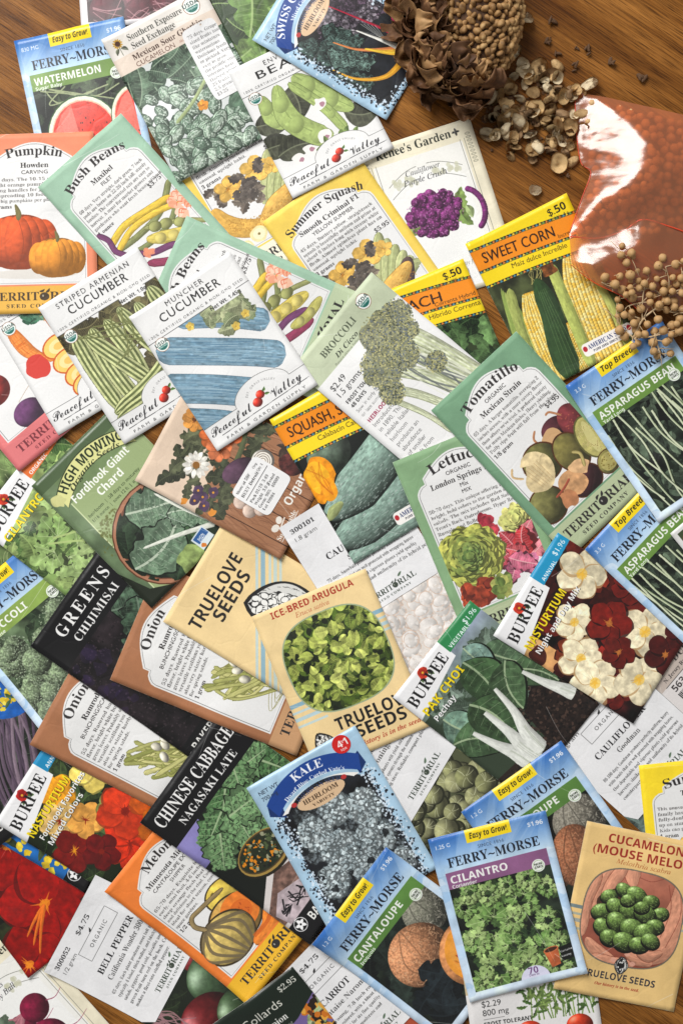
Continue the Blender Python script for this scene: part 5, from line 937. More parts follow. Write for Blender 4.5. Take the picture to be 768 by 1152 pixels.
def c_collards():
    A = Art(131, 190, (.09, .14, .10), 161); A.text('Collards', 44, 29, 15, (.90, .90, .86), 's', fw=52); A.text('Champion', 44, 45, 11.5, (.92, .92, .90), 'B', fw=48); A.text('Brassica oleracea', 44, 54, 7, (.80, .80, .76), 'I', fw=48); A.text('$2.95', 125, 16, 10, (.92, .92, .88), 'B', 'r')
    for k in range(12): a = k * .524; A.leaf(14 + 8 * math.cos(a), 42 + 8 * math.sin(a), 11, 5, a, (.90, .45, .12), n=.05)
    A.ell(14, 42, 5, 5, (.30, .14, .06)); P = [(0, 66), (60, 62), (100, 52), (131, 38), (131, 190), (0, 190)]; A.poly(P, (.46, .38, .60)); A.setclip(P); A.leaves(20, 60, 131, 120, 12, 60, (.30, .40, .25), (.62, .70, .50), 'curly', (.78, .82, .68))
    for k in range(40): A.blob(122 + A.r.uniform(-14, 14), 62 + A.r.uniform(-20, 26), A.r.uniform(2, 5), A.r.choice(((.80, .45, .12), (.15, .10, .06), (.90, .66, .25), (.40, .20, .1))), 1, .4, 8)
    A.setclip(); return A
def q_back():
    A = Art(130, 200, (.74, .69, .65), 171); T = (.22, .2, .2); A.rect(0, 24, 130, 200, (.86, .84, .83)); A.text('DUBOIS', 70, 12, 11, T, 'B'); A.text('N. Jersey Round', 44, 20, 6.4, T, 'B'); A.line([(40, 24), (130, 24)], 1, (.2, .2, .2)); A.text('5631374', 44, 35, 11, T, 'b')
    for k in range(40): A.line([(44 + k * 1.9, 38), (44 + k * 1.9, 56)], A.r.uniform(.5, 1.3), (.15, .15, .15))
    return A

# ------------------------------------------------------------------ materials
def nt(name):
    m = bpy.data.materials.new(name); m.use_nodes = True; t = m.node_tree; return m, t, t.nodes['Principled BSDF'], t.nodes.new, t.links.new
def ramp(t, pos):
    r = t.nodes.new('ShaderNodeValToRGB'); e = r.color_ramp.elements
    while len(e) < len(pos): e.new(.5)
    for i, (p, c) in enumerate(pos): e[i].position = p; e[i].color = (*c, 1)
    return r
def noise_node(t, scale, detail=4, rough=.6, coord='Object', stretch=None, rot=0.0):
    tc = t.nodes.new('ShaderNodeTexCoord'); n = t.nodes.new('ShaderNodeTexNoise'); n.inputs['Scale'].default_value = scale; n.inputs['Detail'].default_value = detail; n.inputs['Roughness'].default_value = rough
    src = tc.outputs[coord]
    if stretch or rot:
        mp = t.nodes.new('ShaderNodeMapping'); mp.inputs['Scale'].default_value = stretch or (1, 1, 1); mp.inputs['Rotation'].default_value = (0, 0, rot); mp.vector_type = 'TEXTURE' if rot and not stretch else 'POINT'
        t.links.new(src, mp.inputs[0]); src = mp.outputs[0]
    t.links.new(src, n.inputs['Vector']); return n
def m_print(name, art, rough=.5, coat=0.0, crinkle=.3):
    im = bpy.data.images.new(name, art.W, art.H); px = np.ones((art.H, art.W, 4), np.float32); px[..., :3] = np.clip(art.a[::-1], 0, 1)
    im.pixels.foreach_set(px.ravel()); im.update(); im.pack()
    m, t, b, N, L = nt(name); tx = N('ShaderNodeTexImage'); tx.image = im; tx.extension = 'EXTEND'; tx.interpolation = 'Cubic'
    g = noise_node(t, 900, 3); mx = N('ShaderNodeMix'); mx.data_type = 'RGBA'; mx.blend_type = 'MULTIPLY'; mx.inputs[0].default_value = 1
    r = ramp(t, [(0.3, (.93, .93, .93)), (.7, (1, 1, 1))]); L(g.outputs[0], r.inputs[0]); L(tx.outputs[0], mx.inputs[6]); L(r.outputs[0], mx.inputs[7]); L(mx.outputs[2], b.inputs['Base Color'])
    b.inputs['Roughness'].default_value = rough; b.inputs['Specular IOR Level'].default_value = .4; b.inputs['Coat Weight'].default_value = coat; b.inputs['Coat Roughness'].default_value = .25
    vo = N('ShaderNodeTexVoronoi'); vo.feature = 'DISTANCE_TO_EDGE'; vo.inputs['Scale'].default_value = 34; vc = N('ShaderNodeTexCoord'); vm = N('ShaderNodeVectorMath'); vm.operation = 'MULTIPLY_ADD'; vn = noise_node(t, 30, 2); L(vn.outputs[1], vm.inputs[0]); vm.inputs[1].default_value = (.03, .03, .03); L(vc.outputs['Object'], vm.inputs[2]); L(vm.outputs[0], vo.inputs['Vector'])
    vr = N('ShaderNodeMapRange'); vr.inputs['From Max'].default_value = .05; vr.inputs['To Min'].default_value = 0; vr.inputs['To Max'].default_value = .16; L(vo.outputs['Distance'], vr.inputs['Value'])
    w0 = noise_node(t, 26, 3, .5); w = N('ShaderNodeMath'); w.operation = 'ADD'; L(w0.outputs[0], w.inputs[0]); L(vr.outputs[0], w.inputs[1]); bp = N('ShaderNodeBump'); bp.inputs['Strength'].default_value = crinkle; bp.inputs['Distance'].default_value = .0012
    ad = N('ShaderNodeMath'); ad.operation = 'MULTIPLY_ADD'; L(g.outputs[0], ad.inputs[0]); ad.inputs[1].default_value = .06; L(w.outputs[0], ad.inputs[2])
    L(ad.outputs[0], bp.inputs['Height']); L(bp.outputs[0], b.inputs['Normal']); return m
def m_plain(name, cols, scale=60, rough=.7, bump=.3, dist=.001, stretch=None, spec=.3, sss=0):
    m, t, b, N, L = nt(name); n = noise_node(t, scale, 5, .6, 'Object', stretch); k = len(cols)
    r = ramp(t, [(.28 + .44 * i / max(1, k - 1), c) for i, c in enumerate(cols)]); L(n.outputs[0], r.inputs[0]); L(r.outputs[0], b.inputs['Base Color'])
    b.inputs['Roughness'].default_value = rough; b.inputs['Specular IOR Level'].default_value = spec
    bp = N('ShaderNodeBump'); bp.inputs['Strength'].default_value = bump; bp.inputs['Distance'].default_value = dist; L(n.outputs[0], bp.inputs['Height']); L(bp.outputs[0], b.inputs['Normal']); return m
M_EDGE = m_plain('paper_edge', [(.72, .71, .69), (.80, .79, .77)], 200, .8, .1)
M_EDGE_D = m_plain('paper_edge_dark', [(.05, .05, .05), (.09, .09, .085)], 200, .6, .1)

# ------------------------------------------------------------------ table top
def link(name, bm_or_me, mats, parent=None, smooth=True, loc=None):
    if isinstance(bm_or_me, bmesh.types.BMesh):
        me = bpy.data.meshes.new(name); bm_or_me.to_mesh(me); bm_or_me.free()
    else: me = bm_or_me
    for m in (mats if isinstance(mats, (list, tuple)) else [mats]): me.materials.append(m)
    if smooth: me.polygons.foreach_set('use_smooth', [True] * len(me.polygons))
    o = bpy.data.objects.new(name, me); sc.collection.objects.link(o)
    if parent is not None: o.parent = parent
    if loc is not None: o.location = loc
    return o
def tag(o, label, cat, group=None):
    o['label'] = label; o['category'] = cat
    if group: o['group'] = group
    return o
def m_wood():
    m, t, b, N, L = nt('oiled_oak')
    R = math.radians(34)
    tc = N('ShaderNodeTexCoord'); rot = N('ShaderNodeMapping'); rot.inputs['Rotation'].default_value = (0, 0, R); L(tc.outputs['Object'], rot.inputs[0])
    def st(sx, sy, sc_, det, ro=.6):
        mp = N('ShaderNodeMapping'); mp.inputs['Scale'].default_value = (sx, sy, 1); L(rot.outputs[0], mp.inputs[0]); n = N('ShaderNodeTexNoise'); n.inputs['Scale'].default_value = sc_; n.inputs['Detail'].default_value = det; n.inputs['Roughness'].default_value = ro; L(mp.outputs[0], n.inputs['Vector']); return n
    a = st(1, 9, 6, 5); f = st(1, 30, 26, 6, .75); p = st(.7, 26, 60, 3, .65)
    r1 = ramp(t, [(.30, (.10, .033, .005)), (.48, (.22, .085, .015)), (.70, (.40, .172, .038))]); L(a.outputs[0], r1.inputs[0])
    r2 = ramp(t, [(.36, (.34, .29, .25)), (.5, (.92, .9, .87)), (.66, (1.2, 1.17, 1.13))]); L(f.outputs[0], r2.inputs[0])
    r3 = ramp(t, [(.38, (.25, .22, .20)), (.48, (1, 1, 1))]); L(p.outputs[0], r3.inputs[0])
    m1 = N('ShaderNodeMix'); m1.data_type = 'RGBA'; m1.blend_type = 'MULTIPLY'; m1.inputs[0].default_value = .9; L(r1.outputs[0], m1.inputs[6]); L(r2.outputs[0], m1.inputs[7])
    m2 = N('ShaderNodeMix'); m2.data_type = 'RGBA'; m2.blend_type = 'MULTIPLY'; m2.inputs[0].default_value = .75; L(m1.outputs[2], m2.inputs[6]); L(r3.outputs[0], m2.inputs[7]); L(m2.outputs[2], b.inputs['Base Color'])
    b.inputs['Roughness'].default_value = .36; b.inputs['Specular IOR Level'].default_value = .16
    bp = N('ShaderNodeBump'); bp.inputs['Strength'].default_value = .35; bp.inputs['Distance'].default_value = .0008; L(f.outputs[0], bp.inputs['Height']); L(bp.outputs[0], b.inputs['Normal']); return m
bm = bmesh.new(); bmesh.ops.create_grid(bm, x_segments=2, y_segments=2, size=1.0)
for v in bm.verts: v.co.x *= .75; v.co.y *= .8
geo = bmesh.ops.extrude_face_region(bm, geom=bm.faces[:])
for v in [g for g in geo['geom'] if isinstance(g, bmesh.types.BMVert)]: v.co.z -= .03
bmesh.ops.recalc_face_normals(bm, faces=bm.faces)
tab = link('table_top', bm, m_wood(), smooth=False); tab['kind'] = 'structure'; tab['label'] = 'warm brown oak table top with diagonal grain'

# ------------------------------------------------------------------ packets, laid one on another
CS = 3.0; GX0, GY0 = -260, -260; GW, GH = int(1300 / CS), int(1700 / CS)
HM = np.zeros((GH, GW))                                   # height of the pile so far, in layout units
prng = random.Random(77)
def blur(z):
    p = np.pad(z, 1, 'edge'); return (p[:-2, 1:-1] + p[2:, 1:-1] + p[1:-1, :-2] + p[1:-1, 2:] + 2 * z) / 6
def hm_max(x, y, r=2):
    ix = np.clip(((x - GX0) / CS).astype(int), r, GW - r - 1); iy = np.clip(((y - GY0) / CS).astype(int), r, GH - r - 1); z = np.zeros_like(x)
    for a in range(-r, r + 1):
        for b in range(-r, r + 1): z = np.maximum(z, HM[iy + a, ix + b])
    return z
PK = {}
NU, NV = 24, 36
GROUP = 'seed packets spread over the table'
def packet(key, x, y, ang, w, h, art, label, rough=.5, coat=0.0, bulge=None, dark=False, cat='seed packet'):
    a = math.radians(ang); ux, uy, vx, vy = math.cos(a), -math.sin(a), math.sin(a), math.cos(a)
    A = art() if callable(art) else art
    wr = np.random.default_rng(len(PK) + 3)                # paper worn pale along its cut edges
    for d_ in range(3):
        for sl in ((slice(d_, d_ + 1), slice(None)), (slice(A.H - 1 - d_, A.H - d_), slice(None)), (slice(None), slice(d_, d_ + 1)), (slice(None), slice(A.W - 1 - d_, A.W - d_))):
            rg = A.a[sl]; k_ = np.repeat(wr.random(rg.shape[0] * rg.shape[1] // 9 + 1), 9)[:rg.shape[0] * rg.shape[1]].reshape(rg.shape[:2] + (1,)) ; k_ = np.clip(k_ * 1.4 - .55, 0, 1) * (.6 - .18 * d_); A.a[sl] = rg * (1 - k_) + .86 * k_
    for d_ in range(prng.choice((1, 2, 2, 3))):               # faint handling creases, paler where the ink has cracked
        qx, qy, qa, ql = prng.uniform(0, A.w), prng.choice((prng.uniform(0, A.h), prng.choice((6, A.h - 8)))), prng.uniform(0, 3.14), prng.uniform(14, 40)
        cr = A.curve([(qx - ql * math.cos(qa), qy - ql * math.sin(qa)), (qx + prng.uniform(-3, 3), qy + prng.uniform(-3, 3)), (qx + ql * math.cos(qa), qy + ql * math.sin(qa))], 8); A.clip = None; A.line(cr, .7, (.93, .93, .92), .45, .3)
    U, V = np.meshgrid(np.linspace(0, 1, NU), np.linspace(0, 1, NV)); X = x + U * w * ux + V * h * vx; Y = y + U * w * uy + V * h * vy
    z0 = hm_max(X, Y); z = z0.copy()
    for _ in range(70): z = np.maximum(z0, blur(z))
    for _ in range(3): z = blur(z)
    for _ in range(2):
        pen = np.maximum(0, z0 - z)
        pen = np.maximum(blur(pen) * 1.2, pen); z = z + pen
    z = z + .35
    B = bulge if bulge is not None else prng.uniform(.8, 1.9); ph = prng.uniform(0, 9)
    prof = np.clip(np.sin(np.pi * U), 0, 1) ** 1.1 * np.clip(np.sin(np.pi * np.clip(V * .96 + .02, 0, 1)), 0, 1) ** .9
    lump = .45 + .5 * np.sin(U * 5 + ph) * np.cos(V * 6 + ph * 1.7) * .6 + .6 * np.exp(-((V - .70) / .2) ** 2)
    # a little curl where sheets lift at their ends
    c0, c1 = prng.uniform(0, 1.3), prng.uniform(0, 1.3)
    z = z + c0 * np.clip((.12 - V) / .12, 0, 1) ** 2 + c1 * np.clip((V - .88) / .12, 0, 1) ** 2
    bend = prng.choice((0, .8, 1.6, 2.6)); z = z + (bend * (2 * V - 1) ** 2 if prng.random() < .6 else bend * .8 * (2 * U - 1) ** 2)
    for (cu, cv) in ((0, 0), (1, 0), (0, 1), (1, 1)):
        lf = prng.choice((0, 0, .8, 1.6, 2.6)); R_ = prng.uniform(14, 34); dd = np.abs(U - cu) * w + np.abs(V - cv) * h; z = z + lf * np.clip(1 - dd / R_, 0, 1) ** 1.6
    T = .5 + B * prof * lump + .35 * np.clip(prof * 3, 0, 1) * np.sin(U * 11 + ph * 3 + 4 * V) * np.sin(V * 9 - ph)
    zt = z + T; zm = float(zt.mean()) * K; s = 1 - zm / CAM_H
    cx, cy = x + w * ux / 2 + h * vx / 2, y + w * uy / 2 + h * vy / 2
    ox, oy = P2(cx, cy); ox *= s; oy *= s; oz = float(z.min()) * K
    bm = bmesh.new(); uvl = bm.loops.layers.uv.new('UVMap')
    jit = [prng.uniform(-.7, .7) for _ in range(8)]
    EU = (1 - U) * (jit[0] * (1 - V) + jit[1] * V) + U * (jit[2] * (1 - V) + jit[3] * V); EV = (1 - V) * jit[4] + V * jit[5]
    WX = ((X + EU * ux + EV * vx) - 384) * K * s - ox; WY = (576 - (Y + EU * uy + EV * vy)) * K * s - oy
    top = [[bm.verts.new((WX[j, i], WY[j, i], zt[j, i] * K - oz)) for i in range(NU)] for j in range(NV)]
    bot = [[bm.verts.new((WX[j, i], WY[j, i], z[j, i] * K - oz)) for i in range(NU)] for j in range(NV)]
    def face(vs, uv, mi, sm):
        f = bm.faces.new(vs); f.material_index = mi; f.smooth = sm
        for l, q in zip(f.loops, uv): l[uvl].uv = q
    for j in range(NV - 1):
        for i in range(NU - 1):
            q = [(i, j + 1), (i + 1, j + 1), (i + 1, j), (i, j)]
            face([top[b][a_] for a_, b in q], [(a_ / (NU - 1), 1 - b / (NV - 1)) for a_, b in q], 0, True)
            face([bot[b][a_] for a_, b in q[::-1]], [(0, 0)] * 4, 1, True)
    ring = [(i, 0) for i in range(NU)] + [(NU - 1, j) for j in range(1, NV)] + [(i, NV - 1) for i in range(NU - 2, -1, -1)] + [(0, j) for j in range(NV - 2, 0, -1)]
    for k in range(len(ring)):
        (i0, j0), (i1, j1) = ring[k], ring[(k + 1) % len(ring)]
        face([top[j0][i0], top[j1][i1], bot[j1][i1], bot[j0][i0]], [(0, 0)] * 4, 1, False)
    me = bpy.data.meshes.new('seed_packet'); bm.to_mesh(me); bm.free()
    me.materials.append(m_print('print_' + key, A, rough, coat, .26 if coat else .30)); me.materials.append(M_EDGE_D if dark else M_EDGE)
    o = bpy.data.objects.new('seed_packet', me); sc.collection.objects.link(o); o.location = (ox, oy, oz); tag(o, label, cat, GROUP)
    PK[key] = dict(o=o, x=x, y=y, ux=ux, uy=uy, vx=vx, vy=vy, w=w, h=h, zt=zt, s=s, ox=ox, oy=oy, oz=oz)
    # the pile grows
    xs = [x, x + w * ux, x + h * vx, x + w * ux + h * vx]; ys = [y, y + w * uy, y + h * vy, y + w * uy + h * vy]
    i0, i1 = int((min(xs) - GX0) / CS), int((max(xs) - GX0) / CS) + 2; j0, j1 = int((min(ys) - GY0) / CS), int((max(ys) - GY0) / CS) + 2
    i0, j0 = max(i0, 0), max(j0, 0); i1, j1 = min(i1, GW), min(j1, GH)
    if i1 > i0 and j1 > j0:
        gx, gy = np.meshgrid(GX0 + (np.arange(i0, i1) + .5) * CS - x, GY0 + (np.arange(j0, j1) + .5) * CS - y)
        u = (gx * ux + gy * uy) / w; v = (gx * vx + gy * vy) / h; ins = (u > -.01) & (u < 1.01) & (v > -.01) & (v < 1.01)
        zz = bil(zt, u, v); reg = HM[j0:j1, i0:i1]; reg[ins] = np.maximum(reg[ins], zz[ins])
    return o
def bil(Z, u, v):
    fu = np.clip(np.asarray(u) * (NU - 1), 0, NU - 1.001); fv = np.clip(np.asarray(v) * (NV - 1), 0, NV - 1.001); i = fu.astype(int); j = fv.astype(int); fu = fu - i; fv = fv - j
    return (Z[j, i] * (1 - fu) + Z[j, i + 1] * fu) * (1 - fv) + (Z[j + 1, i] * (1 - fu) + Z[j + 1, i + 1] * fu) * fv
def patch(key, name, pts, uvs, faces, art, off=.35, rough=.5, label=None):
    """a thin sheet glued on a packet: pts in the packet's own fraction coordinates"""
    p = PK[key]; u = np.array([q[0] for q in pts]); v = np.array([q[1] for q in pts]); z = bil(p['zt'], u, v) + off
    X = p['x'] + u * p['w'] * p['ux'] + v * p['h'] * p['vx']; Y = p['y'] + u * p['w'] * p['uy'] + v * p['h'] * p['vy']
    me = bpy.data.meshes.new(name); co = [((X[i] - 384) * K * p['s'] - p['ox'], (576 - Y[i]) * K * p['s'] - p['oy'], z[i] * K - p['oz']) for i in range(len(pts))]
    n = len(co); bm = bmesh.new(); uvl = bm.loops.layers.uv.new('UVMap'); tv = [bm.verts.new(c) for c in co]
    for f in faces:
        ff = bm.faces.new([tv[i] for i in f])
        for l, i in zip(ff.loops, f): l[uvl].uv = uvs[i]
    bmesh.ops.recalc_face_normals(bm, faces=bm.faces)
    if sum(f.normal.z for f in bm.faces) < 0: bmesh.ops.reverse_faces(bm, faces=bm.faces)
    g = bmesh.ops.extrude_face_region(bm, geom=bm.faces[:])      # paper thickness
    # extruded copy becomes the top, the original the underside
    for e in g['geom']:
        if isinstance(e, bmesh.types.BMVert): e.co.z += .25 * K
    bm.to_mesh(me); bm.free(); me.materials.append(m_print('print_' + key + '_' + name, art, rough)); 
    o = bpy.data.objects.new(name, me); sc.collection.objects.link(o); o.parent = p['o']
    if label: o['label'] = label
    return o
def patch_round(key, name, cx, cy, rx, ry, rot, e, art, label=None, off=.3):
    p = PK[key]; pts, uvs, faces = [(cx / p['w'], cy / p['h'])], [(.5, .5)], []; nr, na = 5, 48; c, q = math.cos(rot), math.sin(rot)
    for r in range(1, nr + 1):
        for k in range(na):
            t = 2 * math.pi * k / na; X = np.sign(math.cos(t)) * abs(math.cos(t)) ** (2 / e); Y = np.sign(math.sin(t)) * abs(math.sin(t)) ** (2 / e); f = r / nr
            x, y = X * rx * f, Y * ry * f; pts.append(((cx + x * c - y * q) / p['w'], (cy + x * q + y * c) / p['h'])); uvs.append((.5 + X * f / 2, .5 - Y * f / 2))
    for k in range(na):
        faces.append((0, 1 + k, 1 + (k + 1) % na))
        for r in range(nr - 1): a = 1 + r * na; b = a + na; faces.append((a + k, b + k, b + (k + 1) % na, a + (k + 1) % na))
    return patch(key, name, pts, uvs, faces, art, off, .45, label)
def flap_patch(key, art, label):
    p = PK[key]; pts, uvs, faces = [], [], []; n, m = 16, 20; L = 137 / 225 * 225 / p['h'] * (p['h'] / 225)
    for j in range(m + 1):
        f = j / m; ins = .0 if f < .9 else (f - .9) / .1 * .06
        for i in range(n + 1): u = ins + (1 - 2 * ins) * i / n; pts.append((u, f * L)); uvs.append((u, 1 - f))
    for j in range(m):
        for i in range(n): a = j * (n + 1) + i; faces.append((a, a + n + 1, a + n + 2, a + 1))
    return patch(key, 'flap', pts, uvs, faces, art, .4, .65, label)

MT, GL = dict(rough=.62), dict(rough=.36, coat=.25)
packet('dill', -75, 545, 40, 131, 190, plain_dill, 'packet of feathery pale green leaves at the left edge beneath the cilantro packet', **GL)
packet('beet', -81, 1129, 42, 136, 185, r_beet, 'cream beet packet with crimson round beets in the bottom left corner', **MT)
packet('redflower', -80, 950, 37, 131, 187, plain_red, 'packet filled by scarlet nasturtium flowers beside the white bell pepper packet', **GL)
packet('yellow', -107, 887, 60, 150, 235, k_yellow, 'packet of small yellow flowers on bright blue with a white emblem on black', dark=True, **GL)
packet('purple', -137, 772, 37, 150, 226, k_purple, 'dark packet with purple stems and a blue oval of yellow flowers', dark=True, **GL)
packet('nastmix', -4, 925, 57.5, 138, 186, b_mix, 'nasturtium packet of orange, red and yellow flowers with a white and blue label', **GL)
packet('fbroccoli', -62.5, 690, 40, 131, 187, f_broccoli, 'blue-topped broccoli packet with pale green florets under the black greens packet', **GL)
packet('bcil', -29, 589, 52, 138, 186, b_cil, 'leafy cilantro packet with yellow CILANTRO lettering and an orange strip', **GL)
packet('onionlow', 36, 836, 62, 136, 225, t_onion, 'brown-bordered onion packet, the lower of the two, against the orange nasturtium packet', **MT)
packet('greens', 34, 727, 55, 150, 235, k_greens, 'black GREENS packet with dark crinkled leaves on soil', dark=True, **GL)
packet('green', 125, 1232, 52, 131, 228, t_green, 'dark green corner of a packet at the bottom edge left of the collards packet', **MT)
packet('pepper', 50.5, 1092, 62, 124, 225, lambda: w_photo(ph_peppers, 3), 'bell pepper packet with a plain white flap over a photo of red and green peppers', **MT)
packet('carrot', 289.5, 1124.6, 46, 130, 225, lambda: w_photo(ph_carrotp, 5), 'carrot packet with a plain white flap under the sky blue cantaloupe packet', **MT)
flap_patch('pepper', fl_pepper(), None); flap_patch('carrot', fl_carrot(), None)
packet('melon', 119.5, 1001, 51, 131, 206, t_melon, 'orange-bordered melon packet with a striped melon and a yellow foot', **MT)
packet('chin', 159, 924, 54, 152, 235, k_chin, 'black CHINESE CABBAGE packet with crinkled green leaves and a bowl', dark=True, **GL)
packet('onionup', 125, 764.5, 67.5, 140, 226, lambda: t_onion(27), 'brown-bordered onion packet, the upper of the two, tucked under the cream bean packet', **MT)
packet('chardhm', 36, 548, 45, 130, 192, m_chard, 'sage green chard packet with a bowl of chard and a curved banner', **GL)
packet('leaf', 190, -80, 28, 130, 190, plain_leaf, 'packet of broad bright green leaves at the top edge beside the gherkin packet', **GL)
packet('burg', 78, -158, 4, 132, 190, plain_burgundy, 'packet with burgundy leaves and a white edge at the top left', **GL)
packet('fwater', 16, 46, 12.3, 126, 185, f_watermelon, 'watermelon packet with red cut melon and a yellow tag', **GL)
packet('rcauli', 398, 174.5, 18, 136, 185, r_cauli, 'cream cauliflower packet with a purple cauliflower painting', **MT)
packet('tmix', -108, 376, 40, 131, 203, t_mix, 'pink-footed packet with painted radishes at the left edge', **MT)
packet('pcarrot', -25, 338, 31, 131, 178, p_carrot, 'white carrot packet with orange carrots and sliced rounds', **MT)
packet('pumpkin', -30, 151.5, 1.5, 135, 203, t_pumpkin, 'orange-bordered pumpkin packet with two painted pumpkins', **MT)
packet('squashlow', 170.5, 149.3, 31, 134, 205, t_squash, 'summer squash packet, the lower one with its title hidden under the gherkin packet', **MT)
packet('beansup', 43, 212, 42, 126, 212, t_beans, 'mint green bush beans packet next to the pumpkin packet', **MT)
packet('gherkin', 115, 45.6, 28, 128, 182, s_gherkin, 'white and pink headed packet covered with striped green gherkins', rough=.5)
packet('squashup', 295, 250, 35, 132, 208, t_squash, 'yellow-bordered summer squash packet with its text in full view', **MT)
packet('envy', 257, 82, 27, 128, 160, p_envy, 'white soy bean packet with painted green bean pods, curled at its foot', bulge=3.4, **MT)
packet('swiss', 283, 46, 59.5, 125, 176, h_chard, 'pale blue swiss chard packet with red and yellow stems under the dried flower head', **GL)
packet('spinach', 403, 341, 23, 128, 180, a_spinach, 'yellow and orange spinach packet tucked under the sweet corn packet', **GL)
packet('beanslow', 157, 363, 66, 131, 217, t_beans, 'mint green bush beans packet cut across by the blue cucumber packet', **MT)
packet('corn', 522.5, 276, 27, 128, 186, a_corn, 'yellow and orange sweet corn packet with corn cobs', **GL)
packet('armenian', 44, 347, 32, 131, 180, p_armenian, 'white cucumber packet with slender striped green cucumbers', **MT)
packet('lbeans', 184, 699.5, 59, 135, 205, l_beans, 'cream packet with a black and white drawing of a bean pod', **MT)
packet('wood', 152, 540, 61.5, 128, 187, s_wood, 'beige packet of painted flowers and vegetables on wooden boards with a white sticker', **MT)
packet('cauli', 314, 594, 32, 132, 225, lambda: w_photo(ph_cauli, 1), 'cauliflower packet with white flap and white florets, behind the arugula packet', **MT)
flap_patch('cauli', fl_cauli(), None)
packet('asquash', 303, 472, 30.5, 128, 188, a_squash, 'yellow and orange squash packet with dark green zucchini', **GL)
packet('bbroc', 327.5, 414, 50, 140, 200, b_broccoli, 'white packet with a painted broccoli head and sage green top', rough=.55)
packet('muncher', 145.5, 357, 33.5, 135, 181, p_muncher, 'white cucumber packet with large blue-painted cucumbers', bulge=2.6, **MT)
packet('lettuce', 441, 520, 22.5, 131, 228, t_lettuce, 'green-bordered lettuce packet with painted green and red lettuces', **MT)
packet('tomatillo', 485, 462, 43, 130, 228, t_tomatillo, 'green-bordered tomatillo packet with painted brown tomatillos', **MT)
packet('sprout', 335, 870, 59, 130, 225, lambda: w_photo(ph_sprouts, 2), 'brussels sprouts packet with a white flap over a sprout photo', **MT)
flap_patch('sprout', fl_sprout(), None)
packet('arugula', 283, 694, 23, 139, 192, l_arugula, 'cream arugula packet with a rounded photo of small green leaves', **MT)
packet('back', 705, 790, 50, 130, 200, q_back, 'grey back of a packet with a number and barcode at the right edge', **MT)
packet('cauli2', 610, 836, 48, 130, 225, lambda: w_photo(ph_dkgreen, 4), 'cauliflower packet with white flap beside the bright yellow packet at the right', **MT)
flap_patch('cauli2', fl_cauli2(), None)
packet('pak', 441, 784, 51.5, 139, 187, b_pak, 'pak choi packet with green leaves, white stalks and a green price strip', **GL)
packet('night', 554, 714, 57.7, 136, 186, b_night, 'nasturtium packet of cream and dark red flowers with a bright blue strip', **GL)
packet('asplow', 657, 618, 46.5, 131, 187, lambda: f_asparagus(36), 'asparagus bean packet, the lower one beneath its twin', **GL)
packet('tomato', 752, 600, 40, 110, 130, plain_tomato, 'white-edged packet with a red tomato at the right edge between the asparagus bean packets', **GL)
packet('aspup', 635, 434.5, 34.5, 131, 187, f_asparagus, 'asparagus bean packet, the upper one beneath the dried berries', **GL)
packet('kale', 278, 886, 30, 140, 185, h_kale, 'pale blue kale packet with grey curly leaves and a red round sticker', **GL)
packet('cant2', 518, 913, 35.5, 138, 190, f_cantaloupe2, 'blue cantaloupe packet half hidden behind the purple-banded cilantro packet', **GL)
packet('cant', 351, 1060, 52.5, 136, 190, f_cantaloupe, 'blue cantaloupe packet with a large netted melon over the kale packet', **GL)
packet('collards', 224, 1163, 36.5, 131, 190, c_collards, 'dark green collards packet at the bottom edge', **GL)
packet('sunflower', 718, 860.8, 6, 131, 205, t_squash2, 'bright yellow-bordered packet at the right edge behind the cucamelon packet', **MT)
packet('btomato', 518.5, 1081.6, 8, 146, 200, b_tomato, 'white packet with small tomatoes and green stems at the bottom edge', rough=.55)
packet('cuca', 660, 924, -11.5, 139, 192, l_cucamelon, 'cream cucamelon packet with hands holding tiny striped melons', **MT)
packet('fcil', 481, 944, 14.3, 136, 189, f_cilantro, 'cilantro packet with a purple band and a leafy photo', **GL)
patch_round('gherkin', 'description_sticker', 102, 78, 21, 44, 0, 9, st_gherkin())
patch_round('wood', 'price_sticker', 62, 128, 26, 25, .04, 9, st_wood(), None)
patch_round('kale', 'sale_sticker', 116, 10.5, 10.6, 10.6, 0, 2, st_sale())
bpy.data.objects.remove(_to)

# ------------------------------------------------------------------ dried flower head
def hz(x, y):
    ix, iy = int((x - GX0) / CS), int((y - GY0) / CS); return float(HM[iy, ix]) if 0 <= ix < GW and 0 <= iy < GH else 0.0
def W3(x, y, z):                                           # layout point at height z (layout units) -> metres
    s = 1 - z * K / CAM_H; a, b = P2(x, y); return Vector((a * s, b * s, z * K))
frng = random.Random(9)
M_GRAIN = m_plain('dried_seed_face', [(.06, .027, .010), (.32, .175, .065), (.60, .40, .18)], 110, .62, .35, .0008)
M_CORE = m_plain('dried_core', [(.035, .018, .010), (.10, .05, .025)], 300, .85, .4)
M_BRACT = m_plain('dried_bract', [(.022, .010, .005), (.115, .052, .022), (.32, .170, .078)], 60, .66, .5, .0012)
M_BRACT2 = m_plain('dried_bract_pale', [(.09, .040, .016), (.30, .160, .065), (.52, .32, .145)], 60, .62, .5, .0012)
head = bpy.data.objects.new('flower_head', None); sc.collection.objects.link(head)
HC = W3(522, 30, 0); head.location = HC
tag(head, 'large dried brown flower head with a knobbly seed face and curled papery scales', 'dried flower')
def ellipsoid(bm, c, r, rot=None, seg=12, rings=8):
    g = bmesh.ops.create_uvsphere(bm, u_segments=seg, v_segments=rings, radius=1.0); M = Matrix.Translation(c) @ (rot.to_matrix().to_4x4() if rot else Matrix()) @ Matrix.Diagonal((*r, 1))
    bmesh.ops.transform(bm, matrix=M, verts=g['verts']); return g['verts']
u = K
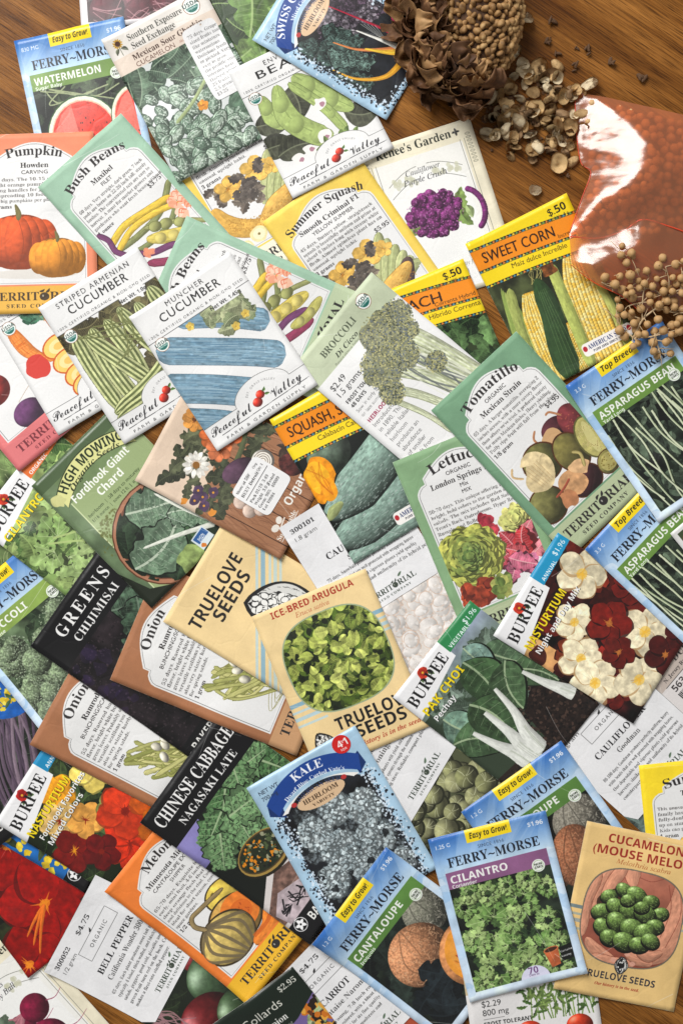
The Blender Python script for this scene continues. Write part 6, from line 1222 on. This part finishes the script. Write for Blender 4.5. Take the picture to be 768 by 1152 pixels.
bm = bmesh.new(); ellipsoid(bm, (10 * u, 2 * u, 30 * u), (47 * u, 72 * u, 28 * u), seg=32, rings=20)
link('core', bm, M_CORE, head)
HS = .74
bm = bmesh.new(); N_ = 620; gold = math.pi * (3 - 5 ** .5); ax = Vector((.35, .12, .93)).normalized(); q0 = Vector((0, 0, 1)).rotation_difference(ax)
for i in range(N_):
    zc = 1 - 1.55 * (i + .5) / N_; r_ = math.sqrt(max(0, 1 - zc * zc)); d = q0 @ Vector((r_ * math.cos(i * gold), r_ * math.sin(i * gold), zc))
    if d.z < -.45: continue
    c = Vector((10 * u + d.x * 48 * u, 2 * u + d.y * 73 * u, 30 * u + d.z * 29 * u)); nrm = Vector((d.x / 47, d.y / 72, d.z / 28)).normalized()
    rr = frng.uniform(.7, 1.25) * u; c = c + Vector((frng.gauss(0, 1), frng.gauss(0, 1), frng.gauss(0, .8))) * 1.3 * u; vv = ellipsoid(bm, c, (5.0 * rr, 3.4 * rr, 4.8 * rr), (nrm + Vector((frng.gauss(0, .22), frng.gauss(0, .22), 0))).to_track_quat('Z', 'Y'), 8, 6)
    for v in vv: q_ = v.co / u; v.co += (v.co - c) * (.34 * mnoise.noise(q_ * .30 + Vector((i, 0, 0))) + .12 * mnoise.noise(q_ * .8))
link('seed_face', bm, M_GRAIN, head)
def bract(base, out, L, Wd, curl, tw, mat, rag):
    """a papery scale growing from base along out, curling up at its tip"""
    bm = bmesh.new(); nu, nv = 9, 15; out = out.normalized(); side = out.cross(Vector((0, 0, 1))); side = side.normalized() if side.length > .1 else Vector((1, 0, 0)); up = side.cross(out)
    side = (side * math.cos(tw) + up * math.sin(tw)); up = side.cross(out); sd = frng.uniform(0, 50); G = []
    for j in range(nv):
        t = j / (nv - 1); a = curl * t * t * 1.3; x = L * (t if abs(a) < .01 else math.sin(a) / a * t); z = L * t * (1 - math.cos(a)) / max(a, .01) if abs(a) > .01 else 0
        w = Wd * (.35 + 1.1 * math.sin(math.pi * min(1, t * .78 + .16))) * .5; row = []
        for i in range(nu):
            s_ = i / (nu - 1) * 2 - 1; n1 = mnoise.noise(Vector((s_ * 1.8 + sd, t * 3.0, sd))); n2 = mnoise.noise(Vector((s_ * 5 + sd, t * 8.0, sd + 9)))
            rg = 1 + rag * mnoise.noise(Vector((t * 9 + sd, s_ * 2, 3))) * abs(s_)
            p = base + out * (x + (rag * L * .10 * n2 if t > .8 else 0)) + up * (z + Wd * .36 * s_ * s_ + Wd * .55 * n1 + Wd * .24 * n2) + side * (s_ * w * rg)
            p.z = max(p.z, 2 * u + (.5 + n2) * u); row.append(bm.verts.new(p))
        G.append(row)
    for j in range(nv - 1):
        for i in range(nu - 1): bm.faces.new((G[j][i], G[j][i + 1], G[j + 1][i + 1], G[j + 1][i]))
    me = bpy.data.meshes.new('bract'); bm.to_mesh(me); bm.free(); o = link('bract', me, mat, head)
    sm = o.modifiers.new('thick', 'SOLIDIFY'); sm.thickness = .9 * u; sm.offset = 0
    ss = o.modifiers.new('smooth', 'SUBSURF'); ss.levels = ss.render_levels = 1
for ring, (n, zb, zo, L0, pit) in enumerate(((22, 9, .92, 50, -.10), (24, 19, .96, 46, .05), (24, 29, .92, 38, .35), (18, 39, .84, 27, .8))):
    for k in range(n):
        th = math.radians(118 + (k + frng.uniform(-.35, .35)) / (n - 1) * 160)   # left side round to the lower right
        if ring == 3 and not 150 < math.degrees(th) < 268: continue
        base = Vector((8 * u + math.cos(th) * 48 * zo * u, 2 * u + math.sin(th) * 70 * zo * u, zb * u)); out = Vector((math.cos(th), math.sin(th), pit + frng.uniform(-.25, .25)))
        bract(base, out, L0 * frng.uniform(.8, 1.25) * u, frng.uniform(18, 31) * u, frng.uniform(.1, 2.3), frng.uniform(-.7, .7), M_BRACT if frng.random() < .68 else M_BRACT2, .35)
for k in range(9):
    th = math.radians(195 + k * 10); base = Vector((6 * u + math.cos(th) * 40 * u, 2 * u + math.sin(th) * 62 * u, frng.uniform(34, 44) * u))
    bract(base, Vector((math.cos(th + frng.uniform(-.6, .6)), math.sin(th), .9)), frng.uniform(18, 28) * u, frng.uniform(10, 17) * u, frng.uniform(.6, 1.8), frng.uniform(-1.2, 1.2), M_BRACT2, .3)

# ------------------------------------------------------------------ husks and crumbs shaken out of it
M_HUSK = m_plain('seed_husk', [(.44, .25, .095), (.64, .43, .20), (.77, .58, .32)], 230, .6, .3, .0006)
M_HUSKP = m_plain('pale_husk', [(.60, .45, .25), (.79, .66, .44), (.86, .77, .58)], 230, .6, .3, .0006)
M_HUSKD = m_plain('dark_husk', [(.20, .11, .050), (.36, .22, .11), (.52, .35, .20)], 260, .65, .3, .0006)
M_CRUMB = m_plain('chaff', [(.030, .016, .009), (.11, .055, .026), (.20, .11, .055)], 300, .75, .4, .0006)
def husk_mesh(seed, mat, cup, asp):
    r = random.Random(seed); bm = bmesh.new(); n, m = 18, 6; sd = r.uniform(0, 90); rows = []; c = bm.verts.new((0, 0, -cup * .55))
    for j in range(1, m + 1):
        f = j / m; row = []
        for k in range(n):
            t = 2 * math.pi * k / n; rr = f * (1 + .16 * mnoise.noise(Vector((math.cos(t) * 1.4 + sd, math.sin(t) * 1.4, 0)))); x = math.cos(t) * rr * (1 + .16 * math.cos(t)); y = math.sin(t) * rr * asp
            z = cup * (rr * rr - .55) + .16 * mnoise.noise(Vector((x * 2 + sd, y * 2, 5))) + .30 * cup * x * x; row.append(bm.verts.new((x, y, z)))
        rows.append(row)
    for k in range(n):
        bm.faces.new((c, rows[0][k], rows[0][(k + 1) % n]))
        for j in range(m - 1): bm.faces.new((rows[j][k], rows[j + 1][k], rows[j + 1][(k + 1) % n], rows[j][(k + 1) % n]))
    g = bmesh.ops.solidify(bm, geom=bm.faces[:], thickness=.09); me = bpy.data.meshes.new('seed_husk'); bm.to_mesh(me); bm.free(); me.materials.append(mat); me.polygons.foreach_set('use_smooth', [True] * len(me.polygons)); return me
HUSK = {'n': [husk_mesh(k, M_HUSK, (.35, -.4, .25, .5)[k % 4], (.78, .62, .85, .7)[k % 4]) for k in range(6)], 'p': [husk_mesh(20 + k, M_HUSKP, (.3, -.45, .5)[k % 3], (.7, .6, .8)[k % 3]) for k in range(4)], 'd': [husk_mesh(40 + k, M_HUSKD, (.6, -.5, .8)[k % 3], (.75, .6, .85)[k % 3]) for k in range(4)]}
LAB = {'n': 'tan papery seed husk among the husks scattered right of the dried flower head', 'p': 'pale cream seed husk among the husks scattered right of the dried flower head', 'd': 'dark brown seed husk in the husks scattered right of the dried flower head'}
pile = {}
def husk(x, y, r, kind, tilt=.5, z=None):
    me = frng.choice(HUSK[kind]); o = bpy.data.objects.new('seed_husk', me); sc.collection.objects.link(o)
    cell = (int(x / 9), int(y / 9)); zb = pile.get(cell, 0.0) if z is None else z; pile[cell] = zb + r * .5
    o.location = W3(x, y, zb + r * .55); o.rotation_euler = (frng.uniform(-tilt, tilt), frng.uniform(-tilt, tilt), frng.uniform(0, 6.28)); k = r * K; o.scale = (k, k, k)
    tag(o, LAB[kind], 'seed husk', {'n': 'tan seed husks', 'p': 'pale seed husks', 'd': 'dark seed husks'}[kind])
for x, y, r, kd in ((592, 20, 9, 'p'), (578, 57, 9.5, 'p'), (588, 71, 9, 'p'), (607, 74, 11, 'n'), (628, 76, 9.5, 'n'), (664, 95, 11, 'p'), (616, 99, 8.5, 'p'), (600, 104, 8.5, 'n'), (601, 121, 11, 'n'), (551, 152, 11, 'p'), (605, 163, 12, 'p'), (641, 141, 11, 'n'), (574, 176, 7, 'n'), (598, 178, 7, 'd'), (628, 184, 12, 'n'), (643, 183, 9, 'n'), (600, 214, 8, 'p'), (568, 117, 10, 'n'), (545, 117, 9, 'd'), (556, 111, 9, 'n'), (575, 130, 11, 'n'), (584, 141, 13, 'd'), (624, 137, 8.5, 'p'), (633, 110, 10, 'n'), (643, 107, 9, 'p'), (619, 157, 8.5, 'n'), (636, 171, 8, 'd'), (602, 88, 7, 'n'), (550, 135, 8, 'd'), (580, 152, 9, 'd')): husk(x, y, r, kd)
for k in range(66):
    a, d = frng.uniform(0, 6.28), frng.random() ** .5; x, y = 601 + 60 * d * math.cos(a), 128 + 48 * d * math.sin(a)
    husk(x, y, frng.uniform(6.5, 11), frng.choice('nnnddp' if k < 34 else 'nnnpp'), .7)
def bit_mesh(seed):
    r = random.Random(seed); bm = bmesh.new()
    for k in range(4): ellipsoid(bm, (r.uniform(-.7, .7), r.uniform(-.25, .25), r.uniform(-.1, .2)), (r.uniform(.35, .8), r.uniform(.14, .3), r.uniform(.14, .26)), Vector((r.uniform(-.5, .5), r.uniform(-.5, .5), 1)).to_track_quat('Z', 'Y'), 7, 5)
    me = bpy.data.meshes.new('chaff_bit'); bm.to_mesh(me); bm.free(); me.materials.append(M_CRUMB); return me
BITS = [bit_mesh(k) for k in range(5)]
def chaff(x, y, r, lab, grp):
    o = bpy.data.objects.new('chaff_bit', frng.choice(BITS)); sc.collection.objects.link(o); o.location = W3(x, y, r * .3); o.rotation_euler = (frng.uniform(-.4, .4), frng.uniform(-.4, .4), frng.uniform(0, 6.28)); o.scale = (r * K,) * 3; tag(o, lab, 'chaff', grp)
for x, y, r in ((622, 25, 8), (613, 50, 8), (628, 61, 6), (649, 55, 4), (660, 58, 8), (645, 76, 8), (685, 74, 9), (722, 88, 9), (619, 43, 3), (637, 200, 5), (553, 169, 3)): chaff(x, y, r, 'dark brown chaff fragment lying alone on the bare wood', 'stray chaff on the wood')
for k in range(120):
    a, d = frng.uniform(0, 6.28), frng.random() ** .5; chaff(596 + 56 * d * math.cos(a), 126 + 40 * d * math.sin(a), frng.uniform(2.2, 6), 'small dark chaff crumb among the scattered seed husks', 'chaff crumbs among the husks')

# ------------------------------------------------------------------ orange bag of dried berries
BP = [(646, 103, 2), (688, 111, 8), (738, 122, 14), (812, 140, 16),
      (648, 150, 3), (653, 183, 5), (664, 194, 8), (655, 220, 12), (640, 262, 13), (662, 150, 9),
      (672, 112, 9), (676, 165, 14), (677, 222, 26), (700, 128, 21), (729, 160, 35), (722, 190, 37),
      (704, 226, 32), (762, 176, 33), (812, 190, 30), (765, 222, 33), (812, 235, 29), (742, 205, 37),
      (650, 276, 14), (700, 258, 23), (720, 246, 26), (745, 250, 28), (775, 262, 29), (812, 280, 26),
      (642, 296, 17), (668, 300, 27), (690, 292, 31), (716, 282, 35), (668, 318, 14), (700, 334, 13), (720, 352, 10), (755, 300, 26), (812, 322, 20), (812, 352, 10), (765, 345, 12), (740, 330, 18)]
OUT = [(646, 103), (688, 111), (738, 122), (812, 140), (812, 190), (812, 235), (812, 280), (812, 322), (812, 352), (765, 345), (720, 352), (700, 334), (668, 318), (642, 296), (640, 262), (655, 220), (664, 194), (653, 183), (648, 150)]
co2 = [Vector((x, -y)) for x, y, z in BP]; ix = {(x, y): i for i, (x, y, z) in enumerate(BP)}
ring = [ix[p] for p in OUT]; vs, es, fs, ov, oe, of = delaunay_2d_cdt(co2, [(ring[i], ring[(i + 1) % len(ring)]) for i in range(len(ring))], [], 1, 1e-4)
TRI = [tuple(f) for f in fs]; VZ = [(v.x, -v.y, BP[ov[i][0]][2]) for i, v in enumerate(vs)]
def film_z(x, y):
    for a, b, c in TRI:
        (x0, y0, z0), (x1, y1, z1), (x2, y2, z2) = VZ[a], VZ[b], VZ[c]; d = (y1 - y2) * (x0 - x2) + (x2 - x1) * (y0 - y2)
        if abs(d) < 1e-9: continue
        l0 = ((y1 - y2) * (x - x2) + (x2 - x1) * (y - y2)) / d; l1 = ((y2 - y0) * (x - x2) + (x0 - x2) * (y - y2)) / d
        if l0 >= -1e-6 and l1 >= -1e-6 and l0 + l1 <= 1 + 1e-6: return l0 * z0 + l1 * z1 + (1 - l0 - l1) * z2
    return None
def m_film():
    m, t, b, N, L = nt('orange_film'); t.nodes.remove(b); out = t.nodes['Material Output']
    tr = N('ShaderNodeBsdfTransparent'); tr.inputs[0].default_value = (1.0, .62, .42, 1); gl = N('ShaderNodeBsdfGlossy'); gl.inputs[0].default_value = (1, .97, .94, 1); gl.inputs['Roughness'].default_value = .19
    df = N('ShaderNodeBsdfTranslucent'); df.inputs[0].default_value = (1.0, .40, .19, 1); d2 = N('ShaderNodeBsdfDiffuse'); d2.inputs[0].default_value = (1.0, .36, .15, 1); am = N('ShaderNodeMixShader'); am.inputs[0].default_value = .45; L(df.outputs[0], am.inputs[1]); L(d2.outputs[0], am.inputs[2])
    m1 = N('ShaderNodeMixShader'); m1.inputs[0].default_value = .39; L(tr.outputs[0], m1.inputs[1]); L(am.outputs[0], m1.inputs[2])
    fr = N('ShaderNodeFresnel'); fr.inputs[0].default_value = 1.5; ad = N('ShaderNodeMath'); ad.operation = 'ADD'; ad.inputs[1].default_value = .035; L(fr.outputs[0], ad.inputs[0]); m2 = N('ShaderNodeMixShader'); L(ad.outputs[0], m2.inputs[0]); L(m1.outputs[0], m2.inputs[1]); L(gl.outputs[0], m2.inputs[2]); L(m2.outputs[0], out.inputs[0])
    w = noise_node(t, 34, 2, .5, 'Object', (1, 3, 1), .6); w2 = noise_node(t, 26, 2, .5); ad2 = N('ShaderNodeMath'); ad2.operation = 'ADD'; L(w.outputs[0], ad2.inputs[0]); L(w2.outputs[0], ad2.inputs[1]); bp = N('ShaderNodeBump'); bp.inputs['Strength'].default_value = .30; bp.inputs['Distance'].default_value = .002; L(ad2.outputs[0], bp.inputs['Height'])
    for s_ in (gl, fr): L(bp.outputs[0], s_.inputs['Normal'])
    return m
bag = bpy.data.objects.new('plastic_bag', None); sc.collection.objects.link(bag); B0 = W3(720, 220, 0); bag.location = B0
tag(bag, 'crinkled see-through orange plastic zip bag full of dried berries', 'plastic bag')
bm = bmesh.new(); bv = [bm.verts.new(W3(x, y, z + max(0, hz(x, y) * (.9 if y > 255 else .35))) - B0) for x, y, z in VZ]
for f in TRI: bm.faces.new([bv[i] for i in f])
bmesh.ops.recalc_face_normals(bm, faces=bm.faces)
if sum(f.normal.z for f in bm.faces) < 0: bmesh.ops.reverse_faces(bm, faces=bm.faces)
bmesh.ops.subdivide_edges(bm, edges=bm.edges[:], cuts=6, use_grid_fill=True)
for _ in range(5): bmesh.ops.smooth_vert(bm, verts=[v for v in bm.verts if not v.is_boundary], factor=.5, use_axis_x=True, use_axis_y=True, use_axis_z=True)
for v in bm.verts:
    p = v.co / K; v.co.z += (1.5 * abs(mnoise.noise(Vector((p.x * .05, p.y * .05 + 3, 1)))) + .5 * mnoise.noise(Vector((p.x * .22, p.y * .22, 7)))) * K
M_FILM = m_film(); link('film', bm, M_FILM, bag)
def tube_bm(bm, pts, r, r2=None, seg=6):
    n = len(pts); rings = []
    for i, p in enumerate(pts):
        d = (pts[min(i + 1, n - 1)] - pts[max(i - 1, 0)]).normalized(); a = d.orthogonal().normalized(); b = d.cross(a); rr = r + ((r if r2 is None else r2) - r) * i / (n - 1)
        rings.append([bm.verts.new(p + (a * math.cos(2 * math.pi * k / seg) + b * math.sin(2 * math.pi * k / seg)) * rr) for k in range(seg)])
    for i in range(n - 1):
        for k in range(seg): bm.faces.new((rings[i][k], rings[i][(k + 1) % seg], rings[i + 1][(k + 1) % seg], rings[i + 1][k]))
    bm.faces.new(rings[0][::-1]); bm.faces.new(rings[-1])
def smoothpts(P, k=6):
    out = []
    for i in range(len(P) - 1):
        p0, p1, p2, p3 = P[max(i - 1, 0)], P[i], P[i + 1], P[min(i + 2, len(P) - 1)]
        for j in range(k):
            t = j / k; out.append(.5 * (2 * p1 + (p2 - p0) * t + (2 * p0 - 5 * p1 + 4 * p2 - p3) * t * t + (3 * p1 - p0 - 3 * p2 + p3) * t ** 3))
    out.append(P[-1]); return out
M_ZIP, t_, b_, _, _ = nt('red_zip'); b_.inputs['Base Color'].default_value = (.80, .075, .025, 1); b_.inputs['Roughness'].default_value = .3; b_.inputs['Transmission Weight'].default_value = .25
for nm, PP, rr in (('zip_strip', [(641, 266, 14), (672, 268, 19), (700, 260, 24), (722, 247, 27), (750, 254, 29), (780, 265, 31), (812, 281, 28)], .8), ('bag_hem', [(642, 298, 13), (668, 318, 15), (700, 334, 14), (720, 352, 11)], .5), ('bag_hem', [(646, 103, 3), (648, 150, 4), (653, 183, 6), (664, 194, 9), (655, 220, 13), (640, 262, 14)], .5)):
    bm = bmesh.new(); tube_bm(bm, smoothpts([W3(x, y, z + hz(x, y) * (.9 if y > 255 else .35) - .2) - B0 for x, y, z in PP]), rr * K); link(nm, bm, M_ZIP, bag)
M_BERRY = m_plain('dried_berry_skin', [(.31, .165, .065), (.50, .30, .125), (.64, .42, .21)], 320, .5, .25, .0005)
M_STALK = m_plain('dry_stalk', [(.46, .32, .17), (.62, .47, .29)], 200, .6, .2)
def berry_mesh(seed):
    r = random.Random(seed); bm = bmesh.new(); ellipsoid(bm, (0, 0, 0), (1, 1, .95), seg=16, rings=10)
    for v in bm.verts: v.co *= 1 + .12 * mnoise.noise(v.co * 1.3 + Vector((seed, 0, 0))) + .05 * mnoise.noise(v.co * 4 + Vector((seed, 3, 0)))
    ellipsoid(bm, (.0, .1, .96), (.16, .16, .16), seg=8, rings=5); me = bpy.data.meshes.new('berry'); bm.to_mesh(me); bm.free(); me.materials.append(M_BERRY); me.polygons.foreach_set('use_smooth', [True] * len(me.polygons)); return me
BER = [berry_mesh(k) for k in range(8)]
M_LOOSE = m_plain('loose_berry_skin', [(.42, .24, .095), (.62, .40, .19), (.74, .53, .30)], 320, .5, .25, .0005)
LOOSE = []
for k in range(3):
    q_ = berry_mesh(9 + k); q_.materials[0] = M_LOOSE; LOOSE.append(q_)
def free_berry(x, y, z, r):
    o = bpy.data.objects.new('dried_berry', frng.choice(LOOSE)); sc.collection.objects.link(o); o.location = W3(x, y, z); o.rotation_euler = [frng.uniform(0, 6.28) for _ in range(3)]; o.scale = (r * K,) * 3
    tag(o, 'round dried berry lying loose inside the orange plastic bag', 'berry', 'loose berries inside the orange bag')
cnt, placed = 0, []
for _ in range(5000):
    x, y = frng.uniform(650, 800), frng.uniform(112, 262); f = film_z(x, y); r = frng.uniform(4.2, 5.4)
    if f is None or f < r * 2 - 2 or any(film_z(x + a * 9, y + b * 9) is None for a, b in ((1, 0), (-1, 0), (0, 1), (0, -1), (-.7, -.7), (.7, -.7))): continue
    z = f - r - 1.2 - (frng.random() ** 2) * max(0, f - 2 * r - 2) * .6; z = max(z, r)
    if any((x - a) ** 2 + (y - b) ** 2 + (z - c) ** 2 < ((r + d) * .9) ** 2 for a, b, c, d in placed): continue
    placed.append((x, y, z, r)); free_berry(x, y, z, r); cnt += 1
    if cnt >= 260: break

# ------------------------------------------------------------------ sprig of dried berries in the mouth of the bag
sprig = bpy.data.objects.new('berry_sprig', None); sc.collection.objects.link(sprig); S0 = W3(735, 340, 0); sprig.location = S0
tag(sprig, 'sprig of dried tan berries on thin pale stalks spilling from the orange bag', 'dried berries')
bm = bmesh.new(); NODES = []
def limb(P, r, r2):
    Q = smoothpts([W3(x, y, z + hz(x, y)) - S0 for x, y, z in P], 7); tube_bm(bm, Q, r * .75 * K, r2 * .75 * K, 6); NODES.extend(Q)
for P, r, r2 in (([(712, 380, 3), (722, 360, 14), (738, 346, 18), (748, 336, 18), (765, 325, 22), (790, 315, 22)], 1.8, 1.0), ([(712, 380, 3), (697, 366, 6), (693, 350, 8), (697, 332, 12), (712, 325, 16)], 1.3, .7), ([(712, 380, 3), (730, 379, 8), (750, 374, 12), (775, 368, 14)], 1.4, .8), ([(722, 362, 12), (722, 340, 18), (726, 318, 22), (738, 302, 26)], 1.2, .7),
                 ([(748, 336, 18), (735, 326, 20), (715, 324, 19), (690, 323, 17), (676, 318, 17)], 1.1, .6), ([(748, 336, 18), (752, 318, 24), (748, 300, 27)], 1.1, .6), ([(738, 346, 18), (760, 352, 18), (785, 350, 18)], 1.1, .6), ([(736, 375, 10), (741, 394, 7), (748, 400, 6)], 1.2, .7), ([(765, 325, 22), (766, 310, 26), (772, 298, 27)], 1.0, .6), ([(703, 310, 20), (701, 290, 30), (708, 282, 31)], .8, .6), ([(722, 340, 18), (705, 345, 14), (700, 355, 10)], 1.0, .6)): limb(P, r, r2)
bpos = []
for _ in range(6000):
    n = frng.choice(NODES); r = frng.uniform(3.6, 5.6); d = Vector((frng.gauss(0, 1), frng.gauss(0, 1), frng.gauss(.25, .6))).normalized() * frng.uniform(6, 14)
    p = n / K + d
    X, Y = p.x + 735, 340 - p.y
    if Y > 404 or X < 674 or X > 778 or Y < 278: continue
    if X < 690 and (Y > 326 or Y < 305): continue
    p.z = max(p.z, hz(X, Y) + r)
    if any((p - q).length < (r + s_) * .92 for q, s_ in bpos): continue
    bpos.append((p.copy(), r)); tube_bm(bm, [n.copy(), (n * .5 + p * K * .5) + Vector((0, 0, .8 * K)), p * K], .55 * K, .5 * K, 5)
    if len(bpos) >= 98: break
for k in range(40):
    i = frng.randrange(len(NODES)); n = NODES[i]; e = n + Vector((frng.gauss(0, 12), frng.gauss(0, 12), frng.uniform(-2, 8))) * K; tube_bm(bm, [n, (n + e) / 2 + Vector((0, 0, 2 * K)), e], .5 * K, .3 * K, 5)
link('stalk', bm, M_STALK, sprig)
for p, r in bpos:
    o = bpy.data.objects.new('berry', frng.choice(BER)); sc.collection.objects.link(o); o.parent = sprig; o.location = p * K; o.rotation_euler = [frng.uniform(0, 6.28) for _ in range(3)]; o.scale = (r * K,) * 3
